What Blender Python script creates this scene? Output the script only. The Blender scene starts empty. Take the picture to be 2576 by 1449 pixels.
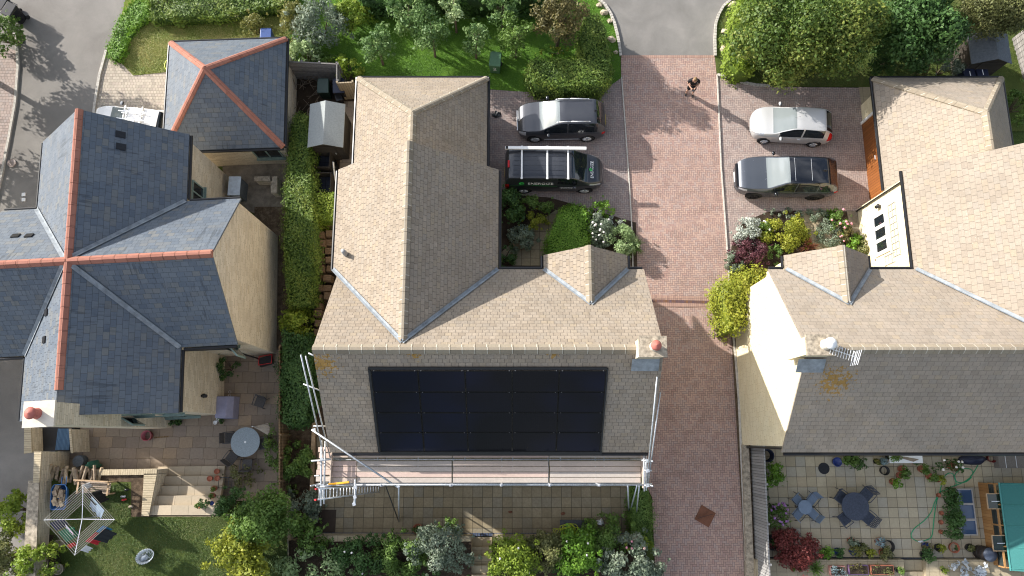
import bpy, bmesh, math, random
import numpy as np
from mathutils import Vector, Matrix
R = math.radians
sc = bpy.context.scene
COL = sc.collection
# ---------------------------------------------------------------- camera
F, TH, HC = 1810.0, R(11.7), 34.2          # focal length for a 2576 px wide frame, tilt off the vertical, height
cam = bpy.data.cameras.new('Camera'); cam.sensor_width = 36; cam.lens = 36 * F / 2576
cam.clip_start = .5; cam.clip_end = 2000
co = bpy.data.objects.new('Camera', cam); COL.objects.link(co)
co.location = (0, 0, HC); co.rotation_euler = (TH, 0, 0); sc.camera = co
# ---------------------------------------------------------------- light
SAZ, SEL = R(149.5), R(25.2)                   # where the sun stands
sd = Vector((math.cos(SAZ) * math.cos(SEL), math.sin(SAZ) * math.cos(SEL), math.sin(SEL)))
w = bpy.data.worlds.new('World'); sc.world = w; w.use_nodes = True
nt = w.node_tree
sky = nt.nodes.new('ShaderNodeTexSky'); sky.sky_type = 'NISHITA'; sky.sun_disc = False
sky.sun_elevation = SEL; sky.sun_rotation = math.atan2(sd.x, sd.y); sky.air_density = 1.0; sky.dust_density = 2.0
# broken white cloud over the clear sky
tc = nt.nodes.new('ShaderNodeTexCoord'); mp = nt.nodes.new('ShaderNodeMapping'); mp.inputs['Scale'].default_value = (1, 1, 2.2); nt.links.new(tc.outputs['Generated'], mp.inputs[0])
nz = nt.nodes.new('ShaderNodeTexNoise'); nz.inputs['Scale'].default_value = 2.3; nz.inputs['Detail'].default_value = 6; nz.inputs['Roughness'].default_value = .62; nt.links.new(mp.outputs[0], nz.inputs['Vector'])
rp = nt.nodes.new('ShaderNodeValToRGB'); rp.color_ramp.elements[0].position = .44; rp.color_ramp.elements[1].position = .62; nt.links.new(nz.outputs[0], rp.inputs[0])
mxs = nt.nodes.new('ShaderNodeMix'); mxs.data_type = 'RGBA'; nt.links.new(rp.outputs[0], mxs.inputs[0]); nt.links.new(sky.outputs[0], mxs.inputs[6]); dt = nt.nodes.new('ShaderNodeVectorMath'); dt.operation = 'DOT_PRODUCT'; nt.links.new(tc.outputs['Generated'], dt.inputs[0]); dt.inputs[1].default_value = sd
pw = nt.nodes.new('ShaderNodeMath'); pw.operation = 'POWER'; pw.use_clamp = False; mx0 = nt.nodes.new('ShaderNodeMath'); mx0.operation = 'MAXIMUM'; nt.links.new(dt.outputs['Value'], mx0.inputs[0]); mx0.inputs[1].default_value = 0
nt.links.new(mx0.outputs[0], pw.inputs[0]); pw.inputs[1].default_value = 5
ma = nt.nodes.new('ShaderNodeMath'); ma.operation = 'MULTIPLY_ADD'; nt.links.new(pw.outputs[0], ma.inputs[0]); ma.inputs[1].default_value = 18; ma.inputs[2].default_value = 6.8   # cloud is brighter towards the sun
cg = nt.nodes.new('ShaderNodeCombineColor')
for i, k_ in enumerate((.93, .98, 1.09)):
    m_ = nt.nodes.new('ShaderNodeMath'); m_.operation = 'MULTIPLY'; nt.links.new(ma.outputs[0], m_.inputs[0]); m_.inputs[1].default_value = k_; nt.links.new(m_.outputs[0], cg.inputs[i])
nt.links.new(cg.outputs[0], mxs.inputs[7])
nt.links.new(mxs.outputs[2], nt.nodes['Background'].inputs[0]); nt.nodes['Background'].inputs[1].default_value = 0.07
sun = bpy.data.lights.new('Sun', 'SUN'); sun.energy = 3.45; sun.angle = R(.6); sun.color = (1, .955, .90)
so = bpy.data.objects.new('Sun', sun); COL.objects.link(so)
so.rotation_euler = (-sd).to_track_quat('-Z', 'Y').to_euler(); so.location = (-30, 20, 40)
sc.view_settings.view_transform = 'Standard'; sc.view_settings.look = 'None'
sc.view_settings.exposure = 1.32; sc.view_settings.gamma = 1
sc.cycles.max_bounces = 6; sc.cycles.transparent_max_bounces = 8
sc.cycles.use_adaptive_sampling = True; sc.cycles.use_denoising = True; sc.cycles.filter_width = 1.1
# ---------------------------------------------------------------- helpers
_s, _c = math.sin(TH), math.cos(TH)
def at(px, py, z=0.0):
    "survey point of the site plan (plan units of a 2576 wide sheet) at true height z"
    u, v = (px - 1288) / F, (py - 724.5) / F
    dz = -_c - v * _s; t = (z - HC) / dz
    return Vector((u * t, (_s - v * _c) * t, z))
def tag(o, label=None, cat=None, group=None, kind=None):
    if label: o['label'] = label
    if cat: o['category'] = cat
    if group: o['group'] = group
    if kind: o['kind'] = kind
    return o
def thing(name, label, cat, loc=(0, 0, 0), rz=0, group=None):
    o = bpy.data.objects.new(name, None); COL.objects.link(o)
    o.empty_display_size = .2; o.location = loc; o.rotation_euler = (0, 0, rz)
    return tag(o, label, cat, group)
def copy_tree(o, parent=None):
    c = o.copy(); COL.objects.link(c); c.parent = parent
    for ch in [x for x in bpy.data.objects if x.parent == o]: copy_tree(ch, c)
    return c
def dup(o, loc, rz=0, label=None, group=None, s=1):
    c = copy_tree(o); c.location = loc; c.rotation_euler = (0, 0, rz); c.scale = (s, s, s)
    if label: c['label'] = label
    if group: c['group'] = group
    return c
class MB:
    def __init__(s, mir=None): s.v, s.f, s.uv, s.mir = [], [], [], mir
    def add(s, pts, faces, uvf=None):
        b = len(s.v)
        for p in pts:
            p = Vector(p)
            if s.mir is not None: p.x = s.mir - p.x
            s.v.append(p)
        for f in faces:
            f = [b + i for i in f]
            if s.mir is not None: f = f[::-1]
            s.f.append(f)
        return s
    def poly(s, pts): return s.add(pts, [list(range(len(pts)))])
    def prism(s, pts, z0, z1):
        n = len(pts); a = [(p[0], p[1], z0) for p in pts] + [(p[0], p[1], z1) for p in pts]
        A = sum(pts[i][0] * pts[(i + 1) % n][1] - pts[(i + 1) % n][0] * pts[i][1] for i in range(n))
        fs = [list(range(n))[::-1], list(range(n, 2 * n))] + [[i, (i + 1) % n, n + (i + 1) % n, n + i] for i in range(n)]
        if A < 0: fs = [f[::-1] for f in fs]
        return s.add(a, fs)
    def slab(s, pts, t=.1):
        "sloping sheet with a thickness t measured straight down"
        n = len(pts); pts = [Vector(p) for p in pts]
        nz = sum(((pts[i].x * pts[(i + 1) % n].y) - (pts[(i + 1) % n].x * pts[i].y)) for i in range(n))
        if nz < 0: pts = pts[::-1]
        lo = [p - Vector((0, 0, t)) for p in pts]
        return s.add(lo + pts, [list(range(n))[::-1], list(range(n, 2 * n))] + [[i, (i + 1) % n, n + (i + 1) % n, n + i] for i in range(n)])
    def box(s, c, d, rz=0, M=None):
        x, y, z = d[0] / 2, d[1] / 2, d[2] / 2
        p = [Vector(q) for q in ((-x, -y, -z), (x, -y, -z), (x, y, -z), (-x, y, -z), (-x, -y, z), (x, -y, z), (x, y, z), (-x, y, z))]
        m = M if M is not None else Matrix.Rotation(rz, 3, 'Z')
        p = [m @ q + Vector(c) for q in p]
        return s.add(p, [(0, 3, 2, 1), (4, 5, 6, 7), (0, 1, 5, 4), (1, 2, 6, 5), (2, 3, 7, 6), (3, 0, 4, 7)])
    def tube(s, a, b, r, r2=None, n=8, cap=True):
        a, b = Vector(a), Vector(b); r2 = r if r2 is None else r2
        d = (b - a).normalized(); q = d.to_track_quat('Z', 'Y')
        p = []
        for c, rr in ((a, r), (b, r2)):
            for i in range(n):
                t = 2 * math.pi * i / n; p.append(c + q @ Vector((rr * math.cos(t), rr * math.sin(t), 0)))
        fs = [[i, (i + 1) % n, n + (i + 1) % n, n + i] for i in range(n)]
        if cap: fs += [list(range(n))[::-1], list(range(n, 2 * n))]
        return s.add(p, fs)
    def path(s, pts, r, n=6):
        for i in range(len(pts) - 1): s.tube(pts[i], pts[i + 1], r if not hasattr(r, '__len__') else r[i], None if not hasattr(r, '__len__') else r[i + 1], n)
        return s
    def lathe(s, c, prof, n=20, axis='Z'):
        c = Vector(c); p = []; fs = []
        for r, h in prof:
            for i in range(n):
                t = 2 * math.pi * i / n
                q = Vector((r * math.cos(t), r * math.sin(t), h))
                if axis == 'Y': q = Vector((q.x, -q.z, q.y))
                if axis == 'X': q = Vector((q.z, q.x, q.y))
                p.append(c + q)
        for k in range(len(prof) - 1):
            for i in range(n):
                j = (i + 1) % n; fs.append([k * n + i, k * n + j, (k + 1) * n + j, (k + 1) * n + i])
        return s.add(p, fs)
    def blob(s, c, r, seed=0, rough=.25, n=10):
        rnd = random.Random(seed); c = Vector(c); p = []; fs = []
        for j in range(n // 2 + 1):
            for i in range(n):
                a = 2 * math.pi * i / n; b = math.pi * (j / (n // 2) - .5)
                k = 1 + (rnd.random() - .5) * 2 * rough * (0 < j < n // 2)
                p.append(c + Vector((r[0] * math.cos(b) * math.cos(a) * k, r[1] * math.cos(b) * math.sin(a) * k, r[2] * math.sin(b) * k)))
        for j in range(n // 2):
            for i in range(n):
                fs.append([j * n + i, j * n + (i + 1) % n, (j + 1) * n + (i + 1) % n, (j + 1) * n + i])
        return s.add(p, fs)
    def build(s, name, m, parent=None, smooth=False, loc=None):
        me = bpy.data.meshes.new(name)
        me.from_pydata([tuple(p) for p in s.v], [], s.f)
        uv = me.uv_layers.new(name='UVMap').data
        me.update()
        for p in me.polygons:
            n = p.normal
            if abs(n.z) > .995: u, v = Vector((1, 0, 0)), Vector((0, 1, 0))
            else:
                u = Vector((0, 0, 1)).cross(n).normalized(); v = n.cross(u)
            for li in p.loop_indices:
                q = me.vertices[me.loops[li].vertex_index].co
                uv[li].uv = (q.dot(u), q.dot(v))
        if smooth:
            for p in me.polygons: p.use_smooth = True
        me.materials.append(m)
        o = bpy.data.objects.new(name, me); COL.objects.link(o)
        if parent is not None: o.parent = parent
        if loc is not None: o.location = loc
        return o
def bevel(o, wd, seg=2):
    b = o.modifiers.new('Bevel', 'BEVEL'); b.width = wd; b.segments = seg; b.limit_method = 'ANGLE'; b.angle_limit = R(40)
    return o
# ---------------------------------------------------------------- materials
class NT:
    def __init__(s, name):
        s.m = bpy.data.materials.new(name); s.m.use_nodes = True; s.t = s.m.node_tree
        s.b = s.t.nodes['Principled BSDF']; s.out = s.t.nodes['Material Output']
    def n(s, ty, **k):
        x = s.t.nodes.new(ty)
        for a, b in k.items(): setattr(x, a, b)
        return x
    def set(s, sock, v):
        if hasattr(v, 'is_linked'): s.t.links.new(v, sock)
        elif isinstance(v, (tuple, list)) and sock.type == 'RGBA': sock.default_value = (*v, 1)[:4] if len(v) == 3 else v
        else: sock.default_value = v
    def M(s, op, a, b=None, c=None):
        x = s.n('ShaderNodeMath', operation=op); s.set(x.inputs[0], a)
        if b is not None: s.set(x.inputs[1], b)
        if c is not None: s.set(x.inputs[2], c)
        return x.outputs[0]
    def uv(s):
        t = s.n('ShaderNodeUVMap', uv_map='UVMap'); x = s.n('ShaderNodeSeparateXYZ'); s.t.links.new(t.outputs[0], x.inputs[0])
        return t.outputs[0], x.outputs[0], x.outputs[1]
    def obj(s): return s.n('ShaderNodeTexCoord').outputs['Object']
    def gen(s): return s.n('ShaderNodeNewGeometry').outputs['Position']
    def noise(s, vec, scale, detail=4, rough=.6, dist=0):
        x = s.n('ShaderNodeTexNoise'); x.inputs['Scale'].default_value = scale; x.inputs['Detail'].default_value = detail
        x.inputs['Roughness'].default_value = rough; x.inputs['Distortion'].default_value = dist
        s.t.links.new(vec, x.inputs['Vector']); return x.outputs['Fac']
    def ramp(s, fac, stops, interp='LINEAR'):
        x = s.n('ShaderNodeValToRGB'); x.color_ramp.interpolation = interp
        e = x.color_ramp.elements
        while len(e) < len(stops): e.new(.5)
        for i, (p, c) in enumerate(stops): e[i].position = p; e[i].color = (*c, 1) if len(c) == 3 else c
        s.set(x.inputs[0], fac); return x.outputs[0]
    def mix(s, fac, a, b, blend='MIX'):
        x = s.n('ShaderNodeMix', data_type='RGBA', blend_type=blend)
        s.set(x.inputs[0], fac); s.set(x.inputs[6], a); s.set(x.inputs[7], b); return x.outputs[2]
    def white(s, a, b):
        c = s.n('ShaderNodeCombineXYZ'); s.set(c.inputs[0], a); s.set(c.inputs[1], b)
        x = s.n('ShaderNodeTexWhiteNoise', noise_dimensions='2D'); s.t.links.new(c.outputs[0], x.inputs[0]); return x.outputs[0]
    def bump(s, h, dist=.02, strength=.7):
        x = s.n('ShaderNodeBump'); x.inputs['Strength'].default_value = strength; x.inputs['Distance'].default_value = dist
        s.set(x.inputs['Height'], h); s.t.links.new(x.outputs[0], s.b.inputs['Normal'])
    def fin(s, col, rough=.8, metal=0, spec=.4):
        s.set(s.b.inputs['Base Color'], col); s.set(s.b.inputs['Roughness'], rough); s.b.inputs['Metallic'].default_value = metal
        s.b.inputs['Specular IOR Level'].default_value = spec; return s.m
def gray(c, k): return tuple(min(1, x * k) for x in c)
def m_plain(name, c, rough=.6, metal=0, var=.15, scale=6, spec=.4, bump=0):
    t = NT(name); p = t.obj(); f = t.noise(p, scale)
    col = t.ramp(f, [(.3, gray(c, 1 - var)), (.7, gray(c, 1 + var))])
    if bump: t.bump(t.noise(p, scale * 6, 3), bump, .6)
    return t.fin(col, rough, metal, spec)
def m_tile(name, cols, w, h, gap=.06, var=.25, lichen=None, streak=0, step=.03, stag=True, joint=(.05, .045, .04), gapv=None, wear=.3, rough=.9, jf=.85, spec=.25, spots=()):
    "courses of tiles, slates, stones or slabs; u along the course, v up"
    t = NT(name); vec, u, v = t.uv()
    wob = t.M('MULTIPLY', t.M('SUBTRACT', t.noise(vec, 1.7, 2), .5), .05 * h if not stag else .22 * h)
    vv = t.M('DIVIDE', t.M('ADD', v, wob), h); r = t.M('FLOOR', vv); fv = t.M('SUBTRACT', vv, r)
    uu = t.M('DIVIDE', u, w)
    if stag: uu = t.M('ADD', uu, t.M('ADD', t.M('MULTIPLY', r, .5), t.M('MULTIPLY', t.white(r, 3.3), .45)))
    c = t.M('FLOOR', uu); fu = t.M('SUBTRACT', uu, c)
    rn = t.white(c, r)
    k = len(cols) - 1
    col = t.ramp(rn, [(i / k, x) for i, x in enumerate(cols)])
    n1 = t.noise(vec, .55, 5, .65); n2 = t.noise(vec, 9, 4, .7)
    col = t.mix(t.M('MULTIPLY', t.M('SUBTRACT', n2, .35), var * 2.2), col, gray(cols[0], .35))
    col = t.mix(t.ramp(n1, [(.4, (0, 0, 0)), (.75, (wear,) * 3)]), col, gray(cols[k // 2], .55))
    if lichen:
        l = t.ramp(t.noise(vec, 14, 3, .8), [(.60, (0, 0, 0)), (.68, (1, 1, 1))]); col = t.mix(t.M('MULTIPLY', l, t.ramp(t.noise(vec, .8, 3), [(.45, (0, 0, 0)), (.65, (.75,) * 3)])), col, lichen)
    if streak:
        sv = t.n('ShaderNodeMapping'); sv.inputs['Scale'].default_value = (4.0, .55, 1); t.t.links.new(vec, sv.inputs[0])
        sk = t.ramp(t.noise(sv.outputs[0], 1.6, 4, .6), [(.55, (0, 0, 0)), (.64, (streak,) * 3)]); sk = t.M('MULTIPLY', sk, t.ramp(t.noise(vec, .5, 2), [(.42, (.1,) * 3), (.62, (1, 1, 1))])); col = t.mix(sk, col, gray(cols[0], .30))
    if spots:
        ps = t.gen(); msk = None
        for c_, r_ in spots:
            vm = t.n('ShaderNodeVectorMath', operation='DISTANCE'); t.t.links.new(ps, vm.inputs[0]); vm.inputs[1].default_value = c_
            q_ = t.M('SUBTRACT', 1, t.M('DIVIDE', vm.outputs['Value'], r_)); msk = q_ if msk is None else t.M('MAXIMUM', msk, q_)
        col = t.mix(t.ramp(t.M('ADD', t.noise(ps, 7, 3, .7), t.M('MULTIPLY', msk, .30)), [(.66, (0, 0, 0)), (.70, (.85,) * 3)]), col, (.34, .19, .035))
    gv = gapv if gapv is not None else gap
    g = t.M('MAXIMUM', t.M('LESS_THAN', fu, gap), t.M('LESS_THAN', fv, gv))
    col = t.mix(t.M('MULTIPLY', g, jf), col, joint)
    hgt = t.M('ADD', t.M('MULTIPLY', t.M('SUBTRACT', 1, fv), 1 if stag else 0), t.M('ADD', t.M('MULTIPLY', rn, .35), t.M('MULTIPLY', n2, .5)))
    hgt = t.M('SUBTRACT', hgt, t.M('MULTIPLY', g, .8))
    t.bump(hgt, step, .8)
    return t.fin(col, rough, 0, spec)
def m_herring(name, cols, unit=.1, joint=(.05, .04, .04), rot=False, wear=.25):
    t = NT(name); vec, u, v = t.uv()
    n0 = t.noise(vec, .35, 4, .6); n2 = t.noise(vec, 25, 3)
    x, y = t.M('DIVIDE', u, unit), t.M('DIVIDE', v, unit)
    i, j = t.M('FLOOR', x), t.M('FLOOR', y); fx, fy = t.M('SUBTRACT', x, i), t.M('SUBTRACT', y, j)
    k = t.M('FLOORED_MODULO', t.M('ADD', i, j), 4)
    k1 = t.M('COMPARE', k, 1, .1); k3 = t.M('COMPARE', k, 3, .1); k0 = t.M('COMPARE', k, 0, .1); k2 = t.M('COMPARE', k, 2, .1)
    V = t.M('GREATER_THAN', k, 1.5)
    a = t.M('SUBTRACT', i, k1); b = t.M('ADD', t.M('SUBTRACT', j, k3), t.M('MULTIPLY', V, 517))
    rn = t.white(a, b)
    lx = t.M('ADD', fx, k1); ly = t.M('ADD', fy, k3)
    wx = t.M('SUBTRACT', 2, V); wy = t.M('ADD', 1, V)
    e = t.M('MINIMUM', t.M('MINIMUM', lx, t.M('SUBTRACT', wx, lx)), t.M('MINIMUM', ly, t.M('SUBTRACT', wy, ly)))
    g = t.M('LESS_THAN', e, .06)
    kk = len(cols) - 1
    col = t.ramp(rn, [(q / kk, cc) for q, cc in enumerate(cols)])
    col = t.mix(t.ramp(n0, [(.35, (0, 0, 0)), (.7, (wear,) * 3)]), col, gray(cols[0], .7))
    col = t.mix(t.ramp(t.noise(vec, 1.4, 5, .7), [(.48, (0, 0, 0)), (.72, (.45,) * 3)]), col, gray(cols[0], .62))
    col = t.mix(t.M('MULTIPLY', n2, .25), col, gray(cols[1], .6))
    col = t.mix(t.M('MULTIPLY', g, .8), col, joint)
    t.bump(t.M('ADD', t.M('MULTIPLY', rn, .3), t.M('MINIMUM', e, .12)), .02, .6)
    return t.fin(col, .85, 0, .3)
def m_ground(name, stops, scale=1.2, fine=40, bump=.03, rough=.95, stretch=None):
    t = NT(name); p = t.gen()
    a = t.noise(p, scale, 6, .7, .3); b = t.noise(p, fine, 3, .7)
    f = t.M('ADD', t.M('MULTIPLY', a, .62), t.M('MULTIPLY', b, .38)); f = t.M('ADD', f, t.M('MULTIPLY', t.M('SUBTRACT', t.noise(p, scale * .25, 3), .5), .35))
    t.bump(b, bump, .9)
    return t.fin(t.ramp(f, stops), rough, 0, .15)
def m_leaf(name, stops, trans=.3, rough=.55):
    t = NT(name); a = t.n('ShaderNodeAttribute', attribute_name='rnd')
    col = t.ramp(a.outputs['Fac'], stops)
    t.fin(col, rough, 0, .35)
    tr = t.n('ShaderNodeBsdfTranslucent'); t.t.links.new(col, tr.inputs[0])
    mx = t.n('ShaderNodeMixShader'); mx.inputs[0].default_value = trans
    t.t.links.new(t.b.outputs[0], mx.inputs[1]); t.t.links.new(tr.outputs[0], mx.inputs[2]); t.t.links.new(mx.outputs[0], t.out.inputs[0])
    return t.m
def m_glass(name, c=(.012, .016, .02), rough=.04):
    t = NT(name); t.b.inputs['IOR'].default_value = 1.5
    return t.fin(c, rough, 0, .9)
def m_paint(name, c, metal=.5, rough=.28, coat=.6):
    t = NT(name); p = t.obj(); f = t.noise(p, 300, 2)
    t.b.inputs['Coat Weight'].default_value = coat; t.b.inputs['Coat Roughness'].default_value = .06
    return t.fin(t.ramp(f, [(.3, gray(c, .85)), (.7, gray(c, 1.15))]), t.M('ADD', rough, t.M('MULTIPLY', t.noise(p, 2), .12)), metal, .5)
K = {}
K['stone_tile'] = m_tile('stone_roof_tiles', [(.275, .225, .17), (.325, .268, .205), (.355, .295, .228), (.305, .26, .208), (.345, .28, .20)], .25, .175, gap=.06, gapv=.04, lichen=(.40, .385, .34), var=.34, step=.019, wear=.5, jf=.6, streak=.22, spots=(((-6.9, 2.6, 8.1), .9), ((-3.5, 2.9, 8.4), .4), ((1.5, 2.9, 8.4), .35)))
K['stone_tile_warm'] = m_tile('warm_stone_roof_tiles', [(.285, .24, .19), (.325, .275, .22), (.345, .29, .23), (.31, .27, .222), (.345, .283, .208)], .28, .20, gap=.06, gapv=.04, lichen=(.42, .40, .35), var=.26, step=.017, wear=.42, jf=.42, streak=.16, joint=(.10, .085, .07), spots=(((11.9, 2.0, 7.5), 1.05), ((20.5, 2.8, 8.3), .4)))
K['slate'] = m_tile('blue_slates', [(.092, .115, .145), (.112, .135, .165), (.132, .153, .176), (.102, .123, .150), (.155, .160, .157)], .30, .22, gap=.04, gapv=.04, streak=.55, var=.18, step=.016, wear=.2, rough=.6, spec=.4, joint=(.03, .034, .04), jf=.7)
K['slate_pale'] = K['slate']
K['buff_brick'] = m_tile('buff_stone_bricks', [(.56, .475, .35), (.68, .59, .44), (.73, .64, .49), (.61, .505, .35)], .36, .12, gap=.05, gapv=.12, var=.16, step=.03, joint=(.42, .35, .25), wear=.25)
K['cream_wall'] = m_tile('cream_stone_wall', [(.70, .60, .39), (.76, .67, .45), (.78, .69, .48), (.73, .62, .40)], .40, .12, gap=.04, gapv=.10, var=.08, step=.02, joint=(.56, .47, .30), wear=.14)
K['terracotta'] = m_tile('terracotta_ridge', [(.31, .135, .095), (.37, .16, .115), (.40, .18, .13)], .45, 5, gap=.04, gapv=0, var=.12, stag=False, step=.01, joint=(.2, .1, .07), wear=.2)
K['ridge_stone'] = m_tile('mortared_stone_ridge', [(.24, .20, .15), (.33, .28, .21), (.29, .25, .19)], .45, 5, gap=.07, gapv=0, var=.3, stag=False, step=.015, joint=(.50, .46, .38), lichen=(.42, .25, .04), wear=.35)
K['lead'] = m_plain('lead_flashing', (.24, .265, .285), .6, 0, .3, 4)
K['gutter'] = m_plain('black_gutter_plastic', (.012, .012, .013), .35)
K['brick_red'] = m_herring('red_herringbone_blocks', [(.35, .235, .195), (.43, .29, .235), (.47, .325, .26), (.39, .30, .265), (.375, .235, .195)])
K['brick_bay'] = m_herring('grey_brown_herringbone_blocks', [(.26, .21, .195), (.32, .25, .225), (.36, .285, .25), (.30, .26, .245), (.29, .215, .195)])
K['brick_bay_light'] = m_herring('pale_pink_herringbone_blocks', [(.33, .255, .225), (.41, .32, .275), (.45, .355, .305), (.37, .31, .28), (.36, .26, .225)])
K['soldier'] = m_tile('soldier_course_blocks', [(.30, .19, .155), (.42, .27, .21), (.36, .24, .19)], .1, .205, gap=.07, gapv=.04, stag=False, step=.01, var=.1)
K['cobble'] = m_tile('buff_cobble_blocks', [(.36, .31, .25), (.45, .39, .31), (.50, .43, .34), (.42, .35, .29)], .16, .16, gap=.08, gapv=.08, step=.01, var=.15, joint=(.20, .17, .13))
K['cobble_pink'] = m_tile('pinkish_cobble_blocks', [(.30, .245, .22), (.38, .30, .265), (.42, .34, .30), (.34, .29, .27)], .16, .16, gap=.08, gapv=.08, step=.01, var=.15, joint=(.14, .12, .10))
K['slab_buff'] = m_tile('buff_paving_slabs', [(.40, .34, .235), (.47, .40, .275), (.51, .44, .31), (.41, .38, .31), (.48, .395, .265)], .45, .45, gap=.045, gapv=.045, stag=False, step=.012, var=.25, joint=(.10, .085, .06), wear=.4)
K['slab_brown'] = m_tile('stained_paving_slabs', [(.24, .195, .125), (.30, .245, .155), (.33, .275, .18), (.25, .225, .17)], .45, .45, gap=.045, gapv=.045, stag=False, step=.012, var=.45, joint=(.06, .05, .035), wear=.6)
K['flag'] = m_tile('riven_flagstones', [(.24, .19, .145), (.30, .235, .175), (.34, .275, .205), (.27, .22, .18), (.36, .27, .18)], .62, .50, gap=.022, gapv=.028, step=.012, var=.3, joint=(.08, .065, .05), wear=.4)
K['step_stone'] = m_tile('sandstone_treads', [(.42, .35, .25), (.50, .42, .31), (.53, .43, .30)], .75, 5, gap=.015, gapv=0, stag=False, step=.008, var=.2, joint=(.12, .1, .07))
K['crazy'] = m_tile('buff_flags', [(.36, .30, .20), (.44, .37, .25), (.40, .33, .22)], .45, .45, gap=.03, gapv=.03, stag=False, step=.01, var=.3, joint=(.15, .12, .08))
K['tarmac'] = m_ground('tarmac', [(.32, (.175, .16, .145)), (.5, (.225, .21, .19)), (.68, (.275, .255, .23))], .5, 55, .012, .9)
K['tarmac2'] = m_ground('tarmac_drive', [(.32, (.155, .145, .13)), (.5, (.20, .19, .175)), (.68, (.255, .24, .22))], .6, 40, .012, .9)
K['kerb'] = m_plain('kerb_stone', (.46, .43, .38), .9, 0, .25, 8, .2, .01)
K['lawn'] = m_ground('lush_lawn', [(.3, (.05, .12, .014)), (.5, (.095, .20, .022)), (.7, (.15, .27, .035))], .9, 28, .06)
K['lawn_dry'] = m_ground('patchy_lawn', [(.32, (.09, .14, .022)), (.47, (.17, .20, .04)), (.58, (.27, .245, .08)), (.72, (.33, .27, .11))], .7, 26, .06)
K['lawn_dark'] = m_ground('mossy_lawn', [(.3, (.05, .07, .02)), (.5, (.085, .115, .026)), (.66, (.13, .135, .045)), (.78, (.17, .14, .07))], .9, 26, .06)
K['soil'] = m_ground('dark_soil', [(.3, (.03, .022, .015)), (.55, (.065, .047, .032)), (.75, (.12, .09, .06))], 2, 30, .06)
K['mulch'] = m_ground('bark_mulch', [(.3, (.05, .035, .024)), (.5, (.12, .085, .055)), (.72, (.24, .18, .12))], 6, 40, .06)
K['gravel'] = m_ground('gravel', [(.3, (.13, .11, .085)), (.5, (.24, .205, .16)), (.72, (.38, .33, .26))], 3, 50, .05)
K['field'] = m_ground('rough_grass', [(.3, (.04, .065, .018)), (.5, (.07, .10, .025)), (.7, (.11, .12, .04))], .12, 9, .08)
K['wood_grey'] = m_tile('weathered_grey_boards', [(.20, .19, .175), (.27, .255, .235), (.32, .30, .28), (.17, .16, .15)], 3.0, .14, gap=0, gapv=.09, var=.4, step=.02, joint=(.05, .045, .04))
K['fence_grey'] = m_tile('weathered_vertical_boards', [(.24, .235, .225), (.33, .32, .305), (.38, .37, .35), (.28, .27, .26)], .125, 6, gap=.12, gapv=0, stag=False, var=.4, step=.03, joint=(.07, .065, .06))
K['fence_brown'] = m_tile('brown_fence_boards', [(.16, .105, .06), (.22, .15, .085), (.26, .18, .10), (.19, .13, .075)], .125, 6, gap=.12, gapv=0, stag=False, var=.35, step=.03, joint=(.04, .03, .02))
K['wood'] = m_plain('pale_timber', (.42, .29, .17), .7, 0, .25, 9)
K['deal'] = m_tile('scaffold_boards', [(.42, .335, .275), (.52, .42, .345), (.58, .475, .39), (.48, .36, .29)], 4.2, 20, gap=0, gapv=0, stag=False, var=.22, step=.005, wear=.35)
K['cedar'] = m_tile('cedar_boards', [(.33, .16, .055), (.40, .21, .08), (.45, .25, .10)], .14, 5, gap=.06, gapv=0, stag=False, var=.25, step=.01, joint=(.1, .05, .02))
K['door_wood'] = m_tile('varnished_door_boards', [(.22, .075, .02), (.26, .092, .026), (.29, .105, .03)], .135, 9, gap=.10, gapv=0, stag=False, var=.15, step=.02, joint=(.09, .03, .01), rough=.5)
K['steel'] = m_plain('galvanised_steel', (.46, .485, .51), .45, .5, .3, 14)
K['alu'] = m_plain('aluminium', (.78, .79, .80), .35, .5, .08, 10)
K['black'] = m_plain('black_plastic', (.014, .014, .016), .4, 0, .2, 8)
K['rubber'] = m_plain('tyre_rubber', (.018, .018, .019), .8)
K['white'] = m_plain('white_paint', (.80, .80, .78), .45, 0, .04, 6)
K['whitecap'] = m_plain('white_render', (.66, .59, .48), .85, 0, .10, 4, .3, .01)
K['felt'] = m_plain('grey_roof_felt', (.30, .32, .31), .9, 0, .12, 14, .2, .006)
K['felt_dark'] = m_plain('dark_roof_felt', (.12, .135, .15), .85, 0, .2, 10, .2, .006)
K['shed_dark'] = m_tile('dark_shiplap', [(.035, .03, .025), (.05, .042, .034), (.06, .05, .04)], 3, .12, gap=0, gapv=.12, var=.2, step=.02)
K['pv'] = None
K['pot_red'] = m_plain('terracotta_pot', (.38, .13, .075), .8, 0, .2, 10)
K['pot_dark'] = m_plain('black_pot', (.02, .019, .018), .6)
K['pot_blue'] = m_plain('blue_glaze', (.03, .05, .20), .25)
K['glass'] = m_glass('dark_glass')
K['bark'] = m_plain('tree_bark', (.13, .10, .075), .9, 0, .35, 8, .2, .02)
K['birch'] = m_plain('birch_bark', (.62, .58, .52), .8, 0, .3, 9)
K['rock'] = m_plain('limestone_rock', (.46, .39, .28), .9, 0, .3, 4, .2, .03)
K['twig'] = m_plain('dead_twigs', (.20, .155, .11), .9)
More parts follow.
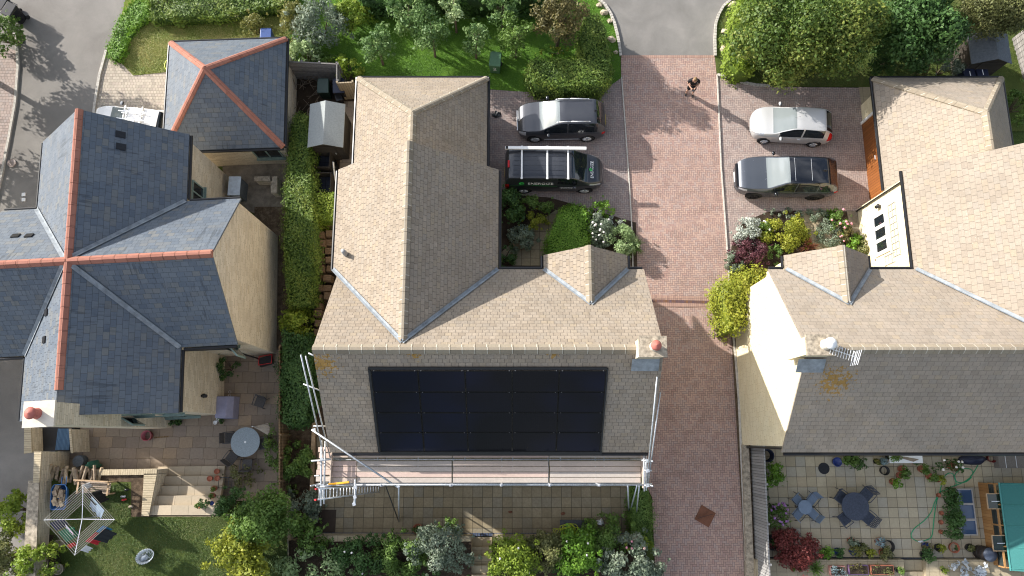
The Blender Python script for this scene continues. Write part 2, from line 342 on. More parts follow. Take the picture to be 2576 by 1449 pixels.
# ---------------------------------------------------------------- the setting: ground, roads, paving
_z = [0.0]
def sheet(name, pts, m, z=None, world=False):
    "a sheet of ground laid a few mm above the one before it"
    if z is None: _z[0] += .004; z = _z[0]
    mb = MB(); q = [p if world else at(p[0], p[1], z)[:2] for p in pts]
    A = sum(q[i][0] * q[(i + 1) % len(q)][1] - q[(i + 1) % len(q)][0] * q[i][1] for i in range(len(q)))
    if A < 0: q = q[::-1]
    mb.poly([(x, y, z) for x, y in q])
    o = mb.build(name, m); bm = bmesh.new(); bm.from_mesh(o.data)
    bmesh.ops.triangulate(bm, faces=bm.faces[:]); bm.to_mesh(o.data); bm.free()
    return tag(o, kind='structure')
def strip(name, pts, wd, h, m, z=0):
    "a kerb or edging laid along a line"
    mb = MB(); q = [at(p[0], p[1], z) for p in pts]
    for i in range(len(q) - 1):
        a, b = q[i], q[i + 1]; d = (b - a); L = d.length; ang = math.atan2(d.y, d.x)
        mb.box(((a.x + b.x) / 2, (a.y + b.y) / 2, z + h / 2 - .05), (L + .01, wd, h + .1), ang)
    return tag(mb.build(name, m), kind='structure')
G = MB(); G.poly([(-700, -700, -.02), (700, -700, -.02), (700, 700, -.02), (-700, 700, -.02)])
tag(G.build('ground', K['field']), kind='structure')
sheet('road', [(-400, -260), (480, -260), (440, 0), (330, 20), (300, 60), (268, 130), (250, 200), (240, 250), (235, 345), (240, 420), (240, 1000), (150, 1060), (150, 1100), (110, 1230), (100, 1700), (-400, 1700)], K['tarmac'])
sheet('forecourt', [(268, 130), (300, 153), (335, 190), (422, 181), (450, 182), (450, 480), (235, 480), (233, 345), (237, 280), (246, 215)], K['cobble'])
sheet('pavement', [(-300, 190), (20, 120), (45, 130), (48, 170), (40, 260), (22, 360), (4, 450), (-60, 700), (-300, 700)], K['cobble_pink'])
strip('kerb', [(38, 80), (45, 130), (47, 170), (40, 260), (22, 360), (4, 450), (-50, 680)], .12, .10, K['kerb'])
strip('kerb', [(269, 128), (252, 190), (242, 250), (237, 290), (235, 350)], .13, .10, K['kerb'])
sheet('front_lawn', [(268, 130), (300, 60), (330, -60), (730, -60), (730, 104), (560, 104), (440, 104), (422, 181), (335, 190), (300, 153)], K['lawn_dry'])
sheet('orchard_lawn', [(700, -260), (1440, -260), (1500, -20), (1530, 20), (1550, 60), (1560, 130), (1562, 198), (1520, 226), (1440, 236), (1340, 234), (1228, 224), (1100, 260), (860, 260), (735, 190)], K['lawn'])
sheet('asphalt_drive', [(1380, -400), (1960, -400), (1880, -60), (1845, 0), (1815, 18), (1800, 60), (1798, 143), (1562, 143), (1556, 85), (1543, 45), (1500, 0), (1430, -60)], K['tarmac2'])
sheet('lawn', [(1845, 0), (1900, -200), (2700, -200), (2700, 330), (2240, 330), (2170, 218), (1920, 217), (1865, 210), (1803, 190), (1798, 140), (1800, 60), (1815, 18)], K['lawn_dark'])
sheet('parking_bay', [(1180, 222), (1340, 232), (1440, 236), (1520, 226), (1563, 196), (1578, 400), (1590, 560), (1598, 680), (1240, 680), (1200, 430)], K['brick_bay'])
sheet('parking_bay', [(1803, 190), (1865, 212), (1920, 218), (2210, 221), (2260, 560), (2170, 640), (1835, 690), (1812, 400)], K['brick_bay_light'])
sheet('driveway', [(1562, 143), (1798, 143), (1803, 190), (1812, 400), (1831, 640), (1850, 850), (1862, 1120), (1880, 1700), (1660, 1700), (1640, 1250), (1560, 1100), (1560, 700), (1598, 690), (1590, 560), (1578, 400), (1563, 200)], K['brick_red'])
sheet('brick_band', [(1562, 139), (1798, 139), (1798, 146), (1562, 146)], K['soldier'])
sheet('brick_band', [(1600, 752), (1836, 759), (1836, 765), (1600, 759)], m_tile('dark_band_blocks', [(.10, .07, .09), (.20, .10, .05), (.12, .08, .10)], .1, 1, gap=.05, gapv=0, stag=False, step=.005))
for y0, y1 in ((741, 752), (759, 770)):
    sheet('brick_band', [(1600, y0), (1840, y0 + 7), (1840, y1 + 6), (1600, y1)], K['soldier'])
strip('edging', [(1563, 196), (1571, 300), (1578, 400), (1586, 520), (1590, 600), (1592, 690)], .055, .112, K['kerb'])
strip('edging', [(1803, 190), (1808, 300), (1813, 420), (1822, 540), (1832, 680), (1836, 760)], .055, .112, K['kerb'])
strip('edging', [(1838, 800), (1848, 900), (1856, 1000), (1865, 1200), (1875, 1432)], .10, .15, K['kerb'])
def cobble_edge(pts):
    mb = MB(); q = [at(*p) for p in pts]; k = 0
    for i in range(len(q) - 1):
        a, b = q[i], q[i + 1]; L = (b - a).length; n = max(1, round(L / .16)); an = math.atan2(b.y - a.y, b.x - a.x)
        for j in range(n):
            k += 1; c = a.lerp(b, (j + .5) / n); rr = random.Random(k)
            mb.box((c.x, c.y, .09 + .01 * rr.random()), (L / n * .86, .13, .10), an + (rr.random() - .5) * .12)
    tag(mb.build('kerb', K['kerb']), kind='structure')
cobble_edge([(1488, -20), (1505, 0), (1521, 13), (1536, 37), (1546, 63), (1552, 87), (1557, 112), (1561, 143)])
cobble_edge([(1850, -20), (1836, 2), (1818, 18), (1807, 38), (1799, 62), (1797, 100), (1798, 143)])
cobble_edge([(1803, 190), (1835, 198), (1868, 210), (1900, 216), (1935, 218)])
# beds and paths by the two front doors
sheet('flower_bed', [(1250, 487), (1385, 497), (1600, 560), (1604, 690), (1240, 700)], K['soil'])
sheet('flower_bed', [(1835, 690), (1840, 620), (1868, 560), (1930, 533), (1990, 530), (2180, 532), (2230, 700), (1900, 720)], K['soil'])
sheet('path', [(1398, 528), (1446, 528), (1372, 668), (1290, 668), (1255, 640), (1300, 600)], K['slab_brown'])
sheet('path', [(2020, 530), (2058, 530), (2110, 600), (2150, 680), (2080, 680), (2010, 548)], K['crazy'])
sheet('gravel_bed', [(2130, 530), (2180, 530), (2230, 690), (2150, 640)], K['gravel'])
sheet('path', [(2160, 219), (2250, 219), (2250, 262), (2168, 265)], K['crazy'])
# passages and yards between the houses
sheet('yard', [(560, 395), (735, 395), (735, 560), (690, 560), (560, 500)], K['gravel'])
sheet('gravel_path', [(640, 520), (735, 520), (735, 900), (640, 900)], K['mulch'])
sheet('side_passage', [(728, 185), (905, 185), (905, 900), (790, 900), (770, 560), (728, 420)], K['soil'])
sheet('path', [(862, 255), (905, 255), (893, 445), (853, 445)], K['flag'])
sheet('side_passage', [(690, 840), (830, 840), (830, 1200), (815, 1380), (690, 1380)], K['mulch'])
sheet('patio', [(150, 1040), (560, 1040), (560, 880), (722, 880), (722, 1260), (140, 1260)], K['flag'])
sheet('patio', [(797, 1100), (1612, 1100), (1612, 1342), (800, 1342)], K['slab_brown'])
sheet('patio', [(1900, 1090), (2700, 1090), (2700, 1405), (1900, 1405)], K['slab_buff'])
sheet('driveway_verge', [(1836, 780), (1862, 780), (1890, 1120), (1902, 1500), (1878, 1500)], K['mulch'])
# raised southern gardens (the plot climbs to the south)
def terrace(name, pts, z, m, mw):
    q = [at(p[0], p[1], z)[:2] for p in pts]
    MBx = MB().prism(q, -.05, z - .012); tag(MBx.build('retaining_wall', mw), kind='structure')
    return sheet(name, q, m, z, world=True)
ZT = 1.2
terrace('back_lawn', [(92, 1180), (250, 1190), (360, 1190), (372, 1300), (560, 1300), (720, 1250), (730, 1700), (66, 1700), (88, 1200)], ZT, K['lawn_dark'], K['buff_brick'])
sheet('bed', [(205, 1190), (360, 1190), (372, 1300), (330, 1300), (330, 1212), (205, 1212)], K['mulch'], ZT + .012)
sheet('bed', [(70, 1345), (150, 1345), (165, 1700), (60, 1700)], K['soil'], ZT + .012)
terrace('bed', [(720, 1360), (1186, 1350), (1186, 1700), (720, 1700)], 1.0, K['soil'], K['crazy'])
terrace('bed', [(1238, 1350), (1622, 1350), (1660, 1700), (1238, 1700)], 1.0, K['soil'], K['crazy'])
terrace('bed', [(1900, 1408), (2274, 1408), (2274, 1700), (1900, 1700)], .5, K['crazy'], K['crazy'])
terrace('bed', [(2330, 1408), (2700, 1408), (2700, 1700), (2330, 1700)], .5, K['crazy'], K['crazy'])
terrace('back_garden', [(2274, 1500), (2330, 1500), (2330, 1700), (2274, 1700)], .5, K['crazy'], K['crazy'])
def steps(name, quad, n, z0, rise, m):
    "flight of treads climbing from the first edge to the second"
    (a, b), (c, d) = quad; mb = MB()
    for i in range(n):
        z = z0 + rise * (i + 1)
        def L(p, q, t): return (p[0] + (q[0] - p[0]) * t, p[1] + (q[1] - p[1]) * t)
        t0, t1 = i / n, 1
        P = [at(*L(a, c, t0), z), at(*L(b, d, t0), z), at(*L(b, d, t1), z), at(*L(a, c, t1), z)]
        mb.prism([(p.x, p.y) for p in P], z - rise + .002 * i, z)
    return tag(mb.build(name, m), kind='structure')
steps('steps', (((398, 1174), (566, 1172)), ((371, 1296), (548, 1296))), 5, 0, ZT / 5 - .001, K['step_stone'])
steps('steps', (((1184, 1352), (1240, 1352)), ((1184, 1470), (1240, 1470))), 5, 0, .2, K['crazy'])
steps('steps', (((2272, 1408), (2332, 1408)), ((2272, 1500), (2332, 1500))), 3, 0, .16, K['crazy'])
strip('drain_channel', [(800, 1343), (1185, 1344), (1612, 1344)], .14, .14, m_tile('blue_drain_grating', [(.05, .07, .12), (.09, .12, .19), (.06, .08, .13)], .12, .2, gap=.3, gapv=.1, stag=False))
strip('drain_channel', [(1932, 1404), (2560, 1406)], .14, .14, m_tile('dark_drain_grating', [(.03, .035, .045), (.05, .06, .075)], .06, .3, gap=.3, gapv=.1, stag=False))
# ---------------------------------------------------------------- the three houses
def gutter(mb, a, b, r=.065):
    mb.tube(a, b, r, n=8)
def ridge(mb, a, b, wd=.17, drop=.15, up=.06, seg=.45, gap=.012, flat=.05):
    "angled ridge tiles laid end to end along a ridge or hip"
    a, b = Vector(a), Vector(b); L = (b - a).length; n = max(1, round(L / seg)); d = (b - a) / n
    sd_ = Vector((0, 0, 1)).cross(d).normalized()
    for i in range(n):
        p = a + d * i; q = a + d * (i + 1) - d.normalized() * gap; o = Vector((0, 0, up + .004 * (i % 2)))
        P = []
        for e in (p, q):
            P += [e + o - sd_ * wd - Vector((0, 0, drop)), e + o - sd_ * flat, e + o + sd_ * flat, e + o + sd_ * wd - Vector((0, 0, drop)),
                  e - sd_ * wd - Vector((0, 0, drop + .02)), e + sd_ * wd - Vector((0, 0, drop + .02))]
        mb.add(P, [(0, 6, 7, 1), (1, 7, 8, 2), (2, 8, 9, 3), (0, 1, 2, 3, 5, 4), (6, 10, 11, 9, 8, 7), (0, 4, 10, 6), (3, 9, 11, 5)])
def valley(mb, a, b, wd=.085, up=.035):
    a, b = Vector(a), Vector(b); d = (b - a); h = Vector((-d.y, d.x, 0)).normalized()
    mb.add([a - h * wd + Vector((0, 0, up + .08)), a + Vector((0, 0, up)), a + h * wd + Vector((0, 0, up + .08)), b - h * wd + Vector((0, 0, up + .08)), b + Vector((0, 0, up)), b + h * wd + Vector((0, 0, up + .08))],
           [(0, 1, 4, 3), (1, 2, 5, 4)])
def window(parent, c, nrm, w_, h_, frame=K['white'], lights=2, sill=True, cross=True, fw=.06):
    "frame > glass panes, standing 3 cm proud of the wall; nrm is the outward direction of the wall in plan"
    n = Vector((nrm[0], nrm[1], 0)).normalized(); u = Vector((-n.y, n.x, 0)); c = Vector(c); ang = math.atan2(u.y, u.x)
    f = MB()
    def bar(du, dz, su, sz, dep=.08, off=.02): f.box(c + u * du + Vector((0, 0, dz)) + n * off, (su, dep, sz), ang)
    bar(0, h_ / 2 - fw / 2, w_, fw); bar(0, -h_ / 2 + fw / 2, w_, fw)
    for k in range(lights + 1): bar(-w_ / 2 + fw / 2 + (w_ - fw) * k / lights, 0, fw, h_ - 2 * fw, .076)
    if sill: bar(0, -h_ / 2 - .05, w_ + .12, .06, .16, .06)
    o = f.build('window', frame, parent)
    MB().box(c + n * .012, (w_ - .02, .03, h_ - .02), ang).build('pane', K['glass'], o)
    return o
def extr(mb, prof, a, b, axis):
    "extrude a gable profile (h, z) between a and b along axis"
    n = len(prof)
    P = [((t, h, z) if axis == 'X' else (h, t, z)) for t in (a, b) for h, z in prof]
    fs = [list(range(n))[::-1], list(range(n, 2 * n))] + [[i, (i + 1) % n, n + (i + 1) % n, n + i] for i in range(n)]
    if axis == 'Y': fs = [f[::-1] for f in fs]
    mb.add(P, fs)
def stone_house(root, mir, wallm, roofm, gm, east):
    T = lambda: MB(mir)
    e, k, zr = 5.2, .892, 8.5
    X0, X1 = -7.16, east
    wl = T()
    extr(wl, [(-.36, 0), (6.57, 0), (6.57, 5.22), (3.1, 8.32), (-.36, 5.22)], X0 + .06, X1 - .06, 'X')
    extr(wl, [(-7.2, 0), (-1.02, 0), (-1.02, 5.0), (-3.98, 8.05), (-7.2, 5.2)], 5, 11.08, 'Y')
    extr(wl, [(1.5, 0), (4.6, 0), (4.6, 5.2), (3.05, 6.56), (1.5, 5.2)], 6, 7.3, 'Y')
    wl.prism([(-7.18, 11.0), (-1.75, 11.0), (-1.75, 16.62), (-7.18, 16.62)], 0, 2.42)
    wl.build('wall', wallm, root)
    rf = T()
    rf.slab([(X0, -.59, e), (X1, -.59, e), (X1, 3.1, zr), (X0, 3.1, zr)])
    rf.slab([(X0, 3.1, zr), (X1, 3.1, zr), (X1, 6.8, e), (X0, 6.8, e)])
    zw = 8.25
    rf.slab([(-7.4, 11.16, e), (-7.4, 6.8, e), (-3.98, 3.38, zw), (-3.98, 11.16, zw)])
    rf.slab([(-.57, 6.8, e), (-.57, 11.16, e), (-3.98, 11.16, zw), (-3.98, 3.38, zw)])
    zd = 6.75
    rf.slab([(1.31, 7.4, e), (1.31, 6.8, e), (3.05, 5.06, zd), (3.05, 7.4, zd)])
    rf.slab([(4.79, 6.8, e), (4.79, 7.4, e), (3.05, 7.4, zd), (3.05, 5.06, zd)])
    rf.build('roof', roofm, root)
    g = T(); eg, zg = 2.5, 5.5
    g.slab([(-7.38, 16.85, eg), (-1.18, 16.85, eg), (-4.28, 13.65, zg)])
    g.slab([(-7.38, 16.85, eg), (-4.28, 13.65, zg), (-4.28, 11.05, zg), (-7.38, 11.05, eg)])
    g.slab([(-1.18, 16.85, eg), (-4.28, 13.65, zg), (-4.28, 11.05, zg), (-1.18, 11.05, eg)])
    g.build('garage_roof', gm, root)
    for a, b, k_ in (((X0, 3.1, zr), (X1, 3.1, zr), ()), ((-3.98, 3.42, zw), (-3.98, 11.16, zw), ()), ((3.05, 5.1, zd), (3.05, 7.42, zd), ()), ((-4.28, 11.1, zg), (-4.28, 13.65, zg), ()),
                     ((-7.38, 16.85, eg + .02), (-4.28, 13.65, zg), (.15, .10)), ((-1.18, 16.85, eg + .02), (-4.28, 13.65, zg), (.15, .10))):
        rd = T(); ridge(rd, a, b, *k_); rd.build('ridge_tiles', K['ridge_stone'], root)
    for a, b in (((-7.4, 6.8, e), (-3.98, 3.38, zw)), ((-.57, 6.8, e), (-3.98, 3.38, zw)), ((1.31, 6.8, e), (3.05, 5.06, zd)), ((4.79, 6.8, e), (3.05, 5.06, zd))):
        v = T(); valley(v, a, b); v.build('valley_flashing', K['lead'], root)
    for a, b in (((X0 + .1, -.66, e - .1), (X1 - .1, -.66, e - .1)), ((-.5, 6.87, e - .1), (1.25, 6.87, e - .1)), ((4.85, 6.87, e - .1), (X1 - .05, 6.87, e - .1)),
                 ((-7.47, 6.8, e - .1), (-7.47, 11.12, e - .1)), ((-.5, 6.8, e - .1), (-.5, 11.12, e - .1)), ((1.24, 6.85, e - .1), (1.24, 7.38, e - .1)), ((4.86, 6.85, e - .1), (4.86, 7.38, e - .1)),
                 ((-7.45, 11.2, eg - .09), (-7.45, 16.9, eg - .09)), ((-1.11, 11.2, eg - .09), (-1.11, 16.9, eg - .09)), ((-7.45, 16.92, eg - .09), (-1.11, 16.92, eg - .09))):
        gt = T(); gutter(gt, a, b); gt.build('gutter', K['gutter'], root)
    for q in ((-.98, 6.75), (-.96, 10.95), (X1 - .2, -.45)): dp = T(); dp.tube((*q, 0), (*q, 5.1), .04); dp.build('downpipe', K['gutter'], root)
H1 = thing('stone_house', 'stone tiled house in the middle with black solar panels and scaffolding', 'house', (0, 0, 0))
stone_house(H1, None, K['buff_brick'], K['stone_tile'], K['stone_tile'], 5.46)
H2 = thing('stone_house', 'cream walled house at the right with pale stone roof and brown garage door', 'house', (0, 0, 0))
stone_house(H2, 16.1, K['cream_wall'], K['stone_tile_warm'], K['stone_tile_warm'], 5.5)
# right hand house goes on beyond the wing: a second length of the main range
ext = MB(); extr(ext, [(-.36, 0), (6.57, 0), (6.57, 5.22), (3.1, 8.32), (-.36, 5.22)], 23.2, 30.0, 'X'); ext.build('wall', K['cream_wall'], H2)
er = MB(); er.slab([(23.26, -.59, 5.2), (30.1, -.59, 5.2), (30.1, 3.1, 8.5), (23.26, 3.1, 8.5)]); er.slab([(23.26, 3.1, 8.5), (30.1, 3.1, 8.5), (30.1, 6.8, 5.2), (23.26, 6.8, 5.2)]); er.build('roof', K['stone_tile_warm'], H2)
def stack(root, c, sx, sy, z0, z1, m, capm, pots, name='chimney', cap=True):
    mb = MB().box((c[0], c[1], (z0 + z1) / 2), (sx, sy, z1 - z0)); o = mb.build(name, m, root)
    if cap: MB().box((c[0], c[1], z1 + .05), (sx + .12, sy + .12, .10)).build('chimney_cap', capm, o)
    return o
def pot(par, c, z, r, h, m, mc):
    MB().lathe((c[0], c[1], z), [(r * 1.15, 0), (r, .08), (r, h), (0, h)], 20).build('chimney_pot', m, par, True)
    MB().lathe((c[0], c[1], z + h), [(0, -.01), (r * 1.2, -.01), (r * 1.25, .03), (r * .9, .10), (0, .15)], 20).build('pot_cowl', mc, par, True)
K['cap_stone'] = m_plain('lichened_chimney_stone', (.34, .29, .22), .95, 0, .5, 7, .2, .02)
K['red_pot'] = m_plain('red_clay_pot', (.42, .13, .10), .7, 0, .1, 8)
P = at(1642, 872, 9.35)
ch = stack(H1, (P.x, P.y), .86, .62, 7.2, 9.3, K['buff_brick'], K['cap_stone'], 1); pot(ch, (P.x + .05, P.y), 9.4, .15, .3, K['whitecap'], K['red_pot'])
MB().add([(P.x - .55, 2.75, 8.31), (P.x + .45, 2.75, 8.31), (P.x + .45, 2.35, 7.93), (P.x - .55, 2.35, 7.93)], [(0, 3, 2, 1)]).build('lead_apron', K['lead'], ch)
P = at(2068, 868, 9.2)
ch = stack(H2, (P.x, P.y), 1.0, .62, 7.2, 9.15, K['cream_wall'], K['cap_stone'], 1); pot(ch, (P.x + .1, P.y), 9.25, .17, .42, K['whitecap'], K['white'])
MB().add([(P.x - .5, 2.75, 8.31), (P.x + .5, 2.75, 8.31), (P.x + .5, 2.3, 7.91), (P.x - .5, 2.3, 7.91)], [(0, 3, 2, 1)]).build('lead_apron', K['lead'], ch)
p = at(868, 637, 5.95); MB().lathe((p.x, p.y, 5.6), [(.10, 0), (.10, .5), (.085, .52), (.085, .75), (0, .75)], 14).build('vent_pipe', m_plain('grey_vent', (.35, .35, .34), .6), H1, True)
# garage door of the right house (west side), windows and fascia of its wing
gd = MB(); gd.box((17.825, 13.3, 1.05), (.05, 4.5, 2.1)); DW = gd.build('garage_door', K['door_wood'], H2)
MB().box((17.80, 15.62, 1.1), (.12, .13, 2.2)).box((17.80, 13.3, 2.17), (.12, 4.5, .12)).build('door_frame', K['white'], DW)
MB().box((17.78, 13.4, 1.0), (.06, .22, .04)).build('door_handle', K['alu'], DW)
window(H2, (17.12, 9.25, 2.05), (-1, 0), 2.0, 1.3, K['white'], 3, fw=.17)
window(H1, (-7.06, 4.2, 3.6), (-1, 0), 1.0, 1.1, K['white'], 2)
window(H1, (-1.02, 9.0, 1.6), (1, 0), 1.6, 1.2, K['white'], 3)
for x in (-5.2, -1.0, 3.2): window(H1, (x, -.36, 3.7), (0, -1), 1.3, 1.1, K['white'], 2)
for x in (13.0, 17.0, 21.0): window(H2, (x, -.36, 3.7), (0, -1), 1.3, 1.1, K['white'], 2)
MB().box((3.05, 7.32, 1.05), (.95, .06, 2.1)).build('front_door', m_plain('green_door', (.05, .10, .07), .4), H1)
MB().box((13.05, 7.32, 1.05), (.95, .06, 2.1)).build('front_door', m_plain('white_door', (.7, .7, .68), .4), H2)
# ---- left house, slate, cross plan, turned 3 degrees
H3 = thing('slate_house', 'blue slate house of cross plan with terracotta ridge tiles', 'house', (-16.7, 6.48, 0), R(3.1))
e, zr, hw, N, S_, E_, W_ = 5.2, 8.0, 3.13, 6.12, -5.72, 5.42, -4.6
hl = 3.1
wl = MB()
g1 = [(-hw + .2, 0), (hw - .2, 0), (hw - .2, 5.2), (0, 7.8), (-hw + .2, 5.2)]
extr(wl, g1, S_ + .1, N - .08, 'Y'); extr(wl, [(-hl + .2, 0), (hl - .2, 0), (hl - .2, 5.2), (0, 7.79), (-hl + .2, 5.2)], W_ + .08, E_ - .06, 'X')
wl.build('wall', K['buff_brick'], H3)
rf = MB()
for sx in (-1, 1):
    rf.slab([(sx * hw, N, e), (sx * hw, hl, e), (0, 0, zr), (0, N, zr)]); rf.slab([(sx * hw, S_, e), (sx * hw, -hl, e), (0, 0, zr), (0, S_, zr)])
    X = E_ if sx > 0 else W_
    for sy in (-1, 1): rf.slab([(sx * hw, sy * hl, e), (X, sy * hl, e), (X, 0, zr), (0, 0, zr)])
rf.build('roof', K['slate'], H3)
for a, b in (((0, .0, zr), (0, N + .02, zr)), ((0, S_ + .9, zr), (0, -.02, zr)), ((.0, 0, zr + .012), (E_ + .02, 0, zr + .012)), ((W_, 0, zr + .012), (-.02, 0, zr + .012))): rd = MB(); ridge(rd, a, b, .155, .13, .045); rd.build('ridge_tiles', K['terracotta'], H3)
for sx in (-1, 1):
    for sy in (-1, 1): v = MB(); valley(v, (sx * hw, sy * hl, e), (sx * .14, sy * .14, zr - .12), .095); v.build('valley_flashing', K['lead'], H3)
def gut(a, b): g_ = MB(); gutter(g_, a, b); g_.build('gutter', K['gutter'], H3)
for sx in (-1, 1):
    gut((sx * (hw + .07), hl + .1, e - .1), (sx * (hw + .07), N - .03, e - .1)); gut((sx * (hw + .07), -hl - .1, e - .1), (sx * (hw + .07), S_ + .03, e - .1))
    X = E_ if sx > 0 else W_
    for sy in (-1, 1): gut((sx * (hw + .1), sy * (hl + .07), e - .1), (X - sx * .05, sy * (hl + .07), e - .1))
dp = MB(); dp.tube((hw + .05, -hl - .12, 5.05), (4.6, -hl - .02, 4.2), .04); dp.tube((4.6, -hl - .02, 4.2), (4.6, -hl - .02, 0), .04); dp.build('downpipe', K['gutter'], H3)
inv = Matrix.Rotation(-R(3.1), 3, 'Z')
def loc3(px, py, z): return inv @ (at(px, py, z) - Vector((-16.7, 6.48, 0)))
p = loc3(98, 1040, 9.0)
ch = stack(H3, (p.x + .02, p.y - .02), .96, .78, 0, 8.95, K['buff_brick'], K['whitecap'], 1); pot(ch, (p.x - .05, p.y), 9.05, .17, .32, K['red_pot'], K['red_pot'])
for px, py in ((311, 344), (311, 374)):
    q = loc3(px, py, 6.75); zz = zr - (abs(q.x) / hw) * (zr - e)
    M_ = Matrix.Rotation(math.atan2(zr - e, hw), 3, 'Y')
    MB().box((q.x, q.y, zz + .03), (.36, .26, .05), M=M_).build('roof_vent', K['black'], H3)
for px, py in ((123, 788), (118, 856)):
    q = loc3(px, py, 6.6); zz = zr - (abs(q.x) / hw) * (zr - e)
    MB().box((q.x, q.y, zz + .03), (.30, .26, .05), M=Matrix.Rotation(-math.atan2(zr - e, hw), 3, 'Y')).build('roof_vent', K['black'], H3)
for px, py in ((42, 594), (77, 594)):
    q = loc3(px, py, 6.6); zz = zr - (abs(q.y) / hl) * (zr - e)
    MB().box((q.x, q.y, zz + .03), (.30, .24, .05), M=Matrix.Rotation(-math.atan2(zr - e, hl), 3, 'X')).build('roof_vent', K['black'], H3)
K['green_frame'] = m_plain('grey_green_frame', (.20, .27, .24), .4)
window(H3, (hw - .2, 3.9, 3.75), (1, 0), 1.0, 1.15, K['green_frame'], 2); window(H3, (hw - .2, 3.75, 1.4), (1, 0), .8, 1.1, K['green_frame'], 1)
window(H3, (.6, S_ + .1, 4.1), (0, -1), 1.5, 1.0, K['green_frame'], 3); window(H3, (2.2, S_ + .1, 4.1), (0, -1), .8, 1.0, K['green_frame'], 1)
window(H3, (4.2, -hl + .2, 4.2), (0, -1), 1.4, 1.0, K['green_frame'], 3); window(H3, (1.2, S_ + .1, 1.5), (0, -1), 1.8, 1.3, K['green_frame'], 3)
def casement(root, c, ang, w_, h_):
    o = MB().box(c, (w_, .06, h_), ang).build('window', K['green_frame'], root)
    MB().box(c, (w_ - .16, .075, h_ - .16), ang).build('pane', K['glass'], o)
casement(H3, (.75, S_ - .16, 4.1), R(-32), .7, 1.0); casement(H3, (4.95, -hl - .1, 4.1), R(-50), .75, 1.0); casement(H3, (hw + .05, 3.3, 3.75), R(62), .5, 1.0)
# ---- left garage, pyramid roof
H4 = thing('slate_garage', 'square garage with pyramid slate roof and terracotta hips', 'garage', (-13.6, 15.97, 0), R(2.2))
h = 2.8; MB().prism([(-h + .2, -h + .2), (h - .2, -h + .2), (h - .2, h - .2), (-h + .2, h - .2)], 0, 2.55).build('wall', K['buff_brick'], H4)
rf = MB(); A = (0, 0, 5.05); c4 = [(-h, -h, 2.6), (h, -h, 2.6), (h, h, 2.6), (-h, h, 2.6)]
for i in range(4): rf.slab([c4[i], c4[(i + 1) % 4], A])
rf.build('roof', K['slate'], H4)
for q in c4: rd = MB(); ridge(rd, (q[0], q[1], q[2] + .02), (0, 0, 5.07), .14, .085, .05); rd.build('hip_tiles', K['terracotta'], H4)
for i in range(4):
    a, b = Vector(c4[i]), Vector(c4[(i + 1) % 4]); o_ = Vector((a.x + b.x, a.y + b.y, 0)).normalized() * .07; o_.z = -.09; gt = MB(); gutter(gt, a + o_, b + o_); gt.build('gutter', K['gutter'], H4)
window(H4, (1.7, -h + .2, 1.5), (0, -1), 1.3, 1.1, K['green_frame'], 2)
# ---------------------------------------------------------------- foliage
def leaf_obj(name, P, Nn, size, m, parent=None, rnd=None, seed=1, asp=.55, core=None, flat=.0):
    "many single leaves: P centres, Nn facing directions"
    g = np.random.default_rng(seed); n = len(P)
    nn = Nn + g.normal(0, .55, (n, 3)) + np.array([0, 0, .25]); nn /= np.linalg.norm(nn, axis=1)[:, None] + 1e-9
    a = g.normal(0, 1, (n, 3)); a -= (a * nn).sum(1)[:, None] * nn; a /= np.linalg.norm(a, axis=1)[:, None] + 1e-9
    b = np.cross(nn, a); L = (size * g.uniform(.45, 1.55, n))[:, None]; W = L * asp
    V = np.stack([P - a * L * .5, P + b * W * .5 + nn * L * .06, P + a * L * .5 - nn * L * .1, P - b * W * .5 + nn * L * .06], 1).reshape(-1, 3)
    if rnd is None: rnd = g.uniform(0, 1, n)
    r4 = np.repeat(np.clip(rnd, 0, 1), 4)
    faces = np.arange(n * 4).reshape(n, 4)
    nv = n * 4
    cv, cf = [], []
    if core is not None:
        cv = np.array([tuple(v) for v in core.v]); cf = core.f
        V = np.vstack([V, cv]); r4 = np.concatenate([r4, np.zeros(len(cv))])
    me = bpy.data.meshes.new(name)
    nl = n * 4 + sum(len(f) for f in cf)
    me.vertices.add(len(V)); me.vertices.foreach_set('co', V.astype(np.float32).ravel())
    me.loops.add(nl)
    li = faces.ravel().tolist()
    st = list(range(0, n * 4, 4))
    for f in cf: st.append(len(li)); li += [nv + i for i in f]
    me.loops.foreach_set('vertex_index', np.array(li, np.int32))
    me.polygons.add(n + len(cf)); me.polygons.foreach_set('loop_start', np.array(st, np.int32))
    try: me.polygons.foreach_set('loop_total', np.array([4] * n + [len(f) for f in cf], np.int32))
    except Exception: pass
    me.update(calc_edges=True); me.validate()
    at_ = me.attributes.new('rnd', 'FLOAT', 'POINT'); at_.data.foreach_set('value', r4.astype(np.float32))
    me.materials.append(m)
    o = bpy.data.objects.new(name, me); COL.objects.link(o)
    if parent is not None: o.parent = parent
    return o
def clump_leaves(cl, dens, size, seed, hollow=.5):
    "leaves spread through ellipsoid clumps (rows of x y z rx ry rz)"
    g = np.random.default_rng(seed); cl = np.array(cl, float)
    wt = (cl[:, 3] * cl[:, 4] * cl[:, 5]) ** (2 / 3); tot = int(dens * 4 * math.pi * wt.sum() / (size * size * .55))
    ix = g.choice(len(cl), tot, p=wt / wt.sum()); c = cl[ix]
    d = g.normal(0, 1, (tot, 3)); d[:, 2] += .25; d /= np.linalg.norm(d, axis=1)[:, None]
    rr = (hollow + (1 - hollow) * g.uniform(0, 1, tot) ** .6)[:, None] * (1 + g.normal(0, .08, (tot, 1)))
    tone = g.uniform(0, 1, len(cl))
    return c[:, :3] + d * rr * c[:, 3:], d, np.clip(.55 * tone[ix] + .45 * g.uniform(0, 1, tot), 0, 1)
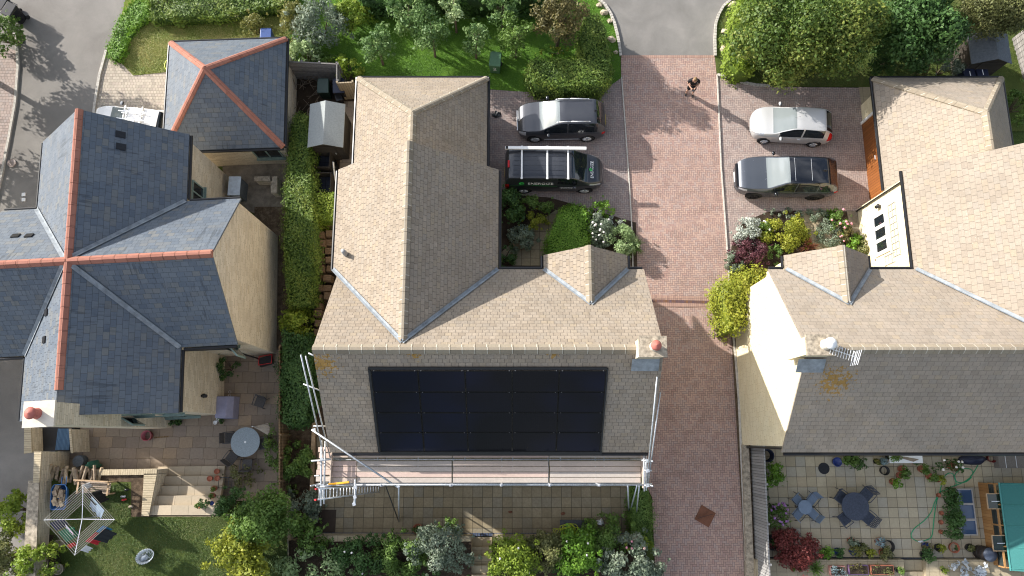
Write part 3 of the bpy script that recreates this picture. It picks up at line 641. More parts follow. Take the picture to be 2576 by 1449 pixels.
def crown_clumps(rx, ry, rz, z, n, cr, seed, shell=.55):
    g = np.random.default_rng(seed); out = []
    for i in range(n):
        d = g.normal(0, 1, 3); d /= np.linalg.norm(d); k = shell + (1 - shell) * g.uniform()
        s = cr * g.uniform(.65, 1.3)
        out.append((d[0] * rx * k, d[1] * ry * k, z + d[2] * rz * k, s, s, s * .85))
        if i % 3 == 0: k2 = g.uniform(1.02, 1.25); s2 = s * g.uniform(.3, .5); out.append((d[0] * rx * k2, d[1] * ry * k2, z + d[2] * rz * k2 * .8, s2, s2, s2))
    return out
L = {}
def lf(key, a, b, c, tr=.3, k=1.5): L[key] = m_leaf(key + '_leaves', [(0, gray(a, k)), (.5, gray(b, k)), (1, gray(c, k))], tr)
lf('dark_green', (.022, .05, .013), (.042, .092, .022), (.08, .15, .04))
lf('mid_green', (.04, .075, .014), (.08, .14, .025), (.14, .21, .05))
lf('bright_green', (.045, .10, .01), (.10, .20, .018), (.17, .28, .04))
lf('yellow_green', (.075, .12, .012), (.15, .21, .02), (.25, .29, .045))
lf('golden', (.10, .125, .012), (.18, .20, .02), (.28, .275, .04))
lf('maple', (.03, .06, .011), (.076, .12, .02), (.195, .205, .042))
lf('hedge', (.036, .07, .012), (.088, .14, .021), (.175, .21, .038))
lf('olive', (.05, .06, .02), (.11, .12, .04), (.19, .18, .075))
lf('grey_green', (.06, .085, .055), (.13, .165, .11), (.24, .27, .20))
lf('pale_green', (.09, .14, .05), (.19, .26, .11), (.32, .38, .20))
lf('orchard', (.035, .075, .022), (.085, .15, .042), (.19, .26, .10))
lf('silver', (.22, .25, .20), (.38, .42, .35), (.55, .58, .52), .2, 1)
lf('copper', (.045, .045, .018), (.10, .09, .032), (.18, .15, .06))
lf('purple', (.035, .012, .018), (.075, .025, .032), (.13, .05, .06))
lf('red', (.075, .018, .015), (.15, .035, .03), (.26, .075, .06))
lf('autumn', (.07, .085, .02), (.14, .14, .035), (.23, .19, .055))
lf('blue_green', (.10, .15, .16), (.18, .25, .26), (.30, .38, .38))
lf('rust_blades', (.10, .04, .025), (.18, .07, .04), (.26, .12, .07))
lf('ice', (.40, .44, .48), (.55, .60, .64), (.75, .78, .80), .2, 1)
K['petal_white'] = m_plain('white_petals', (.85, .80, .76), .6); K['petal_pink'] = m_plain('pink_petals', (.70, .30, .36), .6); K['petal_mauve'] = m_plain('mauve_petals', (.36, .18, .40), .6)
_sd = [10]
def bush(label, px, py, rx, ry, h, mat, size=.10, z0=0, name='shrub', cat='shrub', group=None, dens=1.6, loose=0, pot=None, rz=0, trunk=False, flowers=None):
    "domed shrub: rx, ry in plan units at mid height, h in metres"
    _sd[0] += 1; sd_ = _sd[0]; rnd = random.Random(sd_)
    zc = z0 + h * .55; sc_ = (HC - zc) * .985 / F
    RX, RY = rx * sc_ * 1.1, ry * sc_ * 1.1
    p = at(px, py, zc); t = thing(name, label, cat, (p.x, p.y, z0), rz, group)
    n = int(8 + 9 * RX * RY / (.35 + .08 * RX) ** 2 * .35); n = min(max(n, 7), 70)
    cr = (.30 + .10 * loose) * min(RX, RY) * (1 if n < 30 else .8)
    g = np.random.default_rng(sd_); cl = []
    for i in range(n):
        a = g.uniform(0, 2 * math.pi); q = math.sqrt(g.uniform(0, 1)); z = h * (.12 + .70 * (1 - q * q) ** .5 * g.uniform(.55, 1.05)) + .02
        s = cr * g.uniform(.7, 1.3)
        cl.append((math.cos(a) * q * (RX - s * .55), math.sin(a) * q * (RY - s * .55), z, s, s, min(s, h * .4)))
    for i in range(n // 2 + 2):
        a = g.uniform(0, 2 * math.pi); q = g.uniform(.85, 1.15); s = cr * g.uniform(.22, .45); cl.append((math.cos(a) * q * RX, math.sin(a) * q * RY, h * g.uniform(.15, .8), s, s, s))
    P_, D_, T_ = clump_leaves(cl, dens * .55, size, sd_)
    P_[:, 2] = np.maximum(P_[:, 2], .03)
    leaf_obj('foliage', P_, D_, size, L[mat], t, T_, sd_)
    st = MB()
    for i in range(4 if h < 1.5 else 6):
        a = rnd.uniform(0, 6.28); st.tube((0.03 * math.cos(a), .03 * math.sin(a), 0), (math.cos(a) * RX * .5, math.sin(a) * RY * .5, h * .6), .018 + .01 * h, .006, 5)
    st.build('stem', K['bark'], t)
    if flowers:
        fm, k, fr = flowers; fb = MB()
        for i in range(k):
            a = rnd.uniform(0, 6.28); q = math.sqrt(rnd.random()) * .85; z = h * (.15 + .83 * math.sqrt(max(0, 1 - q * q)))
            fb.blob((math.cos(a) * q * RX, math.sin(a) * q * RY, z), (fr, fr, fr * .6), i, .3, 6)
        f_ = fb.build('blossom', K[fm], t, True); f_['kind'] = 'stuff'
    return t
def tree(label, px, py, r, ztop, zc, mat, size=.13, n=40, cr=None, name='tree', cat='tree', group=None, ry=None, rz=None, trunk='bark', tr=.10, dens=1, z0=0, limbs=7, shell=.45, basexy=None, hollow=.45):
    _sd[0] += 1; sd_ = _sd[0]; rnd = random.Random(sd_)
    r *= 1.14; sc_ = (HC - zc) * .985 / F; RX = r * sc_; RY = (ry or r) * sc_; RZ = rz or (ztop - zc)
    p = at(px, py, zc); t = thing(name, label, cat, (p.x, p.y, z0), 0, group)
    cl = crown_clumps(RX * .86, RY * .86, RZ * .8, zc - z0, n, cr or RX * .27, sd_, shell)
    P_, D_, T_ = clump_leaves(cl, dens * .62, size, sd_, hollow)
    leaf_obj('crown', P_, D_, size, L[mat], t, T_, sd_)
    tk = MB(); zb = zc - z0 - RZ * .35
    tk.tube((0, 0, 0), (.05, .03, zb), tr, tr * .7, 8)
    for i in range(limbs):
        q = cl[rnd.randrange(len(cl))]; k = rnd.uniform(.5, .85); m_ = Vector((q[0] * k * .5, q[1] * k * .5, zb + (q[2] - zb) * .5))
        tk.tube((.05, .03, zb * rnd.uniform(.7, 1)), m_, tr * .5, tr * .28, 5); tk.tube(m_, (q[0] * k, q[1] * k, q[2]), tr * .28, .008, 5)
    tk.build('trunk', K[trunk], t)
    return t
def poly_area(q): return abs(sum(q[i][0] * q[(i + 1) % len(q)][1] - q[(i + 1) % len(q)][0] * q[i][1] for i in range(len(q)))) / 2
def inside(x, y, q):
    r = np.zeros(len(x), bool); n = len(q)
    for i in range(n):
        x0, y0 = q[i]; x1, y1 = q[(i + 1) % n]
        c = ((y0 > y) != (y1 > y)) & (x < (x1 - x0) * (y - y0) / ((y1 - y0) + 1e-12) + x0); r ^= c
    return r
def hedge(label, pts, h, mat, size=.085, z0=0, top=None, name='hedge', cat='hedge', dens=1.0, rough=.16, group=None, lump=.12):
    "clipped hedge: outline of its top in plan units"
    _sd[0] += 1; g = np.random.default_rng(_sd[0])
    q = [tuple(at(p[0], p[1], z0 + h)[:2]) for p in pts]
    A = sum(q[i][0] * q[(i + 1) % len(q)][1] - q[(i + 1) % len(q)][0] * q[i][1] for i in range(len(q)))
    if A < 0: q = q[::-1]
    cx, cy = sum(p[0] for p in q) / len(q), sum(p[1] for p in q) / len(q)
    q = [(x - cx, y - cy) for x, y in q]
    t = thing(name, label, cat, (cx, cy, z0), 0, group)
    la = size * size * .55
    xs, ys = [p[0] for p in q], [p[1] for p in q]; bb = (max(xs) - min(xs)) * (max(ys) - min(ys))
    n = int(dens * 2.6 * bb / la * 1.25); x = g.uniform(min(xs), max(xs), n); y = g.uniform(min(ys), max(ys), n); k = inside(x, y, q); x, y = x[k], y[k]
    bumpz = lump * (np.sin(x * 2.3 + y * 1.1 + _sd[0]) + np.sin(y * 3.1 - x * 1.7) + .6 * np.sin(x * 6.3) * np.cos(y * 5.7))
    z = h - .04 + bumpz * .6 - np.abs(g.normal(0, rough, len(x)))
    P = [np.stack([x, y, z], 1)]; D = [np.tile([0, 0, 1.0], (len(x), 1))]
    for i in range(len(q)):
        a, b = np.array(q[i]), np.array(q[(i + 1) % len(q)]); e = b - a; Ln = np.linalg.norm(e); nrm = np.array([e[1], -e[0]]) / (Ln + 1e-9)
        m_ = int(dens * 2.2 * Ln * h / la); s = g.uniform(0, 1, m_); zz = h * g.uniform(0, 1.0, m_) ** .8
        off = g.normal(0, rough * .6, m_) + lump * .8 * np.sin(s * Ln * 3 + zz * 2.3 + i)
        P.append(np.stack([a[0] + e[0] * s + nrm[0] * off, a[1] + e[1] * s + nrm[1] * off, np.maximum(.02, zz - .05)], 1)); D.append(np.tile([nrm[0], nrm[1], .3], (m_, 1)))
    P, D = np.vstack(P), np.vstack(D)
    tone = .5 + .25 * np.sin(P[:, 0] * 1.9 + 1) * np.cos(P[:, 1] * 1.3) + .22 * np.sin(P[:, 0] * 4.1 + P[:, 1] * 3.3)
    core = MB().prism(q, 0, h - .22 - lump)
    leaf_obj('foliage', P, D * 1.5, size, L[mat], t, np.clip(.5 * tone + .5 * g.uniform(0, 1, len(P)), 0, 1), _sd[0], core=core)
    return t
def blades(label, px, py, n, ln, mat, z0=0, wd=.03, name='grass_clump', cat='plant', spread=.12, lean=.9):
    "tuft of long arching blades"
    _sd[0] += 1; rnd = random.Random(_sd[0]); p = at(px, py, z0 + .15); t = thing(name, label, cat, (p.x, p.y, z0)); mb = MB()
    for i in range(n):
        a = rnd.uniform(0, 6.28); l = ln * rnd.uniform(.6, 1.1); k = rnd.uniform(.3, 1) * lean; d = Vector((math.cos(a), math.sin(a), 0)); s_ = Vector((-d.y, d.x, 0)) * wd / 2
        b = d * rnd.uniform(0, spread); m_ = b + d * l * .45 * k + Vector((0, 0, l * .6)); e_ = b + d * l * .95 * k + Vector((0, 0, l * (.75 - .5 * k)))
        mb.add([b - s_, b + s_, m_ + s_ * .9, m_ - s_ * .9, e_], [(0, 1, 2, 3), (3, 2, 4)])
    o = mb.build('foliage', L[mat], t); a_ = o.data.attributes.new('rnd', 'FLOAT', 'POINT')
    a_.data.foreach_set('value', np.random.default_rng(1).uniform(0, 1, len(o.data.vertices)).astype(np.float32))
    return t
# ---- hedges
hedge('bright clipped conifer hedge curving round the corner of the dry front lawn', [(374, 2), (340, -6), (318, 8), (296, 40), (282, 75), (268, 118), (272, 140), (292, 150), (304, 128), (318, 92), (340, 62), (372, 42)], .45, 'bright_green', .10, lump=.1)
hedge('tall dark hedge along the far edge of the front lawn', [(372, 40), (374, -20), (480, -30), (740, -30), (730, 10), (640, 22), (560, 36), (430, 42)], .85, 'hedge', .11, dens=.9)
hedge('long clipped hedge between the slate house and the stone house', [(735, 290), (750, 280), (774, 288), (777, 340), (777, 400), (783, 470), (787, 560), (785, 700), (780, 762), (740, 768), (722, 762), (714, 660), (712, 585), (716, 520), (720, 440), (726, 360)], 1.9, 'hedge', .09, dens=1.0, lump=.09)
hedge('short square hedge bridging the gap beside the stone house wall', [(786, 486), (844, 484), (846, 550), (790, 554)], 1.5, 'yellow_green', .085)
hedge('large clipped hedge of L shape behind the dark grey parked car', [(1331, 152), (1345, 143), (1440, 147), (1470, 140), (1458, 90), (1475, 30), (1505, 30), (1522, 70), (1535, 130), (1535, 190), (1515, 212), (1420, 216), (1345, 205), (1330, 180)], 1.75, 'hedge', .10, lump=.1)
hedge('bright green clipped hedge leaning over the slab path by the porch', [(1402, 545), (1418, 520), (1450, 514), (1476, 530), (1476, 560), (1482, 632), (1440, 645), (1376, 640), (1380, 600)], 1.1, 'bright_green', .075)
hedge('narrow leafy hedge along the drive beside the back patio', [(1598, 1215), (1628, 1215), (1645, 1375), (1590, 1370), (1592, 1290)], 1.1, 'mid_green', .09, z0=0, lump=.16)
hedge('yellowish shrub hedge edging the verge beside the asphalt drive', [(1866, -20), (1900, -20), (1905, 60), (1900, 170), (1862, 172), (1840, 150), (1846, 60)], 1.6, 'yellow_green', .11, lump=.2)
hedge('dark ivy covered hedge beside the brown fence and scaffolding', [(712, 830), (780, 850), (786, 960), (770, 1060), (735, 1075), (706, 1060), (700, 950)], 1.7, 'dark_green', .10, lump=.2)
hedge('dark backdrop hedge behind the orchard at the top of the garden', [(905, -70), (1360, -70), (1360, -12), (1250, -4), (1100, -16), (1000, -6), (905, -10)], 1.8, 'dark_green', .12, lump=.2)
# ---- top: orchard and shrubs
bush('thin yellowing shrub by the corner of the slate garage', 640, 62, 50, 32, 1.5, 'autumn', .09, dens=.8, loose=1)
bush('yellow and reddish shrub left of the big grey green shrub', 738, 45, 42, 52, 2.2, 'autumn', .10)
bush('big grey green willowy shrub beyond the slate garage', 795, 50, 76, 76, 2.8, 'grey_green', .12, dens=1.3)
bush('bright yellow green shrub in the shade between grey shrub and orchard', 885, 30, 52, 46, 1.8, 'yellow_green', .10)
bush('large leaved pale shrub hanging over the fenced bin yard', 762, 130, 52, 46, 2.0, 'pale_green', .17, dens=1.2)
bush('small green shrub between the pale shrub and the lime shrub', 815, 150, 30, 26, 1.5, 'mid_green', .12)
bush('lime green shrub beside the corner of the fenced bin yard', 868, 162, 40, 34, 1.7, 'yellow_green', .12)
OG = 'fruit trees in the orchard'
tree('bushy round fruit tree closest to the fenced bin yard', 945, 108, 49, 3.4, 2.1, 'orchard', .13, 30, group=OG, tr=.07)
tree('thin open fruit tree with bare trunk showing on bright lawn', 1083, 82, 52, 3.6, 2.3, 'orchard', .11, 34, cr=.34, group=OG, tr=.07, dens=.6)
tree('upright fruit tree with pale leaves left of the green bin', 1193, 92, 40, 3.4, 2.1, 'orchard', .13, 26, group=OG, tr=.07, dens=.9)
tree('spreading fruit tree standing behind the green wheelie bin', 1298, 88, 51, 3.6, 2.2, 'mid_green', .12, 34, group=OG, tr=.07)
tree('large fruit tree at the back of the orchard with glossy leaves', 1022, 22, 62, 3.8, 2.3, 'orchard', .15, 34, group=OG, tr=.08)
tree('small pale fruit tree at the back between two larger ones', 1140, 20, 44, 3.4, 2.2, 'pale_green', .14, 24, group=OG, tr=.07)
tree('fruit tree at the back just left of the copper tree', 1262, 8, 50, 3.4, 2.2, 'orchard', .14, 26, group=OG, tr=.07)
bush('dark shrub in deep shade at the back of the orchard', 955, 10, 46, 30, 1.6, 'dark_green', .11)
tree('copper brown tree behind the arm of the L shaped hedge', 1410, 45, 72, 4.4, 2.7, 'copper', .13, 50, tr=.1)
bush('low yellowing ground plant between the copper tree and hedge', 1400, 128, 50, 16, .5, 'golden', .08, dens=.7)
# ---- top right
tree('broad yellow green field maple overhanging the verge', 2025, 75, 190, 6.2, 3.2, 'maple', .145, 85, cr=.9, ry=132, tr=.16, rz=2.3, shell=.72)
tree('darker leafy tree between the maple and the shed', 2310, 62, 105, 5.6, 3.2, 'dark_green', .16, 60, cr=.75, ry=112, tr=.14, rz=2.2)
bush('dark round clipped bush under the trees beyond the garage', 2232, 140, 50, 40, 1.8, 'dark_green', .09)
bush('grey green shrub against the end of the small dark shed', 2382, 165, 60, 34, 1.6, 'grey_green', .11)
bush('thin brown green shrub left of the grey shrub near the garage eave', 2320, 172, 34, 24, 1.3, 'olive', .10)
tree('weeping birch with white trunk over the small dark shed', 2505, 20, 105, 6.0, 3.8, 'olive', .10, 70, cr=.62, name='birch_tree', ry=62, trunk='birch', tr=.11, rz=1.9, dens=.8)
bush('green shrub squeezed against the edge of frame beside the garage', 2566, 262, 30, 52, 1.6, 'mid_green', .12)
# ---- middle boundary
bush('loose yellow green shrub at the end of the long hedge', 752, 812, 48, 44, 2.0, 'yellow_green', .12, loose=1, dens=1.1)
bush('round bush at the foot of the brown fence beside the passage', 737, 1170, 46, 56, 1.7, 'mid_green', .10)
bush('sparse light green shrub beside the round patio table', 684, 1118, 22, 50, 1.3, 'mid_green', .09, loose=1, dens=.9)
bush('shrub trained up the wall beside the sun dark corner of slate house', 568, 925, 24, 34, 1.5, 'dark_green', .09)
bush('wispy grassy shrub beside the garden steps and the patio chairs', 610, 1195, 46, 28, .8, 'olive', .10, dens=.7)
bush('dark clipped mound above the garden steps', 585, 1272, 46, 40, .9, 'dark_green', .08, ZT)
tree('large dark green shrub tree at the corner of the back lawn', 665, 1300, 78, 3.6, 2.6, 'mid_green', .11, 46, z0=ZT, ry=76, rz=1.1, tr=.07)
tree('golden leaved tree at the bottom of the back lawn', 612, 1392, 78, 3.4, 2.5, 'golden', .13, 44, z0=ZT, rz=1.0, tr=.07)
bush('blue grey shrub beside the end of the scaffold ladder', 752, 1280, 48, 44, 1.7, 'grey_green', .12, .0)
bush('broad leaved green shrub below the blue grey shrub', 770, 1350, 50, 40, 1.3, 'mid_green', .13, .9)
bush('arching pale leaved shrub at the lower edge beside the golden tree', 790, 1425, 96, 38, 1.3, 'pale_green', .13, .9, loose=1, dens=1.0)
bush('dark rose bush left of the middle in the raised bed', 905, 1395, 82, 46, 1.1, 'dark_green', .10, 1.0, flowers=('petal_white', 3, .05))
bush('green rose bush in the raised bed below the clay pots', 1005, 1395, 66, 50, 1.2, 'mid_green', .10, 1.0)
bush('tall grey green climber beside the narrow garden steps', 1112, 1388, 74, 62, 1.6, 'grey_green', .10, ZT - .02)
bush('shoot of leafy climber reaching over the patio edge', 1125, 1328, 24, 24, 1.5, 'mid_green', .10, .5)
bush('lime green shrub right of the narrow garden steps', 1290, 1408, 58, 56, 1.3, 'yellow_green', .10, ZT, flowers=('petal_white', 4, .05))
bush('mixed green shrub in the middle of the raised bed', 1372, 1392, 50, 46, 1.1, 'olive', .10, 1.0)
bush('bright leafed shrub with pale flowers in the raised bed', 1450, 1390, 58, 54, 1.2, 'bright_green', .10, 1.0, flowers=('petal_white', 5, .05))
bush('fern like dark green shrub beside the storage box', 1528, 1350, 56, 48, 1.6, 'mid_green', .09, .3)
bush('grey green shrub at the bottom edge beside the drive', 1600, 1415, 84, 60, 1.8, 'grey_green', .11, .6, dens=1.8)
bush('rose bush with pink blooms beside the end of the drive', 1606, 1372, 46, 18, 1.4, 'yellow_green', .10, .6, flowers=('petal_pink', 4, .06))
bush('yellow green shrub outside the garden wall at the left edge', 30, 1290, 46, 52, 1.8, 'yellow_green', .12, .6)
bush('leafy lime shrub in the lower left corner', 85, 1408, 66, 44, 1.6, 'yellow_green', .12, ZT)
bush('olive green shrub at the very lower left edge', 12, 1395, 46, 60, 1.7, 'olive', .11, .6)
bush('green shrub overhanging the kerb by the black bins', 2, 80, 42, 62, 2.0, 'mid_green', .12)
# ---- front garden left of drive
bush('dark glossy shrub against the corner of the stone house wing', 1283, 515, 40, 50, 1.5, 'dark_green', .11)
bush('clipped green bush at the corner of the bay behind the van', 1345, 520, 48, 33, 1.2, 'mid_green', .09)
bush('small golden bush left of the slab path', 1345, 556, 36, 28, .8, 'golden', .08)
bush('grey leaved shrub beside the slab path below the golden bush', 1312, 600, 38, 36, .9, 'grey_green', .11)
bush('dark low shrub against the porch wall', 1272, 640, 26, 31, .9, 'dark_green', .10)
bush('lime green bush at the tip of the bed beside the drive', 1510, 524, 40, 26, 1.0, 'bright_green', .09)
bush('pale pink rose bush in the middle of the bed by the porch', 1505, 575, 43, 45, 1.2, 'grey_green', .09, flowers=('petal_white', 16, .06))
bush('variegated shrub at the porch end of the bed', 1558, 606, 43, 50, 1.2, 'pale_green', .09)
bush('silvery white small leaved plant on the edge of the drive', 1552, 556, 31, 16, .6, 'silver', .09)
blades('spiky grass clump leaning over the drive beside the porch', 1596, 622, 110, .8, 'mid_green')
# ---- front garden right of drive
bush('silvery green bush at the tip of the right hand bed', 1888, 582, 38, 40, .9, 'silver', .09)
bush('small white flowered bush between silver and golden bushes', 1925, 575, 26, 26, .9, 'mid_green', .08, flowers=('petal_white', 8, .05))
bush('rounded golden green bush in the right hand bed', 1978, 585, 60, 50, 1.2, 'golden', .09)
bush('purple leaved bush in the right hand bed', 1888, 632, 52, 40, 1.0, 'purple', .09)
bush('small grey cushion plant on the kerb below the purple bush', 1850, 656, 28, 26, .6, 'grey_green', .07)
bush('grey leaved plant along the top edge of the right hand bed', 1975, 538, 48, 19, .6, 'grey_green', .08)
bush('green ground cover behind the right hand porch', 1950, 640, 48, 28, .7, 'mid_green', .09)
blades('rust red strap leaved plant beside the right hand porch', 2030, 622, 60, .8, 'rust_blades', wd=.05)
bush('lavender mound along the diagonal path, upper clump', 2055, 548, 40, 26, .6, 'grey_green', .07, dens=1.2)
bush('lavender mound along the diagonal path, lower clump', 2092, 592, 36, 40, .6, 'grey_green', .07, dens=1.2)
blades('fresh green sword leaved plant above the lavender', 2088, 540, 60, .6, 'bright_green', wd=.04)
bush('pink rose bush beside the gravel by the cream wall', 2116, 556, 28, 36, 1.2, 'mid_green', .09, flowers=('petal_pink', 7, .07))
bush('reddish mottled shrub below the pink rose', 2132, 590, 36, 26, .9, 'copper', .09, flowers=('petal_pink', 5, .05))
bush('fresh lime green plant beside the reddish shrub', 2146, 610, 31, 24, .7, 'bright_green', .10)
bush('olive tinted plant right of the lime green plant', 2180, 624, 28, 31, .9, 'olive', .09)
bush('green shrub tucked behind the right hand porch gutter', 2202, 652, 31, 26, 1.1, 'mid_green', .10)
hedge('lime green climber smothering the corner of the cream gable', [(1822, 735), (1832, 705), (1868, 690), (1890, 682), (1928, 674), (1932, 690), (1900, 720), (1882, 745), (1875, 790), (1862, 826), (1845, 830), (1842, 790)], 2.6, 'golden', .12, name='climber', cat='climbing plant', lump=.25, rough=.25)

# ---- turf blades over the lawns
def turf(label, pts, z, mat, n, size=.055, name='grass'):
    _sd[0] += 1; g = np.random.default_rng(_sd[0]); q = [tuple(at(p[0], p[1], z)[:2]) for p in pts]; xs, ys = [a[0] for a in q], [a[1] for a in q]
    x = g.uniform(min(xs), max(xs), n * 2); y = g.uniform(min(ys), max(ys), n * 2); k = inside(x, y, q); x, y = x[k][:n], y[k][:n]
    P = np.stack([x, y, z + g.uniform(.01, .05, len(x))], 1); tone = .5 + .3 * np.sin(x * 1.3 + 2 * np.sin(y * .9)) * np.cos(y * 1.7) + g.normal(0, .22, len(x))
    o = leaf_obj(name, P, np.tile([0, 0, 1.6], (len(x), 1)), size, L[mat], None, np.clip(tone, 0, 1), _sd[0], asp=.35); return tag(o, kind='stuff')
lf('turf_green', (.04, .085, .012), (.07, .15, .018), (.12, .21, .03), .3, 1.6); lf('turf_dry', (.09, .13, .02), (.18, .20, .05), (.29, .25, .095), .3, 1.55); lf('turf_dark', (.045, .075, .015), (.07, .12, .025), (.14, .15, .05), .3, 1.25)
turf('', [(270, 130), (300, 60), (330, 10), (730, 10), (730, 104), (440, 104), (422, 181), (335, 190), (300, 153)], .03, 'turf_dry', 26000)
turf('', [(700, -40), (1500, -20), (1530, 20), (1550, 60), (1560, 130), (1562, 198), (1520, 226), (1440, 236), (1340, 234), (1228, 224), (880, 190), (735, 180)], .03, 'turf_green', 60000)
turf('', [(1845, 0), (1900, -40), (2640, -40), (2640, 190), (2240, 200), (2170, 214), (1920, 214), (1865, 206), (1806, 188), (1801, 140), (1803, 60), (1818, 18)], .04, 'turf_dark', 45000)
turf('', [(130, 1300), (560, 1300), (720, 1250), (730, 1500), (150, 1500)], ZT, 'turf_dark', 40000); turf('', [(130, 1240), (320, 1215), (330, 1300), (130, 1300)], ZT, 'turf_dark', 9000)

bush('low dark ground planting filling the front of the left raised bed', 1010, 1440, 150, 22, .5, 'dark_green', .10, 1.0); bush('low dark ground planting filling the front of the right raised bed', 1420, 1440, 120, 24, .5, 'dark_green', .10, 1.0)
# ---------------------------------------------------------------- solar panels
def m_pv():
    t = NT('solar_cells'); vec, u, v = t.uv()
    fu = t.M('FRACT', t.M('DIVIDE', u, .083)); fv = t.M('FRACT', t.M('DIVIDE', v, .166))
    g = t.M('MAXIMUM', t.M('LESS_THAN', fu, .06), t.M('LESS_THAN', fv, .03))
    p = t.gen(); n = t.noise(p, .25, 2)
    col = t.mix(t.M('MULTIPLY', g, .5), t.ramp(n, [(.4, (.003, .003, .005)), (.65, (.004, .006, .02))]), (.009, .009, .012))  # drifting blue is reflected sky painted into the near-black cells
    return t.fin(col, .12, 0, .12)
K['pv'] = m_pv()
th = math.atan(.892); up = Vector((0, math.cos(th), math.sin(th))); nr = Vector((0, -math.sin(th), math.cos(th)))
PW, PH = 1.695, .958
o0 = Vector((-5.13, -.48, 5.2 + .11 * .892)) + nr * .10
words = ['leftmost', 'second from left', 'middle one', 'second from right', 'rightmost']; rows = ['bottom', 'lower middle', 'upper middle', 'top']
first = None
for r_ in range(4):
    for c_ in range(5):
        lab = f'black solar panel, {words[c_]} in the {rows[r_]} row on the roof'
        loc = o0 + Vector((PW + .02, 0, 0)) * c_ + up * (PH + .02) * r_
        if first is None:
            first = thing('solar_panel', lab, 'solar panel', loc, 0, 'solar panels on the roof slope')
            M_ = Matrix((Vector((1, 0, 0)), up, nr)).transposed()
            c0 = Vector((PW / 2, 0, 0)) + up * PH / 2
            fr = MB()
            for (du, dv, su, sv) in ((0, PH / 2 - .012, PW, .024), (0, -PH / 2 + .012, PW, .024), (PW / 2 - .012, 0, .024, PH - .048), (-PW / 2 + .012, 0, .024, PH - .048)):
                fr.box(c0 + Vector((du, 0, 0)) + up * dv, (su, sv, .04), M=M_)
            fr.build('frame', m_plain('black_anodised_frame', (.006, .006, .007), .5, spec=.2), first)
            MB().box(c0 - nr * .004, (PW - .046, PH - .046, .03), M=M_).build('cells', K['pv'], first)
            cl = MB()
            for du in (-.45, .45): cl.box(c0 + Vector((du * PW * .98, 0, 0)) + up * (PH / 2 + .004), (.022, .02, .045), M=M_)
            cl.build('clamp', m_plain('dull_clamp', (.16, .16, .17), .6), first)
        else:
            d = dup(first, loc, 0, lab)
rr_ = MB(); tr_ = o0 - nr * .05
for dx, w_ in ((-.07, .09), (5 * (PW + .02) + .03, .06)):
    rr_.box(tr_ + Vector((dx, 0, 0)) + up * 1.95, (w_, 4.05, .05), M=Matrix((Vector((1, 0, 0)), up, nr)).transposed())
rr_.box(tr_ + Vector((2.5 * PW, 0, 0)) + up * 3.97, (5 * PW + .2, .10, .05), M=Matrix((Vector((1, 0, 0)), up, nr)).transposed())
rr_.box(tr_ + Vector((2.5 * PW + .05, 0, 0)) - up * .14, (5 * PW + .25, .16, .05), M=Matrix((Vector((1, 0, 0)), up, nr)).transposed())
rr_.build('panel_flashing', K['black'], H1)
# ---------------------------------------------------------------- scaffold
SC = thing('scaffolding', 'galvanised tube scaffold with plank deck along the eave of the middle house', 'scaffolding', (0, 0, 0))
ZD = 4.55; rb = random.Random(3)
def pole(a, b, r=.029, m='steel', nm='pole'): return MB().tube(a, b, r, n=8).build(nm, K[m], SC, True)
def ap(x, y, z): return at(x, y, z)
DK = [K['deal'], m_tile('scaffold_boards_pink', [(.46, .34, .28), (.54, .41, .345), (.58, .45, .39)], 4.2, 20, gap=0, gapv=0, stag=False, var=.25, step=.005), m_tile('scaffold_boards_grey', [(.40, .355, .31), (.48, .42, .365), (.52, .46, .40)], 4.2, 20, gap=0, gapv=0, stag=False, var=.3, step=.005)]
def plank(x0, x1, py, z, wd=.195): 
    a, b = at(x0, py, z), at(x1, py, z); m = MB().box(((a.x + b.x) / 2, a.y, z), (b.x - a.x, wd, .038)); return bevel(m.build('scaffold_board', rb.choice(DK), SC), .006, 1)
for xs, pys in (((835, 897), 0), ((898, 1137), 0), ((1139, 1380), 0), ((1382, 1612), 0)):
    for i, py in enumerate((1143, 1166, 1180, 1194, 1208)):
        if i == 0: plank(xs[0], xs[1], 1144, ZD + .002 * i, .22)
        else: plank(xs[0] + rb.uniform(0, 2), xs[1] - rb.uniform(0, 1), py, ZD + rb.uniform(-.004, .004))
for i, py in enumerate((1131, 1146, 1162, 1175, 1188, 1205)):
    x0 = (801, 803, 798, 799, 796, 795)[i]; plank(x0, 832 + (i % 2), py, ZD + .045 + .003 * (i % 2))
a, b = at(833, 1137, ZD + .15), at(833, 1218, ZD + .15); MB().box(((a + b) / 2), (.04, (a - b).length, .2)).build('toe_board', K['deal'], SC)
a, b = at(1616, 1137, ZD + .15), at(1616, 1218, ZD + .15); MB().box(((a + b) / 2), (.04, (a - b).length + .3, .2)).build('toe_board', K['deal'], SC)
# ledgers and guard rails along the front
for py, z, x0, x1 in ((1217, ZD - .08, 800, 1640), (1220, ZD + .55, 800, 1638), (1219, ZD + 1.0, 955, 1325), (1156, ZD - .08, 830, 1625)):
    pole(ap(x0, py, z), ap(x1, py, z))
for x in (1139, 1262, 1380, 1500, 970): 
    p = at(x, 1216, ZD); pole((p.x, p.y, 0), (p.x, p.y, ZD + 1.1))
    q = MB().box((p.x, p.y, ZD + .98), (.10, .10, .09)); q.build('coupler', K['steel'], SC)
    pole((p.x, p.y + .06, ZD - .15), (p.x, p.y + 1.35, ZD - .15))
    MB().box((p.x, p.y - .02, ZD + .52), (.09, .10, .09)).build('coupler', K['steel'], SC)
for x in (855, 950, 1052, 1170, 1290, 1410, 1520):
    p = at(x, 1156, ZD - .12); pole((p.x, p.y - .4, ZD - .16), (p.x, p.y + .5, ZD - .16))
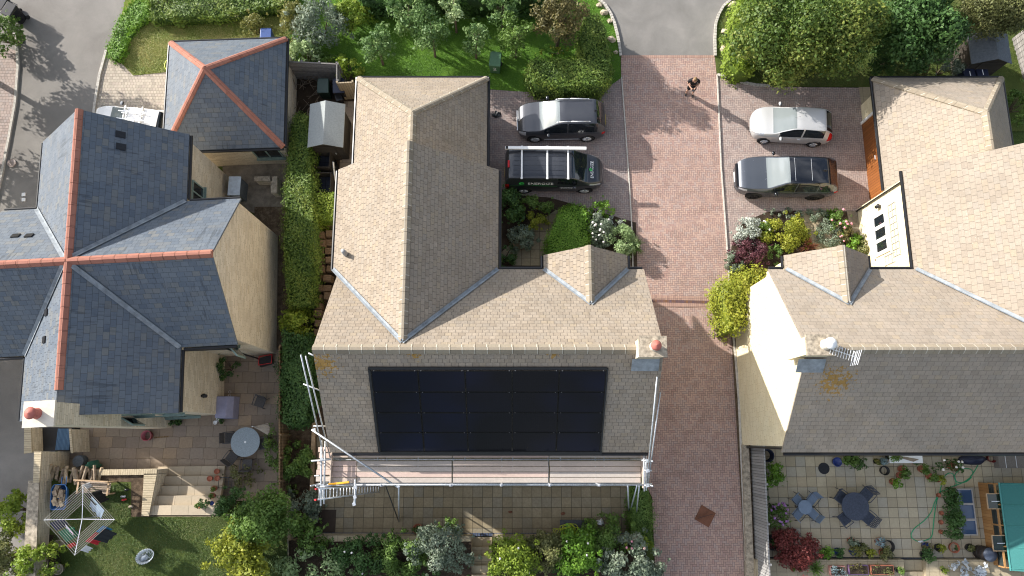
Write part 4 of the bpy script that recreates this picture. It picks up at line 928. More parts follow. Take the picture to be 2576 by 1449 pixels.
# left gable rails, rakers and standards
pole(ap(757, 893, 8.55), ap(816, 1153, 4.75)); pole(ap(769, 896, 8.3), ap(831, 1153, 4.7))
pole(ap(809, 1108, 5.2), ap(807, 1273, 5.2), .038); pole(ap(818, 1110, 5.05), ap(815, 1268, 5.05), .038)
pole(ap(763, 966, 7.1), ap(812, 985, 7.0), nm='pole'); pole(ap(776, 888, 8.3), ap(800, 900, 8.2))
pole(ap(784, 1081, 5.9), ap(1001, 1226, 5.3), .036)
pole(ap(788, 1072, 5.6), ap(818, 1072, 5.6)); pole(ap(783, 1160, 5.5), ap(832, 1156, 5.5)); pole(ap(797, 1226, 5.4), ap(836, 1221, 5.4)); pole(ap(791, 1197, 4.5), ap(812, 1196, 4.5))
pole(ap(894, 1206, 5.3), ap(893, 1270, 5.3), .04); pole(ap(898, 1226, 5.1), ap(890, 1268, 5.25), .034)
for x, y, z in ((894, 1226, 5.36), (893, 1250, 5.36), (891, 1268, 5.3), (810, 1156, 5.25), (812, 1222, 5.2), (1002, 1222, 5.3), (790, 1082, 5.8)):
    p = at(x, y, z); MB().box(p, (.12, .12, .10), .3).build('coupler', K['steel'], SC)
for px in (800, 812):
    p = at(px, 1218, ZD); pole((p.x, p.y, 0), (p.x, p.y, 5.6)); p = at(px, 1157, ZD); pole((p.x, p.y, 0), (p.x, p.y, 5.5))
# raking shores to the patio
pole(ap(1003, 1222, ZD - .1), ap(1003, 1313, 0), .036); pole(ap(970, 1222, ZD - .1), ap(1001, 1306, .15), .024, 'pot_dark')
pole(ap(1579, 1222, ZD - .1), ap(1582, 1290, 0), .036); pole(ap(1602, 1222, ZD - .1), ap(1585, 1288, .1), .03); pole(ap(1608, 1222, ZD - .1), ap(1600, 1300, 0), .03)
# right gable rails
pole(ap(1653, 948, 7.75), ap(1627, 1212, 4.9)); pole(ap(1661, 987, 7.0), ap(1630, 1218, 4.9))
pole(ap(1620, 1136, 5.1), ap(1621, 1236, 5.1)); pole(ap(1625, 1121, 5.0), ap(1626, 1234, 4.95)); 
for x0, x1, y in ((1614, 1641, 1158), (1619, 1640, 1183), (1620, 1643, 1221)): pole(ap(x0, y, 5.25), ap(x1, y + 1, 5.25))
for px, py in ((1628, 1218), (1628, 1158)): p = at(px, py, ZD); pole((p.x, p.y, 0), (p.x, p.y, 5.7))
for x, y in ((1629, 1159), (1629, 1184), (1628, 1221)): MB().box(at(x, y, 5.3), (.13, .13, .10), .2).build('coupler', K['steel'], SC)
# ladder tied at the corner
LD = thing('ladder', 'aluminium ladder with red feet lying against the corner of the scaffold deck', 'ladder', (0, 0, 0))
A0, A1, B0, B1 = at(798, 1230, 5.9), at(797, 1257, 5.75), at(955, 1220, .02), at(955, 1237, .02)
K['red'] = m_plain('red_plastic', (.55, .03, .03), .4)
MB().tube(A0, B0, .03).build('rail', K['alu'], LD, True); MB().tube(A1, B1, .03).build('rail', K['alu'], LD, True)
for i in range(20):
    t = (i + .6) / 20; MB().tube(A0.lerp(B0, t), A1.lerp(B1, t), .018, n=6).build('rung', K['alu'], LD, True)
for q, d in ((A0, B0), (A1, B1)): MB().tube(q, q + (q - d).normalized() * .14, .038).build('end_cap', K['red'], LD)
tag(MB().path([at(826, 1219, 5.2), at(845, 1217, 5.1), at(862, 1215, 5.15), at(878, 1213, 5.2)], .045, 6).build('strap', m_plain('orange_strap', (.65, .32, .02), .6)), 'orange webbing strap lying along the scaffold rail above the ladder', 'strap')
# ---------------------------------------------------------------- cars
def cat(xs, ys, x):
    "smooth (monotone-ish cubic) interpolation through control points"
    xs, ys = np.array(xs, float), np.array(ys, float); m = np.zeros(len(xs)); d = np.diff(ys) / np.diff(xs)
    m[1:-1] = np.where(d[:-1] * d[1:] > 0, 2 * d[:-1] * d[1:] / (d[:-1] + d[1:] + 1e-12), 0); m[0], m[-1] = d[0], d[-1]
    i = np.clip(np.searchsorted(xs, x) - 1, 0, len(xs) - 2); h = xs[i + 1] - xs[i]; t = (x - xs[i]) / h
    return (2 * t**3 - 3 * t**2 + 1) * ys[i] + (t**3 - 2 * t**2 + t) * h * m[i] + (-2 * t**3 + 3 * t**2) * ys[i + 1] + (t**3 - t**2) * h * m[i + 1]
def car(name, label, S, loc, rz):
    """S: stations x (rear to front) with half width W, belt height B, top height T, top half width U; and windows"""
    root = thing(name, label, S.get('cat', 'car'), (loc[0], loc[1], .06), rz, S.get('group'))
    x0, x1 = S['x'][0], S['x'][-1]
    key = sorted(set([round(v, 3) for v in list(np.linspace(x0, x1, 64)) + S.get('cuts', [])]))
    X = np.array(key); W, B, T, U = (cat(S['x'], S[k], X) for k in 'WBTU'); T = np.maximum(T, B + .004)
    Z0 = cat([x0, x0 + .25, x0 + .9, x1 - .9, x1 - .25, x1], [.38, .26, .20, .20, .22, .34], X)
    ts = [0, .5, 1, 1.5, 2, 2.5, 3, 3.4, 3.7, 4, 4.15, 4.5, 5, 5.5, 5.85, 6, 6.15, 6.6, 7, 7.5, 8]
    ring = []
    for i in range(len(X)):
        w, b, t, u, z = W[i], B[i], T[i], U[i], Z0[i]
        hgt = t - b; ub = w * .955
        cp = np.array([(w * .90, z), (w * .985, z + .10), (w, z + (b - z) * .5), (w * .99, b - .09), (ub, b), (ub + (u - ub) * .42, b + hgt * .48), (u, b + hgt * .93), (u * .62, t - .012 * min(1, hgt * 4)), (0, t)])
        k = np.arange(9)
        ring.append([(cat(k, cp[:, 0], np.array([q]))[0], cat(k, cp[:, 1], np.array([q]))[0]) for q in ts])
    ring = np.array(ring); nT = len(ts)
    def region(xm, tm, side, hg):
        if S.get('ws') and S['ws'][0] < xm < S['ws'][1] and tm > 6.14: return 'windscreen'
        if S.get('rw') and S['rw'][0] < xm < S['rw'][1] and tm > S.get('rwt', 6.14): return 'rear_window'
        for k, (a, c) in enumerate(S['sw']):
            if a < xm < c and 4.14 < tm < 5.86 and hg > .10: return ('side_window', k, side)
        if S.get('hl') and S['hl'][0] < xm < S['hl'][1] and S['hl'][2] < tm < S['hl'][3]: return ('headlight', 0, side)
        if S.get('tl') and S['tl'][0] < xm < S['tl'][1] and S['tl'][2] < tm < S['tl'][3]: return ('tail_light', 0, side)
        if S.get('rf') and S['rf'][0] < xm < S['rf'][1] and tm > S['rf'][2]: return 'roof_panel'
        if tm < S.get('clad', .9): return 'sill_trim'
        return 'body'
    parts = {}
    for i in range(len(X) - 1):
        for j in range(nT - 1):
            for side in (1, -1):
                key_ = region((X[i] + X[i + 1]) / 2, (ts[j] + ts[j + 1]) / 2, side, (T[i] + T[i + 1] - B[i] - B[i + 1]) / 2)
                P = [(X[a], ring[a, c, 0] * side, ring[a, c, 1]) for a, c in ((i, j), (i + 1, j), (i + 1, j + 1), (i, j + 1))]
                if side > 0: P = P[::-1]
                parts.setdefault(key_, []).append(P)
    for a, fl in ((0, False), (len(X) - 1, True)):      # end caps
        for j in range(nT - 1):
            P = [(X[a], ring[a, j, 0], ring[a, j, 1]), (X[a], ring[a, j + 1, 0], ring[a, j + 1, 1]), (X[a], -ring[a, j + 1, 0], ring[a, j + 1, 1]), (X[a], -ring[a, j, 0], ring[a, j, 1])]
            parts.setdefault('body', []).append(P[::-1] if fl else P)
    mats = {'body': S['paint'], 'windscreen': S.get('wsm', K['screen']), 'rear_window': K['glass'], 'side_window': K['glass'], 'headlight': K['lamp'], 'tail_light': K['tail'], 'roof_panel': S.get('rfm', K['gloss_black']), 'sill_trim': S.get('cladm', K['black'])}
    for k_, fs in parts.items():
        nm = k_ if isinstance(k_, str) else k_[0]
        mb = MB()
        for P in fs: mb.add(P, [(0, 1, 2, 3)])
        o = mb.build(nm, mats[nm], root, True); bm = bmesh.new(); bm.from_mesh(o.data); bmesh.ops.remove_doubles(bm, verts=bm.verts[:], dist=.0008); bmesh.ops.recalc_face_normals(bm, faces=bm.faces[:]) if nm == 'body' else None; bm.to_mesh(o.data); bm.free()
    # wheels: arch, tyre, rim with spokes
    rw = S.get('r', .33)
    for wx in S['wx']:
        for side in (1, -1):
            yw = float(cat(S['x'], S['W'], np.array([wx]))[0]) * .985
            MB().lathe((wx, side * (yw - .08), rw + .015), [(rw + .065, -.09 * side), (rw + .065, .092 * side), (.05, .092 * side)], 28, 'Y').build('wheel_arch', K['rubber'], root) if False else None
            ar = MB(); ar.lathe((0, 0, 0), [(0, .0), (rw + .06, .0), (rw + .06, -.12)], 28, 'Y')
            ar.v = [Vector((p.x + wx, side * (yw + .012 + (p.y if p.y < .06 else -p.y)), max(.17, p.z + rw + .02))) for p in ar.v]; ar.build('wheel_arch', K['arch'], root)
            wb = thing_part('wheel', root)
            ty = MB().lathe((wx, side * (yw - .07), rw), [(rw * .66, -.10), (rw * .95, -.11), (rw, -.07), (rw, .07), (rw * .95, .11), (rw * .66, .10)], 28, 'Y')
            ty.build('tyre', K['rubber'], wb, True)
            rm = MB(); yo = side * (yw + .022)
            n = S.get('spokes', 5)
            for s_ in range(n):
                a = 2 * math.pi * s_ / n; c_ = Vector((wx, yo, rw)); e_ = c_ + Vector((math.cos(a), 0, math.sin(a))) * rw * .64; rm.tube(c_, e_, .045, .032, 6)
            rm.lathe((wx, yo, rw), [(rw * .60, -.02), (rw * .68, .0), (rw * .68, .012), (rw * .60, .012)], 24, 'Y'); rm.lathe((wx, yo, rw), [(0, -.03), (.06, -.03), (.06, .02), (0, .02)], 12, 'Y')
            rm.build('rim', S.get('rimm', K['alu']), wb, True)
            MB().lathe((wx, side * (yw + .012), rw), [(0, 0), (rw * .62, 0), (rw * .62, .004)], 24, 'Y').build('brake_disc', K['arch'], wb)
    mx, mz = S['mir']; yw = float(cat(S['x'], S['W'], np.array([mx]))[0])
    for side in (1, -1):
        mb = MB().blob((mx - .03, side * (yw + .10), mz), (.075, .12, .075), 3, .05, 10); o = mb.build('mirror', S.get('mirm', S['paint']), root, True)
        MB().box((mx - .10, side * (yw + .10), mz), (.01, .17, .10)).build('mirror_glass', K['glass'], o)
    for fx, nm, mm in ((x1 + .006, 'number_plate', K['plate_w']), (x0 - .006, 'number_plate', K['plate_y'])):
        MB().box((fx, 0, .5 if fx > 0 else .62), (.012, .52, .11)).build(nm, mm, root)
    return root
def thing_part(name, parent):
    o = bpy.data.objects.new(name, None); COL.objects.link(o); o.parent = parent; o.empty_display_size = .1; return o
K['screen'] = m_glass('painted_sheen_windscreen', (.20, .225, .225), .07)  # bright sky sheen on the glass is put into its pale base colour
K['gloss_black'] = m_paint('gloss_black', (.008, .009, .012), .1, .06, 1.0)
K['arch'] = m_plain('arch_black', (.008, .008, .009), .9); K['lamp'] = m_plain('headlamp_glass', (.55, .57, .60), .08, .4); K['tail'] = m_plain('tail_lamp_red', (.45, .008, .01), .12)
K['plate_w'] = m_plain('plate_white', (.75, .75, .72), .4); K['plate_y'] = m_plain('plate_yellow', (.75, .55, .06), .4)
suv = dict(x=[-2.21, -2.12, -1.9, -1.55, -1.0, -.2, .15, .62, 1.1, 1.6, 1.95, 2.12, 2.21],
           W=[.60, .78, .87, .90, .905, .905, .905, .90, .895, .86, .76, .62, .40], B=[.62, .90, .98, 1.02, 1.02, 1.0, .99, .98, .98, .93, .84, .72, .55],
           T=[.64, 1.0, 1.36, 1.655, 1.69, 1.70, 1.66, 1.40, 1.13, 1.04, .94, .80, .60], U=[.55, .62, .60, .62, .63, .63, .63, .68, .76, .74, .66, .58, .45],
           ws=(.13, 1.10), rw=(-2.15, -1.66), sw=[(-1.72, -.30), (-.22, .88)], hl=(1.78, 2.13, 2.6, 4.9), tl=(-2.17, -1.96, 2.3, 3.9), cuts=[.13, 1.10, -2.15, -1.66, -1.72, -.3, -.22, .88, 1.78, 2.13, -2.17, -1.96],
           wx=(-1.28, 1.32), r=.35, mir=(.72, 1.05), paint=m_paint('dark_grey_metallic', (.055, .058, .068), .35, .3), spokes=9)
def place(px, py, z=.5): return at(px, py, z)
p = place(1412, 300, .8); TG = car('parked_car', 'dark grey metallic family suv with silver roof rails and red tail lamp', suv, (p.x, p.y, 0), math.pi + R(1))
for s_ in (1, -1):
    rl = MB(); q = [(-1.35, s_ * .585, 1.68), (-1.25, s_ * .59, 1.735), (-.4, s_ * .60, 1.765), (.2, s_ * .60, 1.73), (.32, s_ * .60, 1.68)]; rl.path(q, .022, 8); rl.build('roof_rail', K['alu'], TG, True)
    MB().box((-.1, s_ * .908, .36), (1.9, .015, .03)).build('door_trim', K['alu'], TG)
MB().box((-1.62, 0, 1.69), (.14, .05, .06)).build('roof_aerial', K['black'], TG); MB().box((2.2, 0, .68), (.03, 1.05, .05)).build('grille_trim', K['alu'], TG)
MB().lathe((2.205, 0, .70), [(.075, -.01), (.075, .01), (0, .015)], 18, 'X').build('badge', K['alu'], TG)
sf = dict(x=[-1.97, -1.90, -1.7, -1.35, -.8, -.3, .0, .50, 1.0, 1.4, 1.72, 1.88, 1.97],
          W=[.58, .76, .82, .84, .84, .84, .84, .838, .83, .80, .71, .58, .36], B=[.60, .85, .93, .95, .95, .92, .91, .90, .90, .86, .78, .68, .52],
          T=[.62, .98, 1.22, 1.43, 1.46, 1.47, 1.44, 1.24, 1.03, .96, .87, .75, .56], U=[.5, .56, .55, .56, .57, .57, .57, .62, .70, .69, .62, .54, .4],
          ws=(.0, 1.02), rw=(-1.93, -1.46), rwt=6.14, sw=[(-1.42, -.42), (-.34, .72)], hl=(1.45, 1.84, 3.5, 6.3), tl=(-1.94, -1.66, 2.6, 5.9), cuts=[.0, 1.02, -1.93, -1.46, -1.42, -.42, -.34, .72, 1.45, 1.84, -1.94, -1.66],
          wx=(-1.22, 1.24), r=.30, mir=(.68, .98), paint=m_paint('silver_metallic', (.55, .55, .54), .35, .32), clad=.4)
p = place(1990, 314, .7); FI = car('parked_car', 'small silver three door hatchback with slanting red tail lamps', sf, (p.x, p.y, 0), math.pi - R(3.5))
MB().tube((.1, 0, 1.47), (-.12, 0, 1.62), .006, n=6).build('roof_aerial', K['black'], FI)
for s_ in (1, -1): MB().box((-.3, s_ * .853, .80), (.16, .03, .03)).build('door_handle', K['alu'], FI)
vl = dict(x=[-2.40, -2.30, -2.0, -1.6, -1.0, -.2, .15, .62, 1.05, 1.6, 2.05, 2.28, 2.40],
          W=[.66, .84, .93, .955, .96, .96, .96, .955, .95, .92, .83, .68, .46], B=[.70, .98, 1.04, 1.04, 1.02, 1.0, 1.0, 1.0, 1.0, .97, .90, .80, .62],
          T=[.72, 1.08, 1.36, 1.58, 1.64, 1.66, 1.62, 1.36, 1.14, 1.08, 1.00, .87, .66], U=[.62, .66, .63, .64, .65, .66, .66, .72, .80, .80, .72, .64, .5],
          ws=(.13, 1.06), rw=(-2.33, -1.86), sw=[(-2.0, -1.28), (-1.24, -.26), (-.20, .82)], hl=(1.95, 2.30, 3.0, 4.6), tl=(-2.36, -2.1, 3.0, 4.0), rf=(-1.86, .13, 5.86), cuts=[.13, 1.06, -2.33, -1.86, -2.0, -1.28, -1.24, -.26, -.2, .82, 1.95, 2.3, -2.36, -2.1],
          wx=(-1.42, 1.45), r=.38, mir=(.70, 1.06), paint=m_paint('grey_green_metallic', (.078, .088, .105), .45, .2), mirm=K['gloss_black'], rimm=K['black'], spokes=5)
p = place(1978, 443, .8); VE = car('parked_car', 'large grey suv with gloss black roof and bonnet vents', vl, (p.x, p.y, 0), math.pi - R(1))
VE.scale = (1.03, 1, 1)
for s_ in (1, -1): MB().box((1.28, s_ * .62, 1.075), (.34, .11, .03)).build('bonnet_vent', K['black'], VE)
MB().box((-1.5, 0, 1.645), (.20, .05, .07)).build('roof_aerial', K['gloss_black'], VE); MB().box((-.85, 0, 1.665), (.012, 1.1, .006)).build('sunroof_seam', K['alu'], VE); MB().box((-.08, 0, 1.665), (.012, 1.15, .006)).build('sunroof_seam', K['alu'], VE)
MB().box((2.385, 0, .78), (.06, 1.15, .16)).build('grille', K['black'], VE)
van = dict(x=[-2.19, -2.14, -2.0, -1.7, -1.0, 0, .72, .95, 1.30, 1.50, 1.85, 2.05, 2.19], cat='van', wsm=K['glass'],
           W=[.80, .87, .895, .905, .905, .905, .90, .895, .88, .86, .78, .68, .5], B=[.9, 1.15, 1.18, 1.18, 1.18, 1.15, 1.10, 1.08, 1.06, 1.02, .90, .76, .55],
           T=[.95, 1.40, 1.76, 1.80, 1.81, 1.81, 1.76, 1.60, 1.28, 1.14, 1.00, .86, .62], U=[.72, .74, .76, .77, .77, .77, .75, .74, .74, .72, .62, .54, .4],
           ws=(.72, 1.44), rw=(-2.17, -2.03), sw=[(.12, .98)], hl=(1.55, 2.06, 3.4, 4.7), tl=(-2.18, -2.0, 1.6, 3.6), cuts=[.72, 1.44, -2.17, -2.03, .12, .98, 1.55, 2.06, -2.18, -2.0],
           wx=(-1.35, 1.38), r=.31, mir=(.92, 1.12), paint=m_paint('dark_blue_grey_van', (.035, .038, .046), .25, .32), spokes=6)
p = place(1394, 429, .9); VN = car('van', 'dark panel van with white roof bars and green and white lettering', van, (p.x, p.y, 0), -R(.5))
VN.scale = (1.1, .97, 1)
for x in (-1.45, -.35, .55): MB().box((x, 0, 1.885), (.07, 1.72, .05)).box((x, .80, 1.83), (.10, .05, .10)).box((x, -.80, 1.83), (.10, .05, .10)).build('roof_bar', K['white'], VN)
MB().box((-.42, .70, 1.985), (3.5, .14, .12)).build('pipe_carrier', K['white'], VN); MB().box((-2.1, .70, 1.97), (.10, .14, .16)).build('carrier_cap', K['black'], VN)
for k in range(6): MB().box((-.7, -.6 + .24 * k, 1.812), (2.2, .012, .008)).build('roof_rib', van['paint'], VN)
MB().box((-2.02, -.05, 1.80), (.08, .36, .03)).build('brake_lamp', K['tail'], VN)
K['paper'] = m_plain('pale_paper', (.45, .44, .33), .8); MB().box((1.05, .35, 1.34), (.30, .45, .01), M=Matrix.Rotation(R(32), 3, 'Y')).build('dash_papers', K['paper'], VN)
K['sign_white'] = m_plain('white_vinyl', (.80, .82, .82), .5); K['sign_green'] = m_plain('green_vinyl', (.05, .50, .10), .5)
def text(body, size, m, parent, mat4, name='lettering', align='CENTER'):
    c = bpy.data.curves.new(name, 'FONT'); c.body = body; c.size = size; c.extrude = .002; c.align_x = align; c.align_y = 'CENTER'; c.materials.append(m)
    t_ = bpy.data.objects.new(name, c); COL.objects.link(t_); me = bpy.data.meshes.new_from_object(t_.evaluated_get(bpy.context.evaluated_depsgraph_get())); bpy.data.objects.remove(t_)
    o = bpy.data.objects.new(name, me); COL.objects.link(o); o.parent = parent; o.matrix_local = mat4; return o
def frame(o, ex, ey): ex, ey = Vector(ex).normalized(), Vector(ey).normalized(); ez = ex.cross(ey); m = Matrix((ex, ey, ez)).transposed().to_4x4(); m.translation = Vector(o); return m
sd_n = Vector((0, -.955, .29))
text('ENERGIZE', .25, K['sign_white'], VN, frame((-.62, -.885, 1.30), (1, 0, 0), (0, .22, 1)))
text('Solar, Heat Pump & Battery Installers', .05, K['sign_green'], VN, frame((-.62, -.908, 1.165), (1, 0, 0), (0, .1, 1)))
text('ENERGIZE', .20, K['sign_white'], VN, frame((1.66, -.05, 1.115), (0, 1, .0), (-1, 0, .33)))
def emblem(c, ex, ey, r, nm):
    m = frame(c, ex, ey); mb = MB(); P = [m @ Vector((math.cos(a * .314) * r, math.sin(a * .314) * r, 0)) for a in range(20)]; mb.poly(P); Q = [m @ Vector((math.cos(a * .314) * r, math.sin(a * .314) * r, -.02)) for a in range(20)]
    o = mb.build(nm, K['sign_green'], VN)
    b = MB()
    for dy in (-.5, 0, .5): b.add([m @ Vector((x * r, (dy + y) * r, .003)) for x, y in ((-.35, -.1), (.75, -.1), (.75, .1), (-.35, .1))], [(0, 1, 2, 3)])
    b.build('emblem_bars', K['gloss_black'], o)
emblem((-1.45, -.88, 1.31), (1, 0, 0), (0, .22, 1), .115, 'emblem'); emblem((1.60, -.05, 1.14), (0, 1, 0), (-1, 0, .33), .08, 'emblem')
MB().add([(-1.95, -.916, 1.10), (.12, -.918, 1.05), (.12, -.918, 1.075), (-1.95, -.916, 1.115)], [(0, 1, 2, 3)]).build('green_stripe', K['sign_green'], VN)
for i, wd in enumerate((.55, .5, .42)): text(('solar power heat pumps', 'battery storage car charging', 'call today for a survey')[i], .055, K['sign_white'], VN, frame((.55, -.915, .90 - .07 * i), (1, 0, 0), (0, .05, 1)))
wh = dict(sf); wh.update(paint=m_paint('white_car_paint', (.80, .80, .79), 0, .3), x=[v * 1.06 for v in sf['x']], rwt=6.14)
wh['cuts'] = [-2.05, -1.52]; wh['rw'] = (-2.05, -1.52); wh['tl'] = (-2.05, -1.85, 2.4, 5.2)
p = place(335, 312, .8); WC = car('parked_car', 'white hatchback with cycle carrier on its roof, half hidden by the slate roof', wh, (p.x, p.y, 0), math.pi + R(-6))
for x in (.1, -.75): MB().box((x, 0, 1.52), (.06, 1.25, .035)).box((x, .52, 1.49), (.10, .10, .06)).box((x, -.52, 1.49), (.10, .10, .06)).build('roof_bar', K['white'], WC)
for y in (-.3, .1): MB().box((-.3, y, 1.56), (1.35, .05, .03)).box((-.5, y + .1, 1.60), (.10, .08, .10)).box((.1, y + .1, 1.58), (.14, .06, .05)).build('cycle_carrier', K['alu'], WC)
# ---------------------------------------------------------------- person flying the drone
SK = m_plain('skin', (.52, .31, .22), .55, 0, .06, 8); CLB = m_plain('black_cotton', (.012, .012, .014), .85, 0, .3, 20); HR = m_plain('dark_blond_hair', (.20, .125, .055), .6, 0, .45, 60)
pp = at(1735, 237, 0); PS = thing('person', 'person in black t-shirt and shorts looking down at a hand controller', 'person', (pp.x, pp.y, .075), R(-6)); PS.rotation_euler.y = R(-5)
def skin(name, V, E, Rr, m, parent, root=0, sub=2):
    me = bpy.data.meshes.new(name); me.from_pydata(V, E, []); o = bpy.data.objects.new(name, me); COL.objects.link(o); o.parent = parent; me.materials.append(m)
    md = o.modifiers.new('Skin', 'SKIN'); md.use_smooth_shade = True
    for i, r_ in enumerate(Rr): me.skin_vertices[0].data[i].radius = (r_ if hasattr(r_, '__len__') else (r_, r_)); me.skin_vertices[0].data[i].use_root = (i == root)
    s_ = o.modifiers.new('Sub', 'SUBSURF'); s_.levels = s_.render_levels = sub; return o
# facing -Y (down the drive); right foot forward
V = [(0, .02, .94), (0, .03, 1.12), (0, .02, 1.30), (0, -.01, 1.44), (0, -.07, 1.54), (0, -.12, 1.62), (0, -.155, 1.70),
     (-.11, .02, .90), (-.15, -.03, .52), (-.20, .04, .10), (-.235, -.10, .035), (.11, .02, .90), (.13, -.06, .52), (.12, -.02, .10), (.13, -.17, .035),
     (-.20, -.02, 1.40), (-.28, -.02, 1.12), (-.10, -.26, 1.06), (-.055, -.31, 1.075), (.20, -.02, 1.40), (.28, -.02, 1.12), (.10, -.26, 1.06), (.055, -.31, 1.075)]
E = [(0, 1), (1, 2), (2, 3), (3, 4), (4, 5), (5, 6), (0, 7), (7, 8), (8, 9), (9, 10), (0, 11), (11, 12), (12, 13), (13, 14), (3, 15), (15, 16), (16, 17), (17, 18), (3, 19), (19, 20), (20, 21), (21, 22)]
Rr = [(.16, .12), (.15, .11), (.17, .12), (.13, .09), .058, .075, .095, .10, .065, .045, .04, .10, .065, .045, .04, .065, .05, .036, .03, .065, .05, .036, .03]
skin('body', V, E, Rr, SK, PS)
for s_ in (-1, 1):      # hands: palm plus five bent fingers closing on the controller
    hx = .055 * s_; fv = [(hx * 1.25, -.285, 1.07), (hx, -.325, 1.078)]; fe = [(0, 1)]; fr = [.026, .028]
    for k in range(4):
        b = len(fv); fx = hx + s_ * (.022 - .015 * k); fv += [(fx, -.345, 1.085 - .008 * k), (fx - s_ * .012, -.375 + .004 * k, 1.075 - .008 * k), (fx - s_ * .03, -.380 + .006 * k, 1.058 - .008 * k)]; fe += [(1, b), (b, b + 1), (b + 1, b + 2)]; fr += [.010, .009, .008]
    b = len(fv); fv += [(hx - s_ * .022, -.32, 1.10), (hx - s_ * .040, -.345, 1.112)]; fe += [(1, b), (b, b + 1)]; fr += [.012, .010]
    skin('hand', fv, fe, fr, SK, PS, 0, 1)
skin('t_shirt', [(0, .02, .90), (0, .03, 1.12), (0, .02, 1.30), (0, -.005, 1.455), (-.205, -.02, 1.41), (-.265, -.02, 1.20), (.205, -.02, 1.41), (.265, -.02, 1.20)], [(0, 1), (1, 2), (2, 3), (3, 4), (4, 5), (3, 6), (6, 7)], [(.185, .145), (.175, .13), (.195, .14), (.12, .105), .085, .075, .085, .075], CLB, PS)
skin('shorts', [(0, .02, .95), (-.115, .01, .86), (-.155, -.03, .46), (.115, .01, .86), (.135, -.055, .46)], [(0, 1), (1, 2), (0, 3), (3, 4)], [(.18, .14), .125, .10, .125, .10], CLB, PS)
for fx, fy in ((-.225, -.03), (.127, -.10)):
    skin('shoe', [(fx, fy + .10, .05), (fx, fy, .055), (fx + .01, fy - .15, .04)], [(0, 1), (1, 2)], [.05, .052, .042], K['black'], PS, 1)
hr = MB().blob((0, -.125, 1.735), (.092, .112, .085), 5, .06, 14); hr.build('hair', HR, PS, True)
fc = MB().blob((0, -.262, 1.655), (.018, .022, .028), 1, 0, 8).blob((-.102, -.155, 1.67), (.014, .025, .034), 2, 0, 8).blob((.102, -.155, 1.67), (.014, .025, .034), 2, 0, 8); fc.build('face', SK, PS, True)
ey = MB().blob((-.035, -.240, 1.685), (.012, .008, .008), 1, 0, 8).blob((.035, -.240, 1.685), (.012, .008, .008), 1, 0, 8).box((0, -.248, 1.612), (.05, .006, .012)); ey.build('eyes_and_mouth', m_plain('dark_lip', (.16, .05, .045), .5), PS, True)
cc = PS.matrix_basis @ Vector((0, -.355, 1.075))
CT = thing('drone_controller', 'small dark hand controller held by the person on the drive', 'controller', cc, PS.rotation_euler.z)
bevel(MB().box((0, 0, 0), (.13, .085, .03)).build('case', K['black'], CT), .01); MB().box((0, -.07, .03), (.15, .012, .075), M=Matrix.Rotation(R(-40), 3, 'X')).build('phone', K['glass'], CT)
# ---------------------------------------------------------------- walls, fences, sheds, bins
def wall(label, pts, z0, z1, m, cap=None, name='garden_wall', cat='wall', ztop=True):
    q = [at(p[0], p[1], z1)[:2] for p in pts]; cx, cy = q[0]
    t = thing(name, label, cat, (cx, cy, z0)); q = [(x - cx, y - cy) for x, y in q]
    MB().prism(q, 0, z1 - z0).build('wall_body', m, t)
    if cap: 
        mx, my = sum(p[0] for p in q) / len(q), sum(p[1] for p in q) / len(q)
        MB().prism([(x + .03 * (1 if x > mx else -1), y + .03 * (1 if y > my else -1)) for x, y in q], z1 - z0 + .002, z1 - z0 + .05).build('coping', cap, t)
    return t
K['cap_brick'] = m_tile('brick_on_edge_coping', [(.46, .38, .25), (.56, .47, .32), (.52, .43, .29)], .4, .10, gap=.0, gapv=.14, stag=False, step=.015, joint=(.22, .18, .12), var=.3)
K['cap_brick_x'] = m_tile('brick_on_edge_coping_across', [(.46, .38, .25), (.56, .47, .32), (.52, .43, .29)], .10, 3, gap=.14, gapv=0, stag=False, step=.015, joint=(.22, .18, .12), var=.3)
wall('tall buff boundary wall between the street and the back garden', [(89, 1138), (104, 1138), (99, 1212), (87, 1212)], 0, 2.15, K['buff_brick'], K['cap_brick'])
wall('boundary wall with speckled grey coping beside the shrubs', [(74, 1211), (99, 1211), (88, 1460), (60, 1460)], 0, 2.05, K['buff_brick'], K['cap_stone'])
wall('low retaining wall with brick on edge coping beside the flower bed', [(243, 1183), (394, 1181), (394, 1192), (243, 1194)], 0, ZT + .1, K['buff_brick'], K['cap_brick_x'])
wall('low retaining wall running down beside the wide garden steps', [(365, 1193), (394, 1193), (374, 1296), (359, 1296)], 0, ZT + .1, K['buff_brick'], K['cap_brick'])
wall('buff wall on the street side of the bin store under the chimney', [(64, 1077), (78, 1077), (80, 1136), (64, 1140)], 0, 1.4, K['buff_brick'], K['cap_brick'])
wall('thin wall on the patio side of the bin store', [(176, 1080), (182, 1080), (184, 1138), (178, 1138)], 0, 1.4, K['buff_brick'], K['cap_brick'])
wall('low pale block wall beside the gravel yard', [(642, 446), (682, 446), (684, 455), (642, 455)], 0, .7, K['buff_brick'], K['cap_stone'])
wall('short stub of pale block wall beside the gravel yard', [(682, 446), (697, 446), (697, 486), (684, 486)], 0, .7, K['buff_brick'], K['cap_stone'])
wall('low concrete wall beside the drive at the foot of the grey fence', [(1868, 1119), (1884, 1119), (1898, 1460), (1879, 1460)], 0, .35, K['cap_stone'])
wall('buff retaining wall of the patio left of the narrow steps', [(798, 1348), (1184, 1349), (1184, 1360), (798, 1360)], 0, 1.0, K['crazy'], K['crazy'])
wall('buff retaining wall of the patio right of the narrow steps', [(1242, 1349), (1612, 1349), (1612, 1360), (1242, 1360)], 0, 1.0, K['crazy'], K['crazy'])
